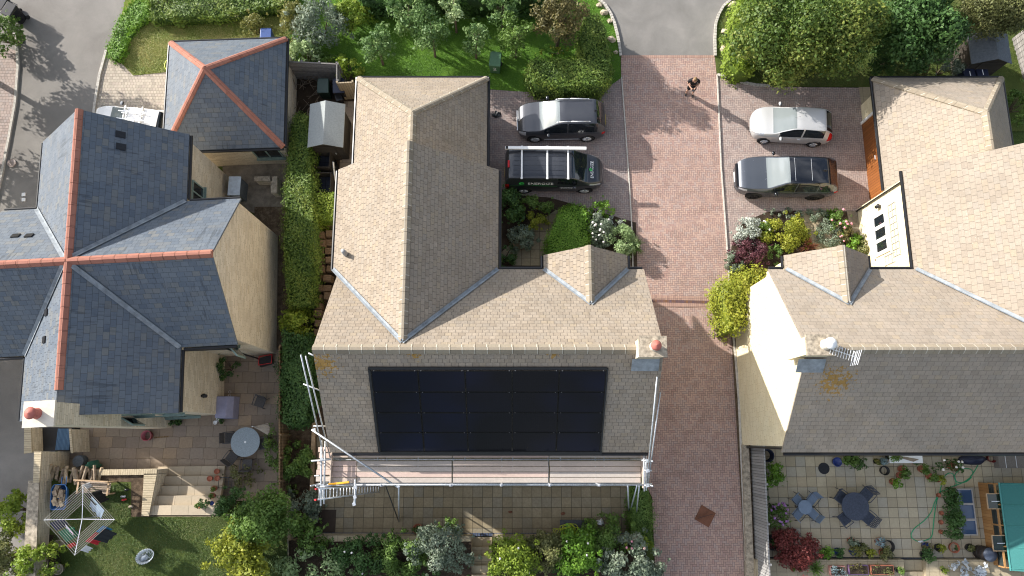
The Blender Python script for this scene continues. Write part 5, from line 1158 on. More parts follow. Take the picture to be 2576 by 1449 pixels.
def fence(label, a, b, h, m, posts=5, z0=0, name='fence', cap=True):
    A, B = at(a[0], a[1], z0), at(b[0], b[1], z0); d = B - A; Ln = d.length; t = thing(name, label, 'fence', A, math.atan2(d.y, d.x))
    rr = random.Random(int(a[0])); n = int(Ln / .125); mb = MB()
    for i in range(n): mb.box(((i + .5) * Ln / n, (.008 if i % 2 else -.008), h / 2), (Ln / n * 1.08, .02, h + rr.uniform(-.02, .02)), rr.uniform(-.03, .03))
    mb.build('boards', m, t)
    for i in range(posts): MB().box((Ln * i / (posts - 1), .055, h / 2 + .03), (.09, .09, h + .06)).build('post', m, t)
    for z in (.3, h - .3): MB().box((Ln / 2, .04, z), (Ln, .03, .08)).build('rail', m, t)
    if cap: MB().box((Ln / 2, .005, h + .02), (Ln, .06, .03)).build('capping', m, t)
    return t
fence('weathered grey close boarded fence along the right edge of the drive', (1886, 1119), (1901, 1500), 1.9, K['fence_grey'], 5)
fence('brown boarded fence between the two gardens beside the scaffolding', (728, 880), (729, 1262), 1.5, K['fence_brown'], 8)
fence('grey boarded fence beside the slate garage wall', (742, 193), (736, 300), 1.8, K['wood_grey'], 4)
fence('grey boarded fence at the back of the bin yard', (742, 200), (868, 206), 1.8, K['wood_grey'], 4)
fence('short grey fence return with a cap rail by the bin yard', (868, 206), (868, 246), 1.8, K['wood_grey'], 2)
fence('pale wooden gate between the bin yard fence and the garage', (869, 252), (906, 250), 1.8, m_tile('gate_boards', [(.34, .27, .18), (.42, .34, .23), (.38, .30, .20)], .12, 6, gap=.1, gapv=0, stag=False, var=.3, step=.02), 2, name='gate')
fence('stone grey fence beyond the small dark shed', (2545, 100), (2578, 215), 1.5, K['wood_grey'], 4)
fence('dark fence beside the path round the small dark shed', (2448, 172), (2420, 196), 1.2, K['wood_grey'], 2)
sl = thing('timber_edging', 'long timber sleeper edging the passage beside the scaffolding', 'edging', at(788, 1060)); a, b = at(794, 1046), at(784, 1342); MB().box(((a + b) / 2 - sl.location + Vector((0, 0, .15))), (.16, (a - b).length, .3), math.atan2((b - a).y, (b - a).x) + math.pi / 2).build('sleeper', K['wood'], sl)
def shed(label, x0, x1, y0, y1, ze, zr_, roofm, wallm, over=.12):
    "corner points of the eaves in plan units: NW and SE"
    p, q = at(x0, y0, ze), at(x1, y1, ze); cx, cy = (p.x + q.x) / 2, (p.y + q.y) / 2; W_, D_ = (q.x - p.x) / 2, (p.y - q.y) / 2
    t = thing('shed', label, 'shed', (cx, cy, 0)); w_, d_ = W_ - over, D_ - over
    mb = MB(); extr(mb, [(-w_, 0), (w_, 0), (w_, ze), (0, zr_ - .08), (-w_, ze)], -d_, d_, 'Y'); mb.build('wall', wallm, t)
    rf = MB(); rf.slab([(-W_, -D_, ze), (-W_, D_, ze), (0, D_, zr_), (0, -D_, zr_)], .05); rf.slab([(W_, -D_, ze), (W_, D_, ze), (0, D_, zr_), (0, -D_, zr_)], .05); rf.build('roof', roofm, t)
    MB().box((0, -d_ - .015, .9), (.75, .03, 1.7)).build('door', wallm, t); MB().box((.28, -d_ - .045, .95), (.05, .03, .14)).build('latch', K['steel'], t)
    e = MB(); e.tube((-W_, -D_ - .01, ze), (0, -D_ - .01, zr_), .02, n=6); e.tube((W_, -D_ - .01, ze), (0, -D_ - .01, zr_), .02, n=6); e.build('bargeboard', roofm, t)
    return t
shed('timber shed with pale grey felt roof between the hedge and the garage', 780, 863, 262, 370, 1.95, 2.35, K['felt'], K['shed_dark'])
shed('small dark boarded shed with felt roof under the birch', 2434, 2546, 86, 160, 1.8, 2.3, K['felt_dark'], K['shed_dark'])
def bin_(label, px, py, rz, m, lidm, zt=1.05, num=None, group=None, name='wheelie_bin', s=1):
    p = at(px, py, zt); t = thing(name, label, 'bin', (p.x, p.y, 0), rz, group); t.scale = (s, s, s)
    mb = MB(); P = [(-.24, -.27, .06), (.24, -.27, .06), (.24, .24, .06), (-.24, .24, .06), (-.29, -.36, .98), (.29, -.36, .98), (.29, .33, .98), (-.29, .33, .98)]
    mb.add(P, [(0, 3, 2, 1), (4, 5, 6, 7), (0, 1, 5, 4), (1, 2, 6, 5), (2, 3, 7, 6), (3, 0, 4, 7)]); bevel(mb.build('body', m, t), .03)
    lid = MB(); lid.add([(-.30, -.39, .99), (.30, -.39, .99), (.30, .36, .99), (-.30, .36, .99), (-.29, -.38, 1.03), (.29, -.38, 1.03), (.27, .34, 1.09), (-.27, .34, 1.09)], [(0, 3, 2, 1), (4, 5, 6, 7), (0, 1, 5, 4), (1, 2, 6, 5), (2, 3, 7, 6), (3, 0, 4, 7)]); bevel(lid.build('lid', lidm, t), .02)
    MB().tube((-.24, .40, 1.0), (.24, .40, 1.0), .02).build('handle', lidm, t)
    for x in (-.27, .27): MB().tube((x - .03, .27, .11), (x + .03, .27, .11), .11, n=14).build('wheel', K['rubber'], t)
    if num:
        text(num, .42, K['white'], t, frame((0, -.345, .62), (1, 0, 0), (0, -.09, 1)) if num == '2' else frame((0, -.02, 1.068), (1, 0, 0), (0, 1, .08)), 'number')
    return t
BK = m_plain('black_bin_plastic', (.018, .018, .02), .22, 0, .15, 6); GB = m_plain('green_bin_plastic', (.075, .16, .085), .45, 0, .15, 6); NB = m_plain('navy_bin_plastic', (.015, .02, .045), .4); BB = m_plain('blue_bin_plastic', (.045, .085, .24), .4); DG = m_plain('dark_green_bin', (.02, .045, .035), .4)
bin_('shiny black wheelie bin on the kerb in the top left corner, nearer one', 21, 22, R(-28), BK, BK)
bin_('black wheelie bin cut by the frame in the top left corner', 1, 4, R(-28), BK, BK)
bin_('green wheelie bin numbered 2 standing on the orchard lawn', 1246, 148, R(-6), GB, GB, num='2')
bin_('blue bin peeping out behind the slate garage', 668, 88, 0, BB, BB)
bin_('dark green bin with bluish lid in the fenced yard', 812, 215, 0, DG, DG)
bin_('black bin with grey lid against the gate of the fenced yard', 851, 215, R(4), BK, NB)
bin_('black bin lying open beside the gate of the fenced yard', 852, 244, R(20), BK, BK, .55, s=.6)
bin_('navy bin marked 1 at the foot of the small dark shed, left one', 2440, 186, R(8), NB, NB, num='1'); bin_('navy bin marked 1 at the foot of the small dark shed, right one', 2472, 182, R(8), NB, NB, num='1')
def openbox(label, pts, h, m, inm, name, cat_, wall_=.05):
    p = at(*pts[0], h); q = at(*pts[1], h); cx, cy = (p.x + q.x) / 2, (p.y + q.y) / 2; w_, d_ = abs(q.x - p.x), abs(p.y - q.y)
    t = thing(name, label, cat_, (cx, cy, 0))
    for k in (-1, 1):
        MB().box((0, k * d_ / 2, h / 2), (w_ + wall_, wall_, h)).build('side', m, t); MB().box((k * w_ / 2, 0, h / 2), (wall_, d_ - wall_, h - .004)).build('side', m, t)
    MB().box((0, 0, h * .25), (w_ - wall_, d_ - wall_, h * .5)).build('filling', inm, t)
    return t
KX = m_tile('dark_grid_cover', [(.03, .035, .05), (.04, .045, .06)], .3, .3, gap=.06, gapv=.06, stag=False, step=.01, joint=(.006, .006, .008))
openbox('dark slatted compost box next to the shed gable', ((792, 378), (828, 420)), 1.1, K['shed_dark'], KX, 'compost_box', 'compost box')
openbox('dark slatted compost box next to the short square hedge', ((792, 434), (830, 482)), 1.1, K['shed_dark'], KX, 'compost_box', 'compost box')
bk = thing('sack_pile', 'black sacks and pipe leaning between compost box and house wall', 'sacks', at(842, 440)); MB().blob((0, .1, .25), (.25, .5, .3), 4, .2, 12).build('sack', K['black'], bk, True); MB().tube((.1, -.7, .1), (.15, .3, 1.0), .05).build('pipe', K['alu'], bk)
tw = thing('brushwood', 'tangle of dead branches and old tyre in the fenced yard', 'brushwood', at(765, 245)); mb = MB(); rr = random.Random(8)
for i in range(46): a = Vector((rr.uniform(-.7, .9), rr.uniform(-1.1, 1.1), rr.uniform(.05, .5))); b = a + Vector((rr.uniform(-.8, .8), rr.uniform(-.8, .8), rr.uniform(-.1, .5))); mb.path([a, a.lerp(b, .5) + Vector((rr.uniform(-.1, .1),) * 3), b], .014, 5)
mb.build('branches', K['twig'], tw); rg = MB(); rg.path([(.55 + .3 * math.cos(t * .4), -.85 + .3 * math.sin(t * .4), .1) for t in range(17)], .04, 6); rg.build('tyre', K['twig'], tw)
# roof tile stacks in the side passage: a pair of stacks per row
rr = random.Random(4); pr = None; KT = m_tile('stacked_stone_tiles', [(.17, .11, .065), (.24, .155, .09), (.28, .185, .11)], 5, .035, gap=0, gapv=.2, stag=False, var=.3, step=.02)
rows = [566, 588, 610, 632, 655, 678, 700, 722, 745, 768, 790, 812, 835]
for i, y in enumerate(rows):
    for c_ in range(2):
        if i > 8 and c_: continue
        x = 806 + 23 * c_ - (6 if i > 5 else 0) + rr.uniform(-2, 2); yy = y + rr.uniform(-3, 3); hh = rr.uniform(.5, .85); p = at(x, yy, hh)
        where = 'beside the hedge' if c_ == 0 else 'beside the house wall'
        ordn = ['first', 'second', 'third', 'fourth', 'fifth', 'sixth', 'seventh', 'eighth', 'ninth', 'tenth', 'eleventh', 'twelfth', 'thirteenth'][i]
        mb = MB(); k = int(hh / .04)
        for j in range(k): mb.box((rr.uniform(-.012, .012), rr.uniform(-.015, .015), .02 + .04 * j), (.36 + rr.uniform(-.03, .02), .30 + rr.uniform(-.03, .02), .036), rr.uniform(-.05, .05))
        o = mb.build('tile_stack', KT, None); o.location = (p.x, p.y, 0); o.rotation_euler.z = rr.uniform(-.06, .06)
        tag(o, f'stack of brown stone roof tiles {where}, {ordn} down from the square hedge', 'tile stack', 'stacks of spare roof tiles in the side passage')
# rocks along the verges
for i, (x, y, r_, lab) in enumerate(((1507, 15, .2, 'pale rock nearest the top edge on the left verge of the asphalt'), (1520, 33, .26, 'squat pale rock, second from the top on the left verge'), (1534, 55, .2, 'narrow pale rock, third down on the left verge'), (1538, 101, .27, 'pale rock beside the L shaped hedge on the left verge'), (1549, 133, .17, 'small pale rock by the end of the left cobble edging'),
                                     (1843, 15, .32, 'large pale rock at the top of the right verge'), (1822, 81, .24, 'pale rock, upper of the two beside the yellowish hedge'), (1821, 123, .28, 'pale rock, lower of the two beside the yellowish hedge'))):
    r_ *= .8; o = MB().blob((0, 0, r_ * .35), (r_ * 1.0, r_ * .85, r_ * .7), i + 3, .28, 9).build('rock', K['rock']); o.location = at(x, y, 0); tag(o, lab, 'rock', 'rocks set along the grass verges')
# covers and gratings
def flat(label, px, py, w_, d_, rz, m, name, cat_, z=.075, rnd=False):
    p = at(px, py); t = thing(name, label, cat_, (p.x, p.y, 0), rz); 
    if rnd: MB().lathe((0, 0, .0), [(w_ / 2, 0), (w_ / 2, z), (0, z)], 28).build('cover', m, t)
    else: MB().box((0, 0, z / 2), (w_, d_, z)).build('cover', m, t)
    return t
K['rust'] = m_ground('rusty_iron', [(.3, (.11, .05, .03)), (.5, (.17, .075, .045)), (.7, (.21, .10, .065))], 3, 60, .01, .8)
t = flat('square rusty manhole cover set diagonally in the brick drive', 1773, 1298, .72, .72, R(-30), K['rust'], 'manhole_cover', 'manhole'); MB().box((0, 0, .078), (.7, .012, .008), R(45)).build('seam', K['black'], t)
t = flat('round pinkish manhole cover in the tarmac at the left edge', 31, 411, .42, .42, 0, K['cobble_pink'], 'manhole_cover', 'manhole', .072, True)
for y, nm in ((490, 'upper'), (503, 'lower')): flat(f'small white square access cover in the tarmac, {nm} of two', 61, y, .17, .17, R(5), K['white'], 'access_cover', 'cover', .07)
t = flat('iron drain grating beside the kerb at the top left', 50, 99, .42, .5, R(12), K['black'], 'drain_grating', 'drain', .06)
for i in range(6): MB().box((-.17 + .068 * i, 0, .068), (.022, .46, .012)).build('bar', K['rust'], t)
flat('dark square cover in the corner of the back patio', 819, 1310, .98, .98, 0, m_plain('dark_cover', (.05, .035, .025), .8, 0, .2, 4), 'cover', 'cover', .125)
o = MB().blob((0, 0, .06), (.22, .18, .07), 9, .4, 10).build('black_bag', K['black']); o.location = at(1250, 289); tag(o, 'small crumpled black bag on the parking bay near the garage', 'bag')
t = thing('garden_cabinet', 'box cabinet with pale blue top against the wall of the slate house', 'cabinet', at(590, 468, 1.1)); t.location.z = 0
bevel(MB().box((0, 0, .55), (.52, .9, 1.1)).build('carcass', K['felt_dark'], t), .02); MB().box((0, 0, 1.12), (.58, .96, .04)).build('top', m_plain('pale_blue_top', (.50, .58, .66), .35), t)
# wall lamps, trellis, aerial on the right hand house
def lamp(label, p, n):
    t = thing('wall_lamp', label, 'lamp', p, math.atan2(n[1], n[0])); MB().box((.02, 0, 0), (.05, .10, .16)).build('bracket', K['black'], t); MB().lathe((.14, 0, -.12), [(.02, 0), (.085, .02), (.07, .2), (.10, .21), (0, .28)], 10).build('lamp_shade', K['black'], t); return t
lamp('black wall lamp on the cream wall above the white window', (17.13, 10.5, 2.2), (-1, 0)); lamp('black lantern on the cream wall beside the brown garage door', (17.85, 16.2, 1.9), (-1, 0))
q = loc3(540, 470, 2.4); wq = H3.matrix_basis @ Vector((hw - .2, 3.6, 2.6)); lamp('black wall lamp on the slate house wall above the gravel yard', wq, (1, .05)); wq = H3.matrix_basis @ Vector((hw - .2, -4.9, 2.6)); lamp('black wall lamp on the slate house wall above the patio', wq, (1, .05))
t = thing('trellis', 'grey wire trellis fixed to the cream wall beside the white window', 'trellis', (17.10, 9.1, 3.0)); mb = MB()
for i in range(9): mb.box((0, -1.2 + .3 * i, .2), (.02, .022, .62))
for z in (-.1, .2, .5): mb.box((-.018, 0, z), (.014, 2.44, .022))
for i in range(3): mb.box((0, -1.2 , -.25 - .28 * i), (.02, .5, .022))
mb.box((0, -1.42, -.45), (.02, .022, .9)); mb.box((0, -1.0, -.45), (.02, .022, .9)); mb.build('lattice', K['steel'], t)
p = at(2118, 880, 9.4); t = thing('tv_aerial', 'silver television aerial clamped to the right hand chimney', 'aerial', (p.x, p.y, 8.6)); mb = MB().tube((-.05, .05, -.1), (-.05, .05, .9), .02); mb.build('mast', K['steel'], t)
mb = MB().tube((-.45, .05, .85), (.55, -.3, .8), .016, n=6)
for i in range(11): c_ = Vector((-.4 + .09 * i, .03 - .031 * i, .85)); mb.tube(c_ + Vector((.06, .18, 0)), c_ - Vector((.06, .18, 0)), .010, n=5)
for i in range(5): c_ = Vector((.42 + .02 * i, -.28, .62 + .09 * i)); mb.tube(c_ + Vector((.10, .26, 0)), c_ - Vector((.10, .26, 0)), .012, n=5)
mb.build('elements', K['alu'], t)
# ---------------------------------------------------------------- garden furniture and pots
def pot_thing(label, px, py, r, h, m, z0=0, plant=None, name='plant_pot', group=None, empty=False):
    p = at(px, py, z0 + h); t = thing(name, label, 'plant pot', (p.x, p.y, z0), 0, group)
    MB().lathe((0, 0, 0), [(0, 0), (r * .72, 0), (r * .97, h * .9), (r * 1.06, h * .9), (r * 1.06, h), (r * .92, h), (r * .9, h * .82 if not empty else h * .2), (0, h * .82 if not empty else h * .2)], 20).build('pot', m, t, True)
    if plant:
        mat, pr_, ph, size = plant[:4]; _sd[0] += 1; g = np.random.default_rng(_sd[0]); cl = []
        ox, oy = plant[4] if len(plant) > 4 else (0, 0)
        for i in range(9):
            a, q = g.uniform(0, 6.28), math.sqrt(g.uniform()); s_ = pr_ * .42; cl.append((ox + math.cos(a) * q * pr_ * .65, oy + math.sin(a) * q * pr_ * .65, h + ph * g.uniform(.2, .7), s_, s_, ph * .4))
        P_, D_, T_ = clump_leaves(cl, .5, size, _sd[0]); leaf_obj('foliage', P_, D_, size, L[mat], t, T_, _sd[0])
    return t
def metal_chair(label, m, px, py, rz, group, ornate=False, w_=.46, zt=.45, seatm=None):
    p = at(px, py, zt); t = thing('garden_chair', label, 'chair', (p.x, p.y, 0), rz, group); seatm = seatm or m
    bevel(MB().box((0, 0, .44), (w_, .44, .03)).build('seat', seatm, t), .01)
    b = MB(); rk = R(-12); M_ = Matrix.Rotation(rk, 3, 'X'); base = Vector((0, .22, .46))
    if ornate:
        for i in range(7): b.box(base + M_ @ Vector((-w_ / 2 + w_ * i / 6, 0, .22)), (.014, .02, .44), M=M_)
        for j in range(5): b.box(base + M_ @ Vector((0, 0, .04 + .1 * j)), (w_, .018, .014), M=M_)
        for i in range(6):
            for j in range(4):
                b.path([base + M_ @ Vector((-w_ / 2 + w_ * (i + .5) / 6 + .03 * math.cos(k * 1.05), .0, .09 + .1 * j + .04 * math.sin(k * 1.05))) for k in range(7)], .006, 4)
    else: b.box(base + M_ @ Vector((0, 0, .24)), (w_, .022, .40), M=M_)
    b.build('backrest', seatm if not ornate else m, t)
    for x in (-w_ / 2, w_ / 2):
        MB().tube((x * .95, -.2, .43), (x * 1.05, -.25, 0), .014, n=6).build('leg', m, t); MB().tube((x * .95, .2, .43), (x * 1.05, .3, 0), .014, n=6).build('leg', m, t)
        MB().path([(x * 1.08, -.22, .43), (x * 1.12, -.20, .64), (x * 1.12, .1, .66), (x * 1.05, .26, .66)], .016, 6).build('armrest', m, t)
    return t
def round_table(label, px, py, r, h, m, legm, hole=None, group=None):
    p = at(px, py, h); t = thing('garden_table', label, 'table', (p.x, p.y, 0), 0, group)
    MB().lathe((0, 0, h - .03), [(0, 0), (r, 0), (r, .03), (0, .03)], 40).build('tabletop', m, t)
    for k in range(4): a = .78 + 1.57 * k; MB().tube((r * .55 * math.cos(a), r * .55 * math.sin(a), h - .03), (r * .75 * math.cos(a), r * .75 * math.sin(a), 0), .02, n=6).build('leg', legm, t)
    if hole: MB().lathe((0, 0, h + .002), [(.02, 0), (.045, 0), (.045, .012), (.02, .012)], 16).build('parasol_hole', hole, t)
    return t
MG = m_plain('dark_grey_metal', (.05, .052, .056), .45, 0, .2, 8); WK = m_plain('woven_dark_mesh', (.075, .07, .068), .85, 0, .25, 30); TB = m_plain('speckled_grey_glass', (.22, .27, .30), .3, 0, .35, 50); BM = m_plain('blue_grey_metal', (.15, .20, .27), .45, 0, .12, 8); DM = m_plain('dark_blue_cast_metal', (.045, .055, .08), .4, 0, .3, 16)
# left patio set
round_table('large round speckled grey table on the flagstone patio', 617, 1112, .66, .73, TB, MG, K['alu'])
GC = 'woven chairs round the grey patio table'
metal_chair('dark woven chair tucked against the left side of the grey table', MG, 578, 1101, R(95), GC, seatm=WK)
metal_chair('dark woven chair at the lower left of the grey table', MG, 583, 1151, R(145), GC, seatm=WK)
metal_chair('dark woven chair below the grey table, back to the wispy plant', MG, 622, 1168, R(180), GC, seatm=WK)
metal_chair('dark woven chair right of the grey table half under the shrub', MG, 664, 1115, R(-80), GC, seatm=WK)
metal_chair('dark woven chair standing alone above the folded parasol', MG, 654, 1012, R(-18), GC, seatm=WK)
t = thing('parasol', 'folded cream parasol leaning beside the round grey table', 'parasol', at(640, 1074, 1.6)); t.location.z = 0; mb = MB(); KP = m_plain('cream_canvas', (.62, .58, .52), .85, 0, .1, 9)
for i in range(8): a = -.5 + .14 * i; mb.add([(0, 0, 1.7), (.02, .02, 1.72), (math.cos(a) * .55, math.sin(a) * .5 - .1, 1.25 + .05 * (i % 2)), (math.cos(a + .1) * .58, math.sin(a + .1) * .5 - .1, 1.22)], [(0, 2, 3, 1), (0, 1, 3, 2)])
mb.build('canopy', KP, t); MB().tube((-.04, .02, 0), (-.04, .02, 1.78), .022).build('pole', K['alu'], t); MB().box((-.04, .02, .05), (.4, .4, .1)).build('base', MG, t)
t = thing('barbecue', 'barbecue under a lilac grey cover against the slate house wall', 'barbecue', at(561, 1024, .9)); t.location.z = 0; KC = m_plain('lilac_grey_cover', (.26, .26, .36), .75, 0, .1, 5)
mb = MB(); w_, d_ = .34, .52; mb.add([(-w_, -d_, 0), (w_ + .1, -d_, 0), (w_ + .1, d_, 0), (-w_, d_, 0), (-w_ + .03, -d_ + .03, .98), (w_ * .55, -d_ + .03, 1.0), (w_ * .55, d_ - .03, 1.0), (-w_ + .03, d_ - .03, .98), (w_ + .06, -d_ + .02, .72), (w_ + .06, d_ - .02, .72)], [(4, 5, 6, 7), (0, 1, 8, 5, 4), (1, 2, 9, 8), (8, 9, 6, 5), (2, 3, 7, 6, 9), (3, 0, 4, 7)]); bevel(mb.build('cover', KC, t), .04, 3)
for i, (x, y) in enumerate(((541, 1063), (548, 1055))): pot_thing(('white pot lying below the covered barbecue', 'white pot with trailing plant touching the covered barbecue')[i], x, y, .09, .22, K['white'], plant=(None if i == 0 else ('dark_green', .22, .25, .07, (.2, 0))))
for i, (x, y) in enumerate(((578, 986), (577, 995))): pot_thing(('small glass lantern above the barbecue, upper one', 'small glass lantern above the barbecue, lower one')[i], x, y, .06, .12, K['alu'], name='lantern')
t = pot_thing('red plastic tub with trimmings near the slate house wall', 367, 1096, .23, .4, m_plain('faded_red_tub', (.36, .10, .12), .5), name='tub', empty=True)
p1, p2 = at(390, 1101), at(428, 1098); tag(MB().box((p1 + p2) / 2 + Vector((0, 0, .06)), ((p2 - p1).length, .07, .1), math.atan2((p2 - p1).y, (p2 - p1).x)).build('timber', K['fence_brown']), 'short brown timber lying beside the red tub', 'timber')
p1, p2 = at(195, 1126), at(272, 1132); tag(MB().box((p1 + p2) / 2 + Vector((0, 0, .06)), ((p2 - p1).length, .10, .08), math.atan2((p2 - p1).y, (p2 - p1).x)).build('timber', K['wood_grey']), 'long grey batten lying on the flagstones above the log pile', 'timber')
for x, y, lab in ((425, 1062, 'small leafy plant in the corner under the open window'), (448, 1063, 'second small plant in the corner under the open window')): pot_thing(lab, x, y, .14, .25, K['pot_dark'], plant=('dark_green', .26, .35, .09))
t = thing('window_ledge_box', 'dark storage box under the open casement of the slate house', 'box', at(357, 1068, 1.0)); t.location.z = 0; bevel(MB().box((0, 0, .5), (.62, .32, 1.0)).build('box_body', K['felt_dark'], t), .02)
t = thing('toy_barrow', 'black and red garden trolley below the open corner window', 'trolley', at(668, 908, .4)); t.location.z = 0; MB().box((0, 0, .3), (.6, .4, .25), .3).build('tray', K['black'], t); MB().path([(-.3, -.2, .45), (.3, -.1, .45), (.3, .3, .45), (-.3, .2, .45), (-.3, -.2, .45)], .02).build('rim', K['red'], t)
# bin store
t = thing('log_store', 'dark open store with blue ribbed cover under the chimney', 'store', at(128, 1105, .9)); t.location.z = 0; MB().box((0, 0, .3), (1.6, 1.05, .6)).build('base', K['pot_dark'], t); KB = m_tile('blue_ribbed_sheet', [(.07, .13, .21), (.09, .16, .25)], .06, 5, gap=.2, gapv=0, stag=False, step=.02, joint=(.03, .05, .08)); MB().box((.5, 0, .78), (.62, .95, .03)).build('cover', KB, t)
# logs, barrow, bench
t = thing('log_pile', 'row of split logs stacked along the top of the brick wall', 'log pile', at(190, 1192, ZT)); t.location.z = ZT; rr = random.Random(5); KL = m_plain('weathered_log', (.27, .21, .15), .9, 0, .5, 7, .2, .02); KL2 = m_plain('pale_split_log', (.44, .34, .22), .9, 0, .4, 7, .2, .02)
for i in range(17):
    x = -1.05 + .135 * i + rr.uniform(-.03, .03); y = rr.uniform(-.1, .1); r_ = rr.uniform(.06, .09); a = rr.uniform(-.25, .25); z = .1 + (.14 if i % 3 == 0 else 0); l_ = rr.uniform(.25, .42); d = Vector((math.sin(a), math.cos(a), rr.uniform(-.1, .1))) * l_
    MB().tube(Vector((x, y, z)) - d, Vector((x, y, z)) + d, r_, r_ * .85, 7).build('log', KL2 if rr.random() < .3 else KL, t)
t = thing('wheelbarrow', 'blue rimmed barrow heaped with chopped firewood on the lawn', 'wheelbarrow', at(149, 1250, ZT + .45), R(3)); t.location.z = ZT; KBL = m_plain('blue_barrow', (.05, .16, .38), .4)
w_, d_ = .33, .52; rim = [(-w_, d_ * .7, .5), (-w_ * .7, d_, .5), (w_ * .7, d_, .5), (w_, d_ * .7, .5), (w_, -d_ * .8, .5), (w_ * .8, -d_, .5), (-w_ * .8, -d_, .5), (-w_, -d_ * .8, .5), (-w_, d_ * .7, .5)]
MB().path(rim, .022, 6).build('rim', KBL, t); lo = [(x * .75, y * .75, .2) for x, y, z in rim[:-1]]; mb = MB(); mb.add(lo + rim[:-1], [list(range(8))[::-1]] + [[i, (i + 1) % 8, 8 + (i + 1) % 8, 8 + i] for i in range(8)]); mb.build('tray', KBL, t)
for i in range(16): c_ = Vector((rr.uniform(-.2, .2), rr.uniform(-.38, .38), rr.uniform(.38, .56))); MB().box(c_, (rr.uniform(.10, .18), rr.uniform(.22, .36), .09), rr.uniform(-.5, .5)).build('firewood', rr.choice([KL, KL2, K['wood']]), t)
MB().path([(.25, .5, .45), (.3, .85, .5)], .02).build('handle', KBL, t); MB().path([(.05, .5, .45), (.1, .85, .5)], .02).build('handle', KBL, t); MB().lathe((0, -.35, .17), [(0, -.05), (.17, -.05), (.17, .05), (0, .05)], 16, 'X').build('wheel', K['rubber'], t)
t = thing('garden_bench', 'weathered wooden bench behind the rotary clothes dryer', 'bench', at(240, 1226, ZT + .45), R(-3)); t.location.z = ZT; KBW = m_plain('weathered_teak', (.30, .235, .18), .85, 0, .25, 10)
for i in range(6): MB().box((0, -.22 + .085 * i, .43), (1.3, .062, .025)).build('seat_slat', KBW, t)
MB().box((0, .30, .88), (1.5, .05, .07)).box((0, .29, .6), (1.4, .03, .05)).build('backrest', K['wood'], t)
for x in (-.66, .66): MB().box((x, .26, .44), (.06, .06, .88)).build('leg', K['wood'], t); MB().box((x, -.24, .32), (.06, .06, .64)).build('leg', K['wood'], t); MB().box((x, 0, .65), (.07, .6, .03)).build('armrest', K['wood'], t)
# rotary dryer
t = thing('rotary_dryer', 'four armed rotary clothes dryer with lines standing on the lawn', 'clothes dryer', at(206, 1306, ZT + 1.75)); c0 = Vector(t.location); t.location.z = ZT; ZR = 1.75
ends = [at(209, 1219, ZT + ZR + .12), at(288, 1307, ZT + ZR + .12), at(188, 1397, ZT + ZR + .12), at(110, 1308, ZT + ZR + .12)]; ends = [e - Vector((c0.x, c0.y, ZT)) for e in ends]
MB().tube((0, 0, 0), (0, 0, ZR), .025).build('post', K['steel'], t)
for e in ends: MB().tube((0, 0, ZR - .02), e, .015, n=6).build('arm', K['alu'], t)
KLN = m_plain('white_line', (.45, .45, .40), .7)
for k in range(8):
    f = .46 + .54 * k / 7
    mb = MB()
    for i in range(4): a, b = Vector((0, 0, ZR)).lerp(ends[i], f), Vector((0, 0, ZR)).lerp(ends[(i + 1) % 4], f); mb.tube(a, b, .006, n=4, cap=False)
    mb.build('washing_line', KLN, t)
def cloth(label, i, f, s0, s1, drop, m, name, sway=.12):
    a, b = Vector((0, 0, ZR)).lerp(ends[i], f), Vector((0, 0, ZR)).lerp(ends[(i + 1) % 4], f); p0, p1 = a.lerp(b, s0), a.lerp(b, s1); o0_ = Vector((c0.x, c0.y, ZT)) + (p0 + p1) / 2
    d = (p1 - p0); nrm = Vector((-d.y, d.x, 0)).normalized(); mb = MB(); n, k = 8, 5; P = []
    for u in range(n + 1):
        for v in range(k + 1): P.append(d * (u / n - .5) * (1 - .1 * v / k) + nrm * (sway * v / k + .03 * math.sin(u * 1.9) * v / k) - Vector((0, 0, drop * v / k)))
    fs = [[u * (k + 1) + v, (u + 1) * (k + 1) + v, (u + 1) * (k + 1) + v + 1, u * (k + 1) + v + 1] for u in range(n) for v in range(k)]
    o = mb.add(P, fs).build(name, m); o.location = o0_; so_ = o.modifiers.new('S', 'SOLIDIFY'); so_.thickness = .012; return tag(o, label, 'laundry', 'washing pegged on the rotary dryer')
C = lambda n, c: m_plain(n, c, .9, 0, .12, 9)
cloth('red garment pegged at the lower right of the dryer', 1, .86, .42, .72, .5, C('red_cotton', (.45, .02, .03)), 'garment', .3); cloth('bright blue top next to the red garment on the dryer', 1, .86, .2, .40, .45, C('blue_cotton', (.03, .20, .42)), 'garment', .25)
cloth('green towel pegged at the lower left of the dryer', 2, .9, .30, .62, .6, C('green_cotton', (.02, .16, .08)), 'towel', -.25); cloth('small red sock at the lower left of the dryer', 2, .96, .16, .26, .3, C('sock_red', (.5, .02, .02)), 'sock', -.1)
cloth('navy garment pegged at the far left of the dryer', 2, .92, .66, .9, .6, C('navy_cotton', (.03, .04, .08)), 'garment', -.2); cloth('black trousers pegged along the upper left of the dryer', 3, .84, .28, .92, .8, C('black_trousers', (.012, .012, .015)), 'trousers', .3); cloth('black skirt pegged at the upper right of the dryer', 0, .8, .1, .5, .8, C('black_cotton2', (.014, .014, .016)), 'garment', .2)
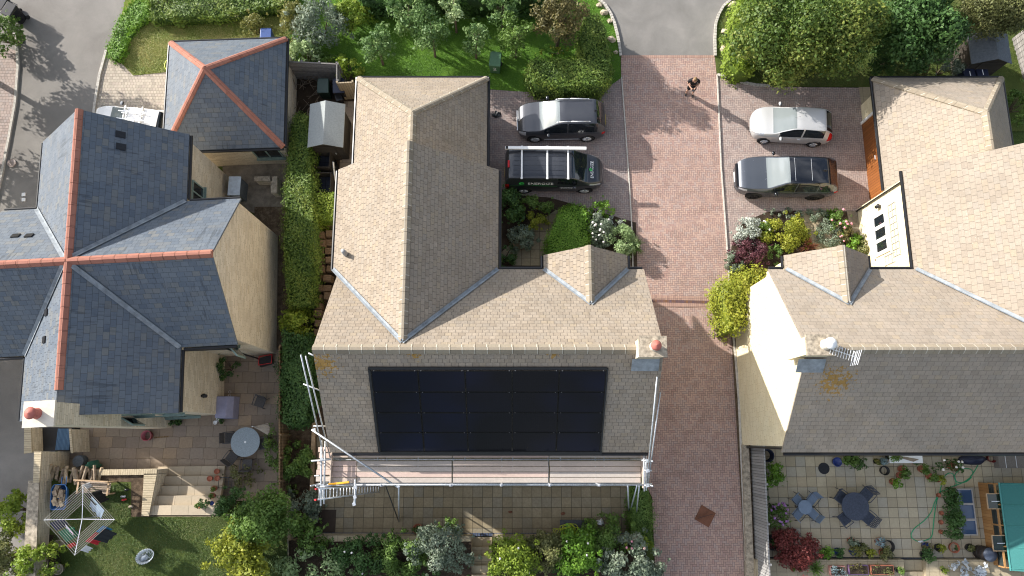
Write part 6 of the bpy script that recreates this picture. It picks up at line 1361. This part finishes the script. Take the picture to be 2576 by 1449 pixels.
cloth('pale lilac shirt hanging in the middle of the dryer', 2, .55, .3, .75, .55, C('lilac_cotton', (.42, .42, .50)), 'shirt', .35); cloth('pale blue pillowcase flapping at the right of the dryer', 0, .95, .3, .72, .6, C('pale_blue_cotton', (.25, .33, .42)), 'pillowcase', -.6); cloth('dark sheet hanging outside the lower right of the dryer', 1, 1, .25, .55, .6, C('dark_sheet', (.02, .022, .025)), 'sheet', .35); cloth('white sock pair at the bottom of the dryer', 1, 1, .72, .86, .3, C('white_cotton', (.6, .6, .6)), 'socks', .2); cloth('white socks at the top tip of the dryer', 0, 1, .0, .12, .3, C('white_cotton2', (.65, .65, .66)), 'socks', .1)
t = thing('laundry_basket', 'white plastic laundry basket lying on the lawn', 'basket', at(367, 1399, ZT + .15), R(28)); t.location.z = ZT; KW = m_plain('white_plastic_basket', (.62, .66, .68), .5); mb = MB(); n = 22; rr = random.Random(6)
pr = [(.30, .20, 0), (.34, .24, .1), (.38, .27, .22), (.41, .30, .26)]
for k in range(3):
    for i in range(n):
        a, b = 6.283 * i / n, 6.283 * (i + (1 if k == 1 else .72)) / n
        mb.add([(pr[k][0] * math.cos(a), pr[k][1] * math.sin(a), pr[k][2]), (pr[k][0] * math.cos(b), pr[k][1] * math.sin(b), pr[k][2]), (pr[k + 1][0] * math.cos(b), pr[k + 1][1] * math.sin(b), pr[k + 1][2]), (pr[k + 1][0] * math.cos(a), pr[k + 1][1] * math.sin(a), pr[k + 1][2])], [(0, 1, 2, 3)])
mb.add([(.30 * math.cos(6.283 * i / n), .20 * math.sin(6.283 * i / n), .005) for i in range(n)], [list(range(n))]); so_ = mb.build('basket', KW, t).modifiers.new('S', 'SOLIDIFY'); so_.thickness = .015
MB().blob((-.12, -.03, .10), (.16, .12, .1), 3, .3, 10).build('cloths', C('grey_cloth', (.3, .34, .38)), t, True)
for x, y, m, nm, lab in ((311, 1249, K['alu'], 'toy', 'small black and white toy on the grass beside the bed'), (320, 1232, K['black'], 'toy', 'small dark figure toy on the slab edge of the bed'), (313, 1257, K['red'], 'toy', 'small red toy on the grass beside the bed'), (330, 1274, K['cap_stone'], 'stone_ornament', 'grey stone ornament at the end of the soil bed')):
    o = MB().blob((0, 0, .05), (.10, .05, .06), int(x), .35, 9).blob((.08, .02, .07), (.05, .04, .05), 2, .2, 8).build(nm, m); o.location = at(x, y, ZT); tag(o, lab, 'toy' if nm == 'toy' else 'ornament')
for x, y in ((145, 1372), (145, 1432)): pot_thing(('round grey planter rim half under the lime shrub, upper one', 'round grey planter rim half under the lime shrub, lower one')[y > 1400], x, y, .22, .3, K['cap_stone'], ZT)
for i, (x, y, lab) in enumerate(((545, 1186, 'clay pot at the end of the lowest garden step'), (527, 1204, 'twin handled clay pot on the second garden step'), (546, 1203, 'clay pot beside the twin handled one on the second step'), (538, 1229, 'clay pot with a plant on the third garden step'), (534, 1247, 'clay pot on the fourth garden step'), (499, 1272, 'clay pot with succulent on the top garden step'))):
    pot_thing(lab, x, y, .12, .2, K['pot_red'], ZT * (.2, .4, .4, .6, .8, 1)[i], plant=None if i < 3 else ('mid_green', .14, .2, .06), group='clay pots on the garden steps')
pot_thing('small blue pot on the top garden step', 532, 1266, .09, .15, K['pot_blue'], ZT, plant=('dark_green', .3, .3, .08, (-.3, 0)))
t = thing('plant_cage', 'square wire plant cage beside the garden steps', 'cage', at(571, 1213, .4)); t.location.z = .0; mb = MB()
for x in (-.22, .22):
    for y in (-.22, .22): mb.tube((x, y, 0), (x, y, .8), .012, n=5)
for z in (.4, .8): mb.path([(-.22, -.22, z), (.22, -.22, z), (.22, .22, z), (-.22, .22, z), (-.22, -.22, z)], .012, 5)
mb.build('frame', MG, t)
o = MB().lathe((0, 0, 0), [(0, 0), (.24, 0), (.28, .35), (.25, .5), (0, .5)], 20).build('dark_tub', K['felt_dark']); o.location = at(196, 1160, .5) - Vector((0, 0, .5)); tag(o, 'dark round tub behind the log pile on the patio', 'tub')
t = thing('garden_bag', 'green garden waste bag slumped behind the log pile', 'bag', at(232, 1170, .6)); t.location.z = .0; MB().blob((0, 0, .5), (.26, .22, .5), 7, .25, 10).build('sack', m_plain('green_weave', (.04, .15, .10), .7), t, True)
# ---- back patio of the middle house
pot_thing('larger clay pot with a climber at the edge of the back patio', 1051, 1331, .22, .35, K['pot_red'], plant=('dark_green', .25, .3, .09)); pot_thing('smaller clay pot beside the larger one on the back patio', 1073, 1334, .18, .3, K['pot_red'], plant=('olive', .12, .2, .07))
t = thing('storage_box', 'dark storage chest with yellow green hose draped over it', 'storage box', at(1445, 1326, .5)); t.location.z = 0; bevel(MB().box((0, 0, .22), (1.22, .55, .44)).build('chest', K['felt_dark'], t), .02); bevel(MB().box((0, 0, .47), (1.28, .6, .06)).build('lid', MG, t), .015)
hs = []; rr = random.Random(9); mb = MB()
for k in range(9):
    ox, oy, rx_, ry_ = rr.uniform(-.5, .0), rr.uniform(-.28, .0), rr.uniform(.25, .5), rr.uniform(.12, .26)
    mb.path([(ox + rx_ * math.cos(i * .4), oy + ry_ * math.sin(i * .4) + .05 * math.sin(i), .53 + .02 * k + .02 * math.sin(i * 1.3 + k)) for i in range(17)], .016, 5)
mb.path([(-.5, -.2, .5), (-.75, -.28, .25), (-.95, -.25, .1), (-1.1, -.2, .06)], .016, 5)
o = mb.build('garden_hose', m_plain('yellow_green_hose', (.45, .52, .03), .5)); o.location = (t.location.x, t.location.y, 0); tag(o, 'yellow green hose heaped on the dark storage chest', 'hose')
o = MB().blob((0, 0, .2), (.2, .14, .12), 12, .4, 10).build('wire_heap', K['alu']); o.location = at(1508, 1312, .1); tag(o, 'heap of grey wire netting beside the storage chest', 'wire')
for x, y, lab in ((1283, 1288, 'brown dead leaves on the back patio, left cluster'), (1417, 1292, 'brown dead leaves on the back patio, right cluster')):
    o = MB().blob((0, 0, .01), (.10, .06, .02), int(x), .5, 8).build('dead_leaf', K['rust']); o.location = at(x, y, .12); tag(o, lab, 'leaf')
# ---- right hand patio
round_table('small round blue grey bistro table on the right patio', 2026, 1276, .31, .70, BM, MG)
G1 = 'folding chairs round the small blue bistro table'
for x, y, a, lab in ((2006, 1258, R(42), 'blue slatted folding chair at the upper left of the bistro table'), (2042, 1256, R(-42), 'blue slatted folding chair at the upper right of the bistro table'), (2008, 1292, R(135), 'blue slatted folding chair at the lower left of the bistro table'), (2045, 1293, R(-135), 'blue slatted folding chair at the lower right of the bistro table')):
    metal_chair(lab, MG, x, y, a, G1, w_=.40, seatm=BM)
round_table('large round dark cast metal table on the right patio', 2152, 1274, .61, .73, DM, MG)
G2 = 'ornate cast metal chairs round the big dark table'
for x, y, a, lab in ((2115, 1250, R(52), 'ornate dark chair at the upper left of the big metal table'), (2180, 1243, R(-45), 'ornate dark chair at the upper right of the big metal table'), (2124, 1305, R(125), 'ornate dark chair at the lower left of the big metal table'), (2184, 1303, R(-132), 'ornate dark chair at the lower right of the big metal table')):
    metal_chair(lab, DM, x, y, a, G2, True, .52)
t = flat('round black fire pit cover on a square slab near the roof edge', 2070, 1178, .52, .52, 0, K['black'], 'fire_pit', 'fire pit', .12, True); MB().box((0, 0, .03), (.66, .66, .06)).build('base_slab', K['cap_stone'], t)
# big planters and pots by the house
def bed_box(label, x0, y0, x1, y1, h, mat, ph, size, m=None, z0=0, fl=None):
    p, q = at(x0, y0, z0 + h), at(x1, y1, z0 + h); t = thing('planter', label, 'planter', ((p.x + q.x) / 2, (p.y + q.y) / 2, z0)); w_, d_ = q.x - p.x, p.y - q.y
    mb = MB().box((0, 0, h / 2), (w_, d_, h)); mb.build('trough', m or K['pot_dark'], t); MB().box((0, 0, h + .004), (w_ - .06, d_ - .06, .012)).build('earth', K['soil'], t)
    if mat:
        g = np.random.default_rng(int(x0)); cl = [(g.uniform(-w_ / 2, w_ / 2), g.uniform(-d_ / 2, d_ / 2), h + ph * g.uniform(.1, .7), .14, .14, ph * .4) for _ in range(max(6, int(w_ * d_ * 14)))]
        P_, D_, T_ = clump_leaves(cl, .5, size, int(x0)); leaf_obj('foliage', P_, D_, size, L[mat], t, T_, int(x0))
    if fl:
        fb = MB(); rr = random.Random(int(x0))
        for i in range(fl[1]): fb.blob((rr.uniform(-w_ / 2, w_ / 2), rr.uniform(-d_ / 2, d_ / 2), h + ph), (fl[2],) * 3, i, .3, 6)
        fb.build('blossom', K[fl[0]], t)['kind'] = 'stuff'
    return t
bed_box('dark planted bed with low foliage right of the blue pot', 2125, 1150, 2190, 1182, .1, 'dark_green', .4, .10)
bed_box('dark planted bed with white flowers right of the white table', 2340, 1152, 2408, 1184, .1, 'dark_green', .6, .10, fl=('petal_white', 6, .06))
pot_thing('blue glazed pot at the corner of the dark planted bed', 2107, 1162, .2, .35, K['pot_blue'], plant=('mid_green', .28, .35, .09, (.35, .1)))
pot_thing('leafy green plant standing between blue pot and dark bed', 2140, 1155, .2, .3, K['pot_dark'], plant=('mid_green', .42, .5, .11))
pot_thing('yellow tinged plant in the gap by the house wall', 2204, 1160, .12, .2, K['pot_dark'], plant=('autumn', .2, .35, .08)); pot_thing('wispy blue grey plant by the house wall', 2218, 1162, .12, .2, K['pot_dark'], plant=('blue_green', .22, .35, .06))
pot_thing('empty black bucket on the right patio', 2227, 1184, .2, .3, K['pot_dark'], name='bucket', empty=True)
t = thing('white_table', 'white topped table with bamboo canes along the house wall', 'table', at(2279, 1153, .75)); t.location.z = 0; MB().box((0, 0, .74), (1.5, .42, .03)).build('tabletop', K['white'], t)
for x in (-.68, .68):
    for y in (-.17, .17): MB().tube((x, y, 0), (x, y, .73), .02, n=6).build('leg', K['alu'], t)
KCA = m_plain('bamboo_cane', (.33, .27, .20), .7); t2 = thing('bamboo_canes', 'bundle of bamboo canes lying on the white table', 'canes', (t.location.x, t.location.y, .755))
for i in range(9): MB().tube((-.55 + .02 * i, .14 - .01 * i, .02 + .012 * (i % 3)), (.55 - .03 * i, -.05 - .012 * i, .02 + .012 * (i % 3)), .012, n=5).build('cane', KCA, t2)
pot_thing('green plant overhanging the left end of the white table', 2246, 1150, .15, .6, K['pot_dark'], plant=('mid_green', .3, .4, .1))
for x, y, lab, mt, r_, ph in ((2268, 1180, 'bushy green potted plant below the white table', 'mid_green', .27, .5), (2264, 1196, 'second bushy potted plant below the white table', 'mid_green', .25, .45), (2247, 1212, 'bright mossy potted plant standing alone on the slabs', 'bright_green', .30, .45), (2300, 1160, 'dark potted plant under the right end of the white table', 'dark_green', .2, .3), (2318, 1180, 'fern like potted plant near the hose', 'mid_green', .32, .5), (2338, 1198, 'leafy potted plant near the hose', 'mid_green', .28, .45), (2360, 1204, 'golden potted plant touching the green hose', 'golden', .26, .35), (2392, 1172, 'pink flowered potted plant by the house wall', 'copper', .22, .4)):
    pot_thing(lab, x, y, .15, .25, K['pot_red'], plant=(mt, r_, ph, .085, (.05, -.05)))
t = thing('garden_lounger', 'folded dark lounger against the house wall by the hose end', 'lounger', at(2447, 1156, .3)); t.location.z = 0; MB().blob((0, 0, .25), (.65, .26, .25), 4, .12, 12).build('cover', NB, t, True)
t = thing('storage_bench', 'grey rattan storage bench in the corner under the eaves', 'bench', at(2560, 1160, .5)); t.location.z = 0; bevel(MB().box((.1, 0, .25), (1.9, .62, .5)).build('box', m_plain('grey_rattan', (.17, .155, .14), .8, 0, .2, 25), t), .02)
for i in range(3): MB().box((-.55 + .48 * i, 0, .503), (.02, .6, .012)).build('seam', K['alu'], t)
pot_thing('dark red pot beside the storage bench', 2497, 1152, .2, .3, m_plain('dark_red_glaze', (.16, .02, .02), .3), plant=None, empty=True); pot_thing('small dark red pot nearest the storage bench', 2515, 1150, .12, .2, m_plain('dark_red_glaze2', (.14, .02, .02), .3), empty=True)
# hose on the slabs
pts = [(2466, 1158), (2452, 1185), (2440, 1200), (2448, 1190), (2440, 1180), (2420, 1180), (2405, 1190), (2402, 1205), (2412, 1214), (2430, 1212), (2444, 1200), (2420, 1215), (2395, 1224), (2380, 1232), (2365, 1238), (2352, 1262), (2344, 1285), (2330, 1305), (2312, 1320), (2300, 1330), (2292, 1345), (2296, 1355), (2310, 1362), (2325, 1360), (2342, 1352), (2347, 1330), (2350, 1300), (2356, 1262), (2362, 1245), (2370, 1215), (2378, 1196), (2392, 1190), (2402, 1200), (2406, 1222)]
def smooth(q, k=5):
    out = []
    for i in range(len(q) - 1):
        p0, p1, p2, p3 = q[max(i - 1, 0)], q[i], q[i + 1], q[min(i + 2, len(q) - 1)]
        for j in range(k): t = j / k; out.append(tuple(.5 * (2 * p1[a] + (p2[a] - p0[a]) * t + (2 * p0[a] - 5 * p1[a] + 4 * p2[a] - p3[a]) * t * t + (3 * p1[a] - p0[a] - 3 * p2[a] + p3[a]) * t**3) for a in (0, 1)))
    return out + [q[-1]]
o = MB().path([at(x, y, .135 + .01 * math.sin(i)) for i, (x, y) in enumerate(smooth(pts))], .020, 5).build('garden_hose', m_plain('green_hose', (.02, .30, .13), .45)); tag(o, 'thin green hose looped across the right patio slabs', 'hose')
o = MB().path([at(x, y, .10) for x, y in smooth([(427, 150), (419, 153), (414, 164), (418, 174), (425, 178)])], .02, 5).build('garden_hose', m_plain('yellow_hose', (.55, .60, .04), .5)); tag(o, 'loop of yellow hose on the lawn beside the slate garage', 'hose')
o = MB().blob((0, 0, .03), (.12, .05, .05), 3, .4, 9).build('hose_nozzle', K['alu']); o.location = at(2316, 1362, .13); tag(o, 'hose nozzle lying at the end of the green hose', 'nozzle')
# cold frame, tomato pots, greenhouse, water butt
P0, P1 = at(2404, 1229, .35), at(2461, 1347, .35); t = thing('cold_frame', 'low cold frame with three glazed lights beside the greenhouse', 'cold frame', ((P0.x + P1.x) / 2, (P0.y + P1.y) / 2, 0)); w_, d_ = P1.x - P0.x, P0.y - P1.y; KF = m_plain('pale_grey_timber', (.42, .40, .38), .7, 0, .15, 8)
MB().box((0, 0, .14), (w_, d_, .28)).build('base', KF, t)
for i in range(3):
    y = -d_ / 2 + d_ * (i + .5) / 3; mb = MB()
    for dy in (-1, 1): mb.box((0, y + dy * (d_ / 6 - .025), .33), (w_, .045, .05))
    for dx in (-1, 1): mb.box((dx * (w_ / 2 - .025), y, .33), (.045, d_ / 3 - .1, .048))
    f_ = mb.build('light_frame', KF, t); MB().box((0, y, .32), (w_ - .1, d_ / 3 - .1, .012)).build('pane', m_glass('blue_tinted_glass', (.05, .09, .17), .12), f_)
for i, (x, y) in enumerate(((2362, 1246), (2369, 1291), (2368, 1314), (2368, 1338))):
    pot_thing(('first', 'second', 'third', 'fourth')[i] + ' tomato pot down the left side of the cold frame', x, y, .095, .22, K['pot_red'], plant=('dark_green', .42, .7, .10, (.34, .05)), group='tomato pots beside the cold frame')
for x, y in ((2388, 1262), (2392, 1305)): pot_thing(('tall tomato plant leaning over the upper half of the cold frame', 'tall tomato plant leaning over the lower half of the cold frame')[y > 1300], x, y, .15, .28, K['pot_dark'], plant=('dark_green', .42, .7, .10))
P0 = at(2456, 1213, 0); gx, gy0, gy1 = P0.x, P0.y, at(2456, 1416, 0).y; GD = abs(gy1 - gy0); t = thing('greenhouse', 'timber greenhouse with turquoise shading net over its roof', 'greenhouse', (gx, (gy0 + gy1) / 2, 0)); he, hr_, gw = 1.2, 1.95, 2.6
for x in (.04, gw): MB().box((x, 0, .35), (.08, GD, .70)).build('board_wall', K['cedar'], t)
mb = MB()
for z in (.73, he): mb.box((.04, 0, z), (.07, GD, .06))
for k in range(5): mb.box((.04, -GD / 2 + GD * k / 4, (he + .73) / 2), (.06, .06, he - .79))
for k in range(5): a, b = Vector((.04, -GD / 2 + GD * k / 4, he)), Vector((gw / 2, -GD / 2 + GD * k / 4, hr_)); mb.tube(a, b, .03, n=4); mb.tube(Vector((gw, a.y, he)), b, .03, n=4)
mb.build('frame', K['cedar'], t)
GG = m_glass('greenhouse_glass', (.03, .04, .04), .06)
for x in (.04, gw): MB().box((x, 0, (he + .73) / 2), (.012, GD - .05, he - .76)).build('pane', GG, t)
kN = MB(); kN.slab([(.16, -GD / 2 - .1, he + .14), (.16, GD / 2 + .06, he + .14), (gw / 2, GD / 2 + .06, hr_ + .06), (gw / 2, -GD / 2 - .1, hr_ + .06)], .02); kN.slab([(gw, -GD / 2 - .1, he + .05), (gw, GD / 2 + .06, he + .05), (gw / 2, GD / 2 + .06, hr_ + .06), (gw / 2, -GD / 2 - .1, hr_ + .06)], .02)
KN = m_plain('turquoise_net', (.035, .16, .15), .8, 0, .12, 25); kN.build('shading_net', KN, t); rl = MB().tube((.16, -GD / 2 - .1, he + .15), (.16, GD / 2 + .06, he + .15), .04, n=8); 
for k in range(5): rl.tube((.16, -GD / 2 + GD * k / 4, he + .17), (gw / 2, -GD / 2 + GD * k / 4, hr_ + .08), .012, n=4)
rl.build('net_hem', m_plain('turquoise_hem', (.06, .24, .22), .6), t)
for k in (1, 3):
    y = -GD / 2 + GD * (k + .5 - .5 * 0) / 4 - .3; v = MB(); zt = he + .02
    for dy in (-.32, .32): v.box((-.10, y + dy, zt + .02), (.62, .035, .04))
    v.box((-.40, y, zt + .02), (.04, .60, .04)); f_ = v.build('vent', K['wood'], t); MB().box((-.10, y, zt + .01), (.56, .60, .01)).build('pane', m_glass('vent_glass', (.02, .03, .02), .06), f_); MB().box((-.06, y, zt + .06), (.34, .03, .03)).build('vent_arm', K['alu'], f_)
g = np.random.default_rng(5); cl = [(g.uniform(.3, .9), g.uniform(-GD / 2 + .3, GD / 2 - .3), g.uniform(.5, 1.3), .22, .22, .25) for _ in range(26)]; P_, D_, T_ = clump_leaves(cl, .4, .1, 5); leaf_obj('foliage', P_, D_, .1, L['dark_green'], t, T_, 5)
p = at(2497, 1400, 1.0); t = thing('water_butt', 'tall black water butt at the corner of the greenhouse', 'water butt', (at(2470, 1390, .4).x, at(2470, 1390, .4).y, 0)); MB().lathe((0, 0, 0), [(0, 0), (.24, 0), (.29, .3), (.30, .6), (.28, .95), (0, .95)], 24).build('barrel', m_plain('black_butt', (.025, .018, .016), .6), t, True); MB().lathe((0, 0, .95), [(0, 0), (.29, 0), (.30, .04), (.1, .07), (0, .07)], 24).build('lid', m_plain('blue_grey_lid', (.07, .085, .12), .5), t, True)
for z in (.25, .5, .75): MB().lathe((0, 0, z), [(.298, -.02), (.312, 0), (.298, .02)], 24).build('rib', K['pot_dark'], t)
# pots along the foot of the right patio
pot_thing('broad clay bowl holding sprouts below the cold frame', 2402, 1378, .22, .28, K['pot_red'], plant=('dark_green', .12, .15, .06), empty=True)
for x, y, mt, r_, ph, lab, m in ((2330, 1375, 'copper', .25, .4, 'bronze leaved plant with blue pot below the hose', 'pot_blue'), (2362, 1378, 'golden', .26, .35, 'straggling yellow plant left of the broad clay bowl', 'pot_dark'), (2326, 1395, 'dark_green', .36, .55, 'dark leafy plant with orange flowers by the drain channel', 'pot_dark'), (2440, 1378, 'olive', .2, .25, 'square pot of olive seedlings by the water butt', 'pot_dark'),
                                 (2142, 1362, 'grey_green', .27, .45, 'heathery grey plant in a clay pot near the drain', 'pot_red'), (2165, 1375, 'olive', .24, .4, 'dark brownish plant behind the heathery grey plant', 'pot_dark'), (2212, 1363, 'blue_green', .28, .3, 'pale blue succulent in a tipped clay pot', 'pot_red'), (2078, 1388, 'bright_green', .38, .45, 'bright fern like plant beside the red maple', 'pot_dark'), (2107, 1388, 'dark_green', .28, .4, 'dark plant in a blue pot along the drain', 'pot_blue'), (2146, 1387, 'autumn', .36, .4, 'yellow mottled plant in a blue pot along the drain', 'pot_blue'), (2187, 1390, 'golden', .26, .4, 'golden yellow plant along the drain', 'pot_dark'), (2222, 1390, 'olive', .40, .5, 'feathery green plant along the drain', 'pot_red')):
    pot_thing(lab, x, y, .17, .28, K[m], plant=(mt, r_, ph, .085))
pot_thing('empty black tub at the end of the row along the drain', 2236, 1375, .26, .3, K['pot_dark'], empty=True, name='tub'); pot_thing('big black planter left of the red maple', 1945, 1365, .33, .45, K['pot_dark'], plant=('dark_green', .2, .15, .07))
bush('red leaved Japanese maple in the corner of the right patio', 2005, 1385, 54, 46, 1.5, 'red', .09, loose=1, dens=1.1); bush('second smaller flush of red foliage by the black planter', 1960, 1352, 26, 22, 1.2, 'red', .08, loose=1, dens=.9, name='maple_shoots')
bush('green bush in the corner between grey fence and house eave', 1948, 1198, 30, 34, 1.3, 'bright_green', .11); bush('dark low plant along the foot of the grey fence', 1925, 1262, 16, 34, .8, 'dark_green', .09); bush('green feathery bush along the grey fence beside the bistro set', 1952, 1302, 32, 26, 1.1, 'mid_green', .09, flowers=('petal_mauve', 9, .06)); bush('mauve flowered plant by the grey fence', 1962, 1276, 24, 12, .8, 'dark_green', .09, flowers=('petal_mauve', 12, .06))
pot_thing('dark round tub under the corner of the roof by the fence', 1932, 1146, .28, .5, NB, name='tub', empty=True)
# row along the upper terrace
bed_box('long trough of lettuce seedlings on the terrace, right one', 2190, 1422, 2250, 1446, .2, 'olive', .12, .07, K['pot_red'], .5); bed_box('long trough of lettuce seedlings on the terrace, left one', 2135, 1422, 2186, 1446, .2, 'copper', .12, .07, m_plain('purple_trough', (.16, .09, .20), .5), .5); bed_box('pink trough of grey heather on the terrace', 2088, 1424, 2128, 1448, .2, 'blue_green', .2, .06, m_plain('pink_trough', (.42, .20, .17), .6), .5)
blades('broad clump of strap leaves on the terrace', 2050, 1428, 90, .6, 'mid_green', .5); pot_thing('small green plant at the end of the seedling troughs', 2260, 1434, .12, .2, K['pot_dark'], .5, plant=('mid_green', .2, .3, .07)); pot_thing('dark pot with coral flowers on the terrace', 2018, 1420, .16, .3, K['pot_dark'], .5, plant=('red', .25, .25, .07))
for x in (1995, 2012): pot_thing('small clay pot on the terrace, ' + ('left' if x < 2000 else 'right') + ' of two near the coral flowers', x, 1432, .1, .18, K['pot_red'], .5, plant=('mid_green', .1, .12, .05))
bush('mass of big ice white leaves at the bottom right', 2438, 1438, 42, 22, .7, 'ice', .20, .5, name='white_plant', cat='plant', dens=2.2); pot_thing('lime tuft on the terrace beside the wide steps', 2373, 1434, .08, .1, K['pot_dark'], .5, plant=('yellow_green', .2, .25, .06))
# trees and lamp post just outside the frame whose shadows fall across the street and the lawn
tree('leafy street tree beyond the left edge of the frame', -190, 85, 150, 6.5, 4.0, 'mid_green', .2, 60, cr=.9, name='street_tree', tr=.16)
tree('second leafy street tree beyond the left edge of the frame', -230, 290, 120, 5.5, 3.5, 'mid_green', .2, 50, cr=.85, name='street_tree', tr=.14)

for x, y, lab in ((-27.9, 8.5, 'added shade tree beyond the left edge, farthest up the street'), (-28.2, 4.8, 'added shade tree beyond the left edge, middle of the row beside the tarmac'), (-27.9, 1.4, 'added shade tree beyond the left edge, lowest of the row beside the tarmac')):  # unseen tree row added to cast shade on the tarmac by the slate house
    q = Vector((x, y, 3.8 - HC)); Zc = y * _s - (3.8 - HC) * _c; tree(lab, 1288 + F * x / Zc, 724.5 - F * (y * _c + (3.8 - HC) * _s) / Zc, 118, 6.4, 3.8, 'mid_green', .24, 60, cr=.95, name='street_tree', tr=.15, rz=2.9)
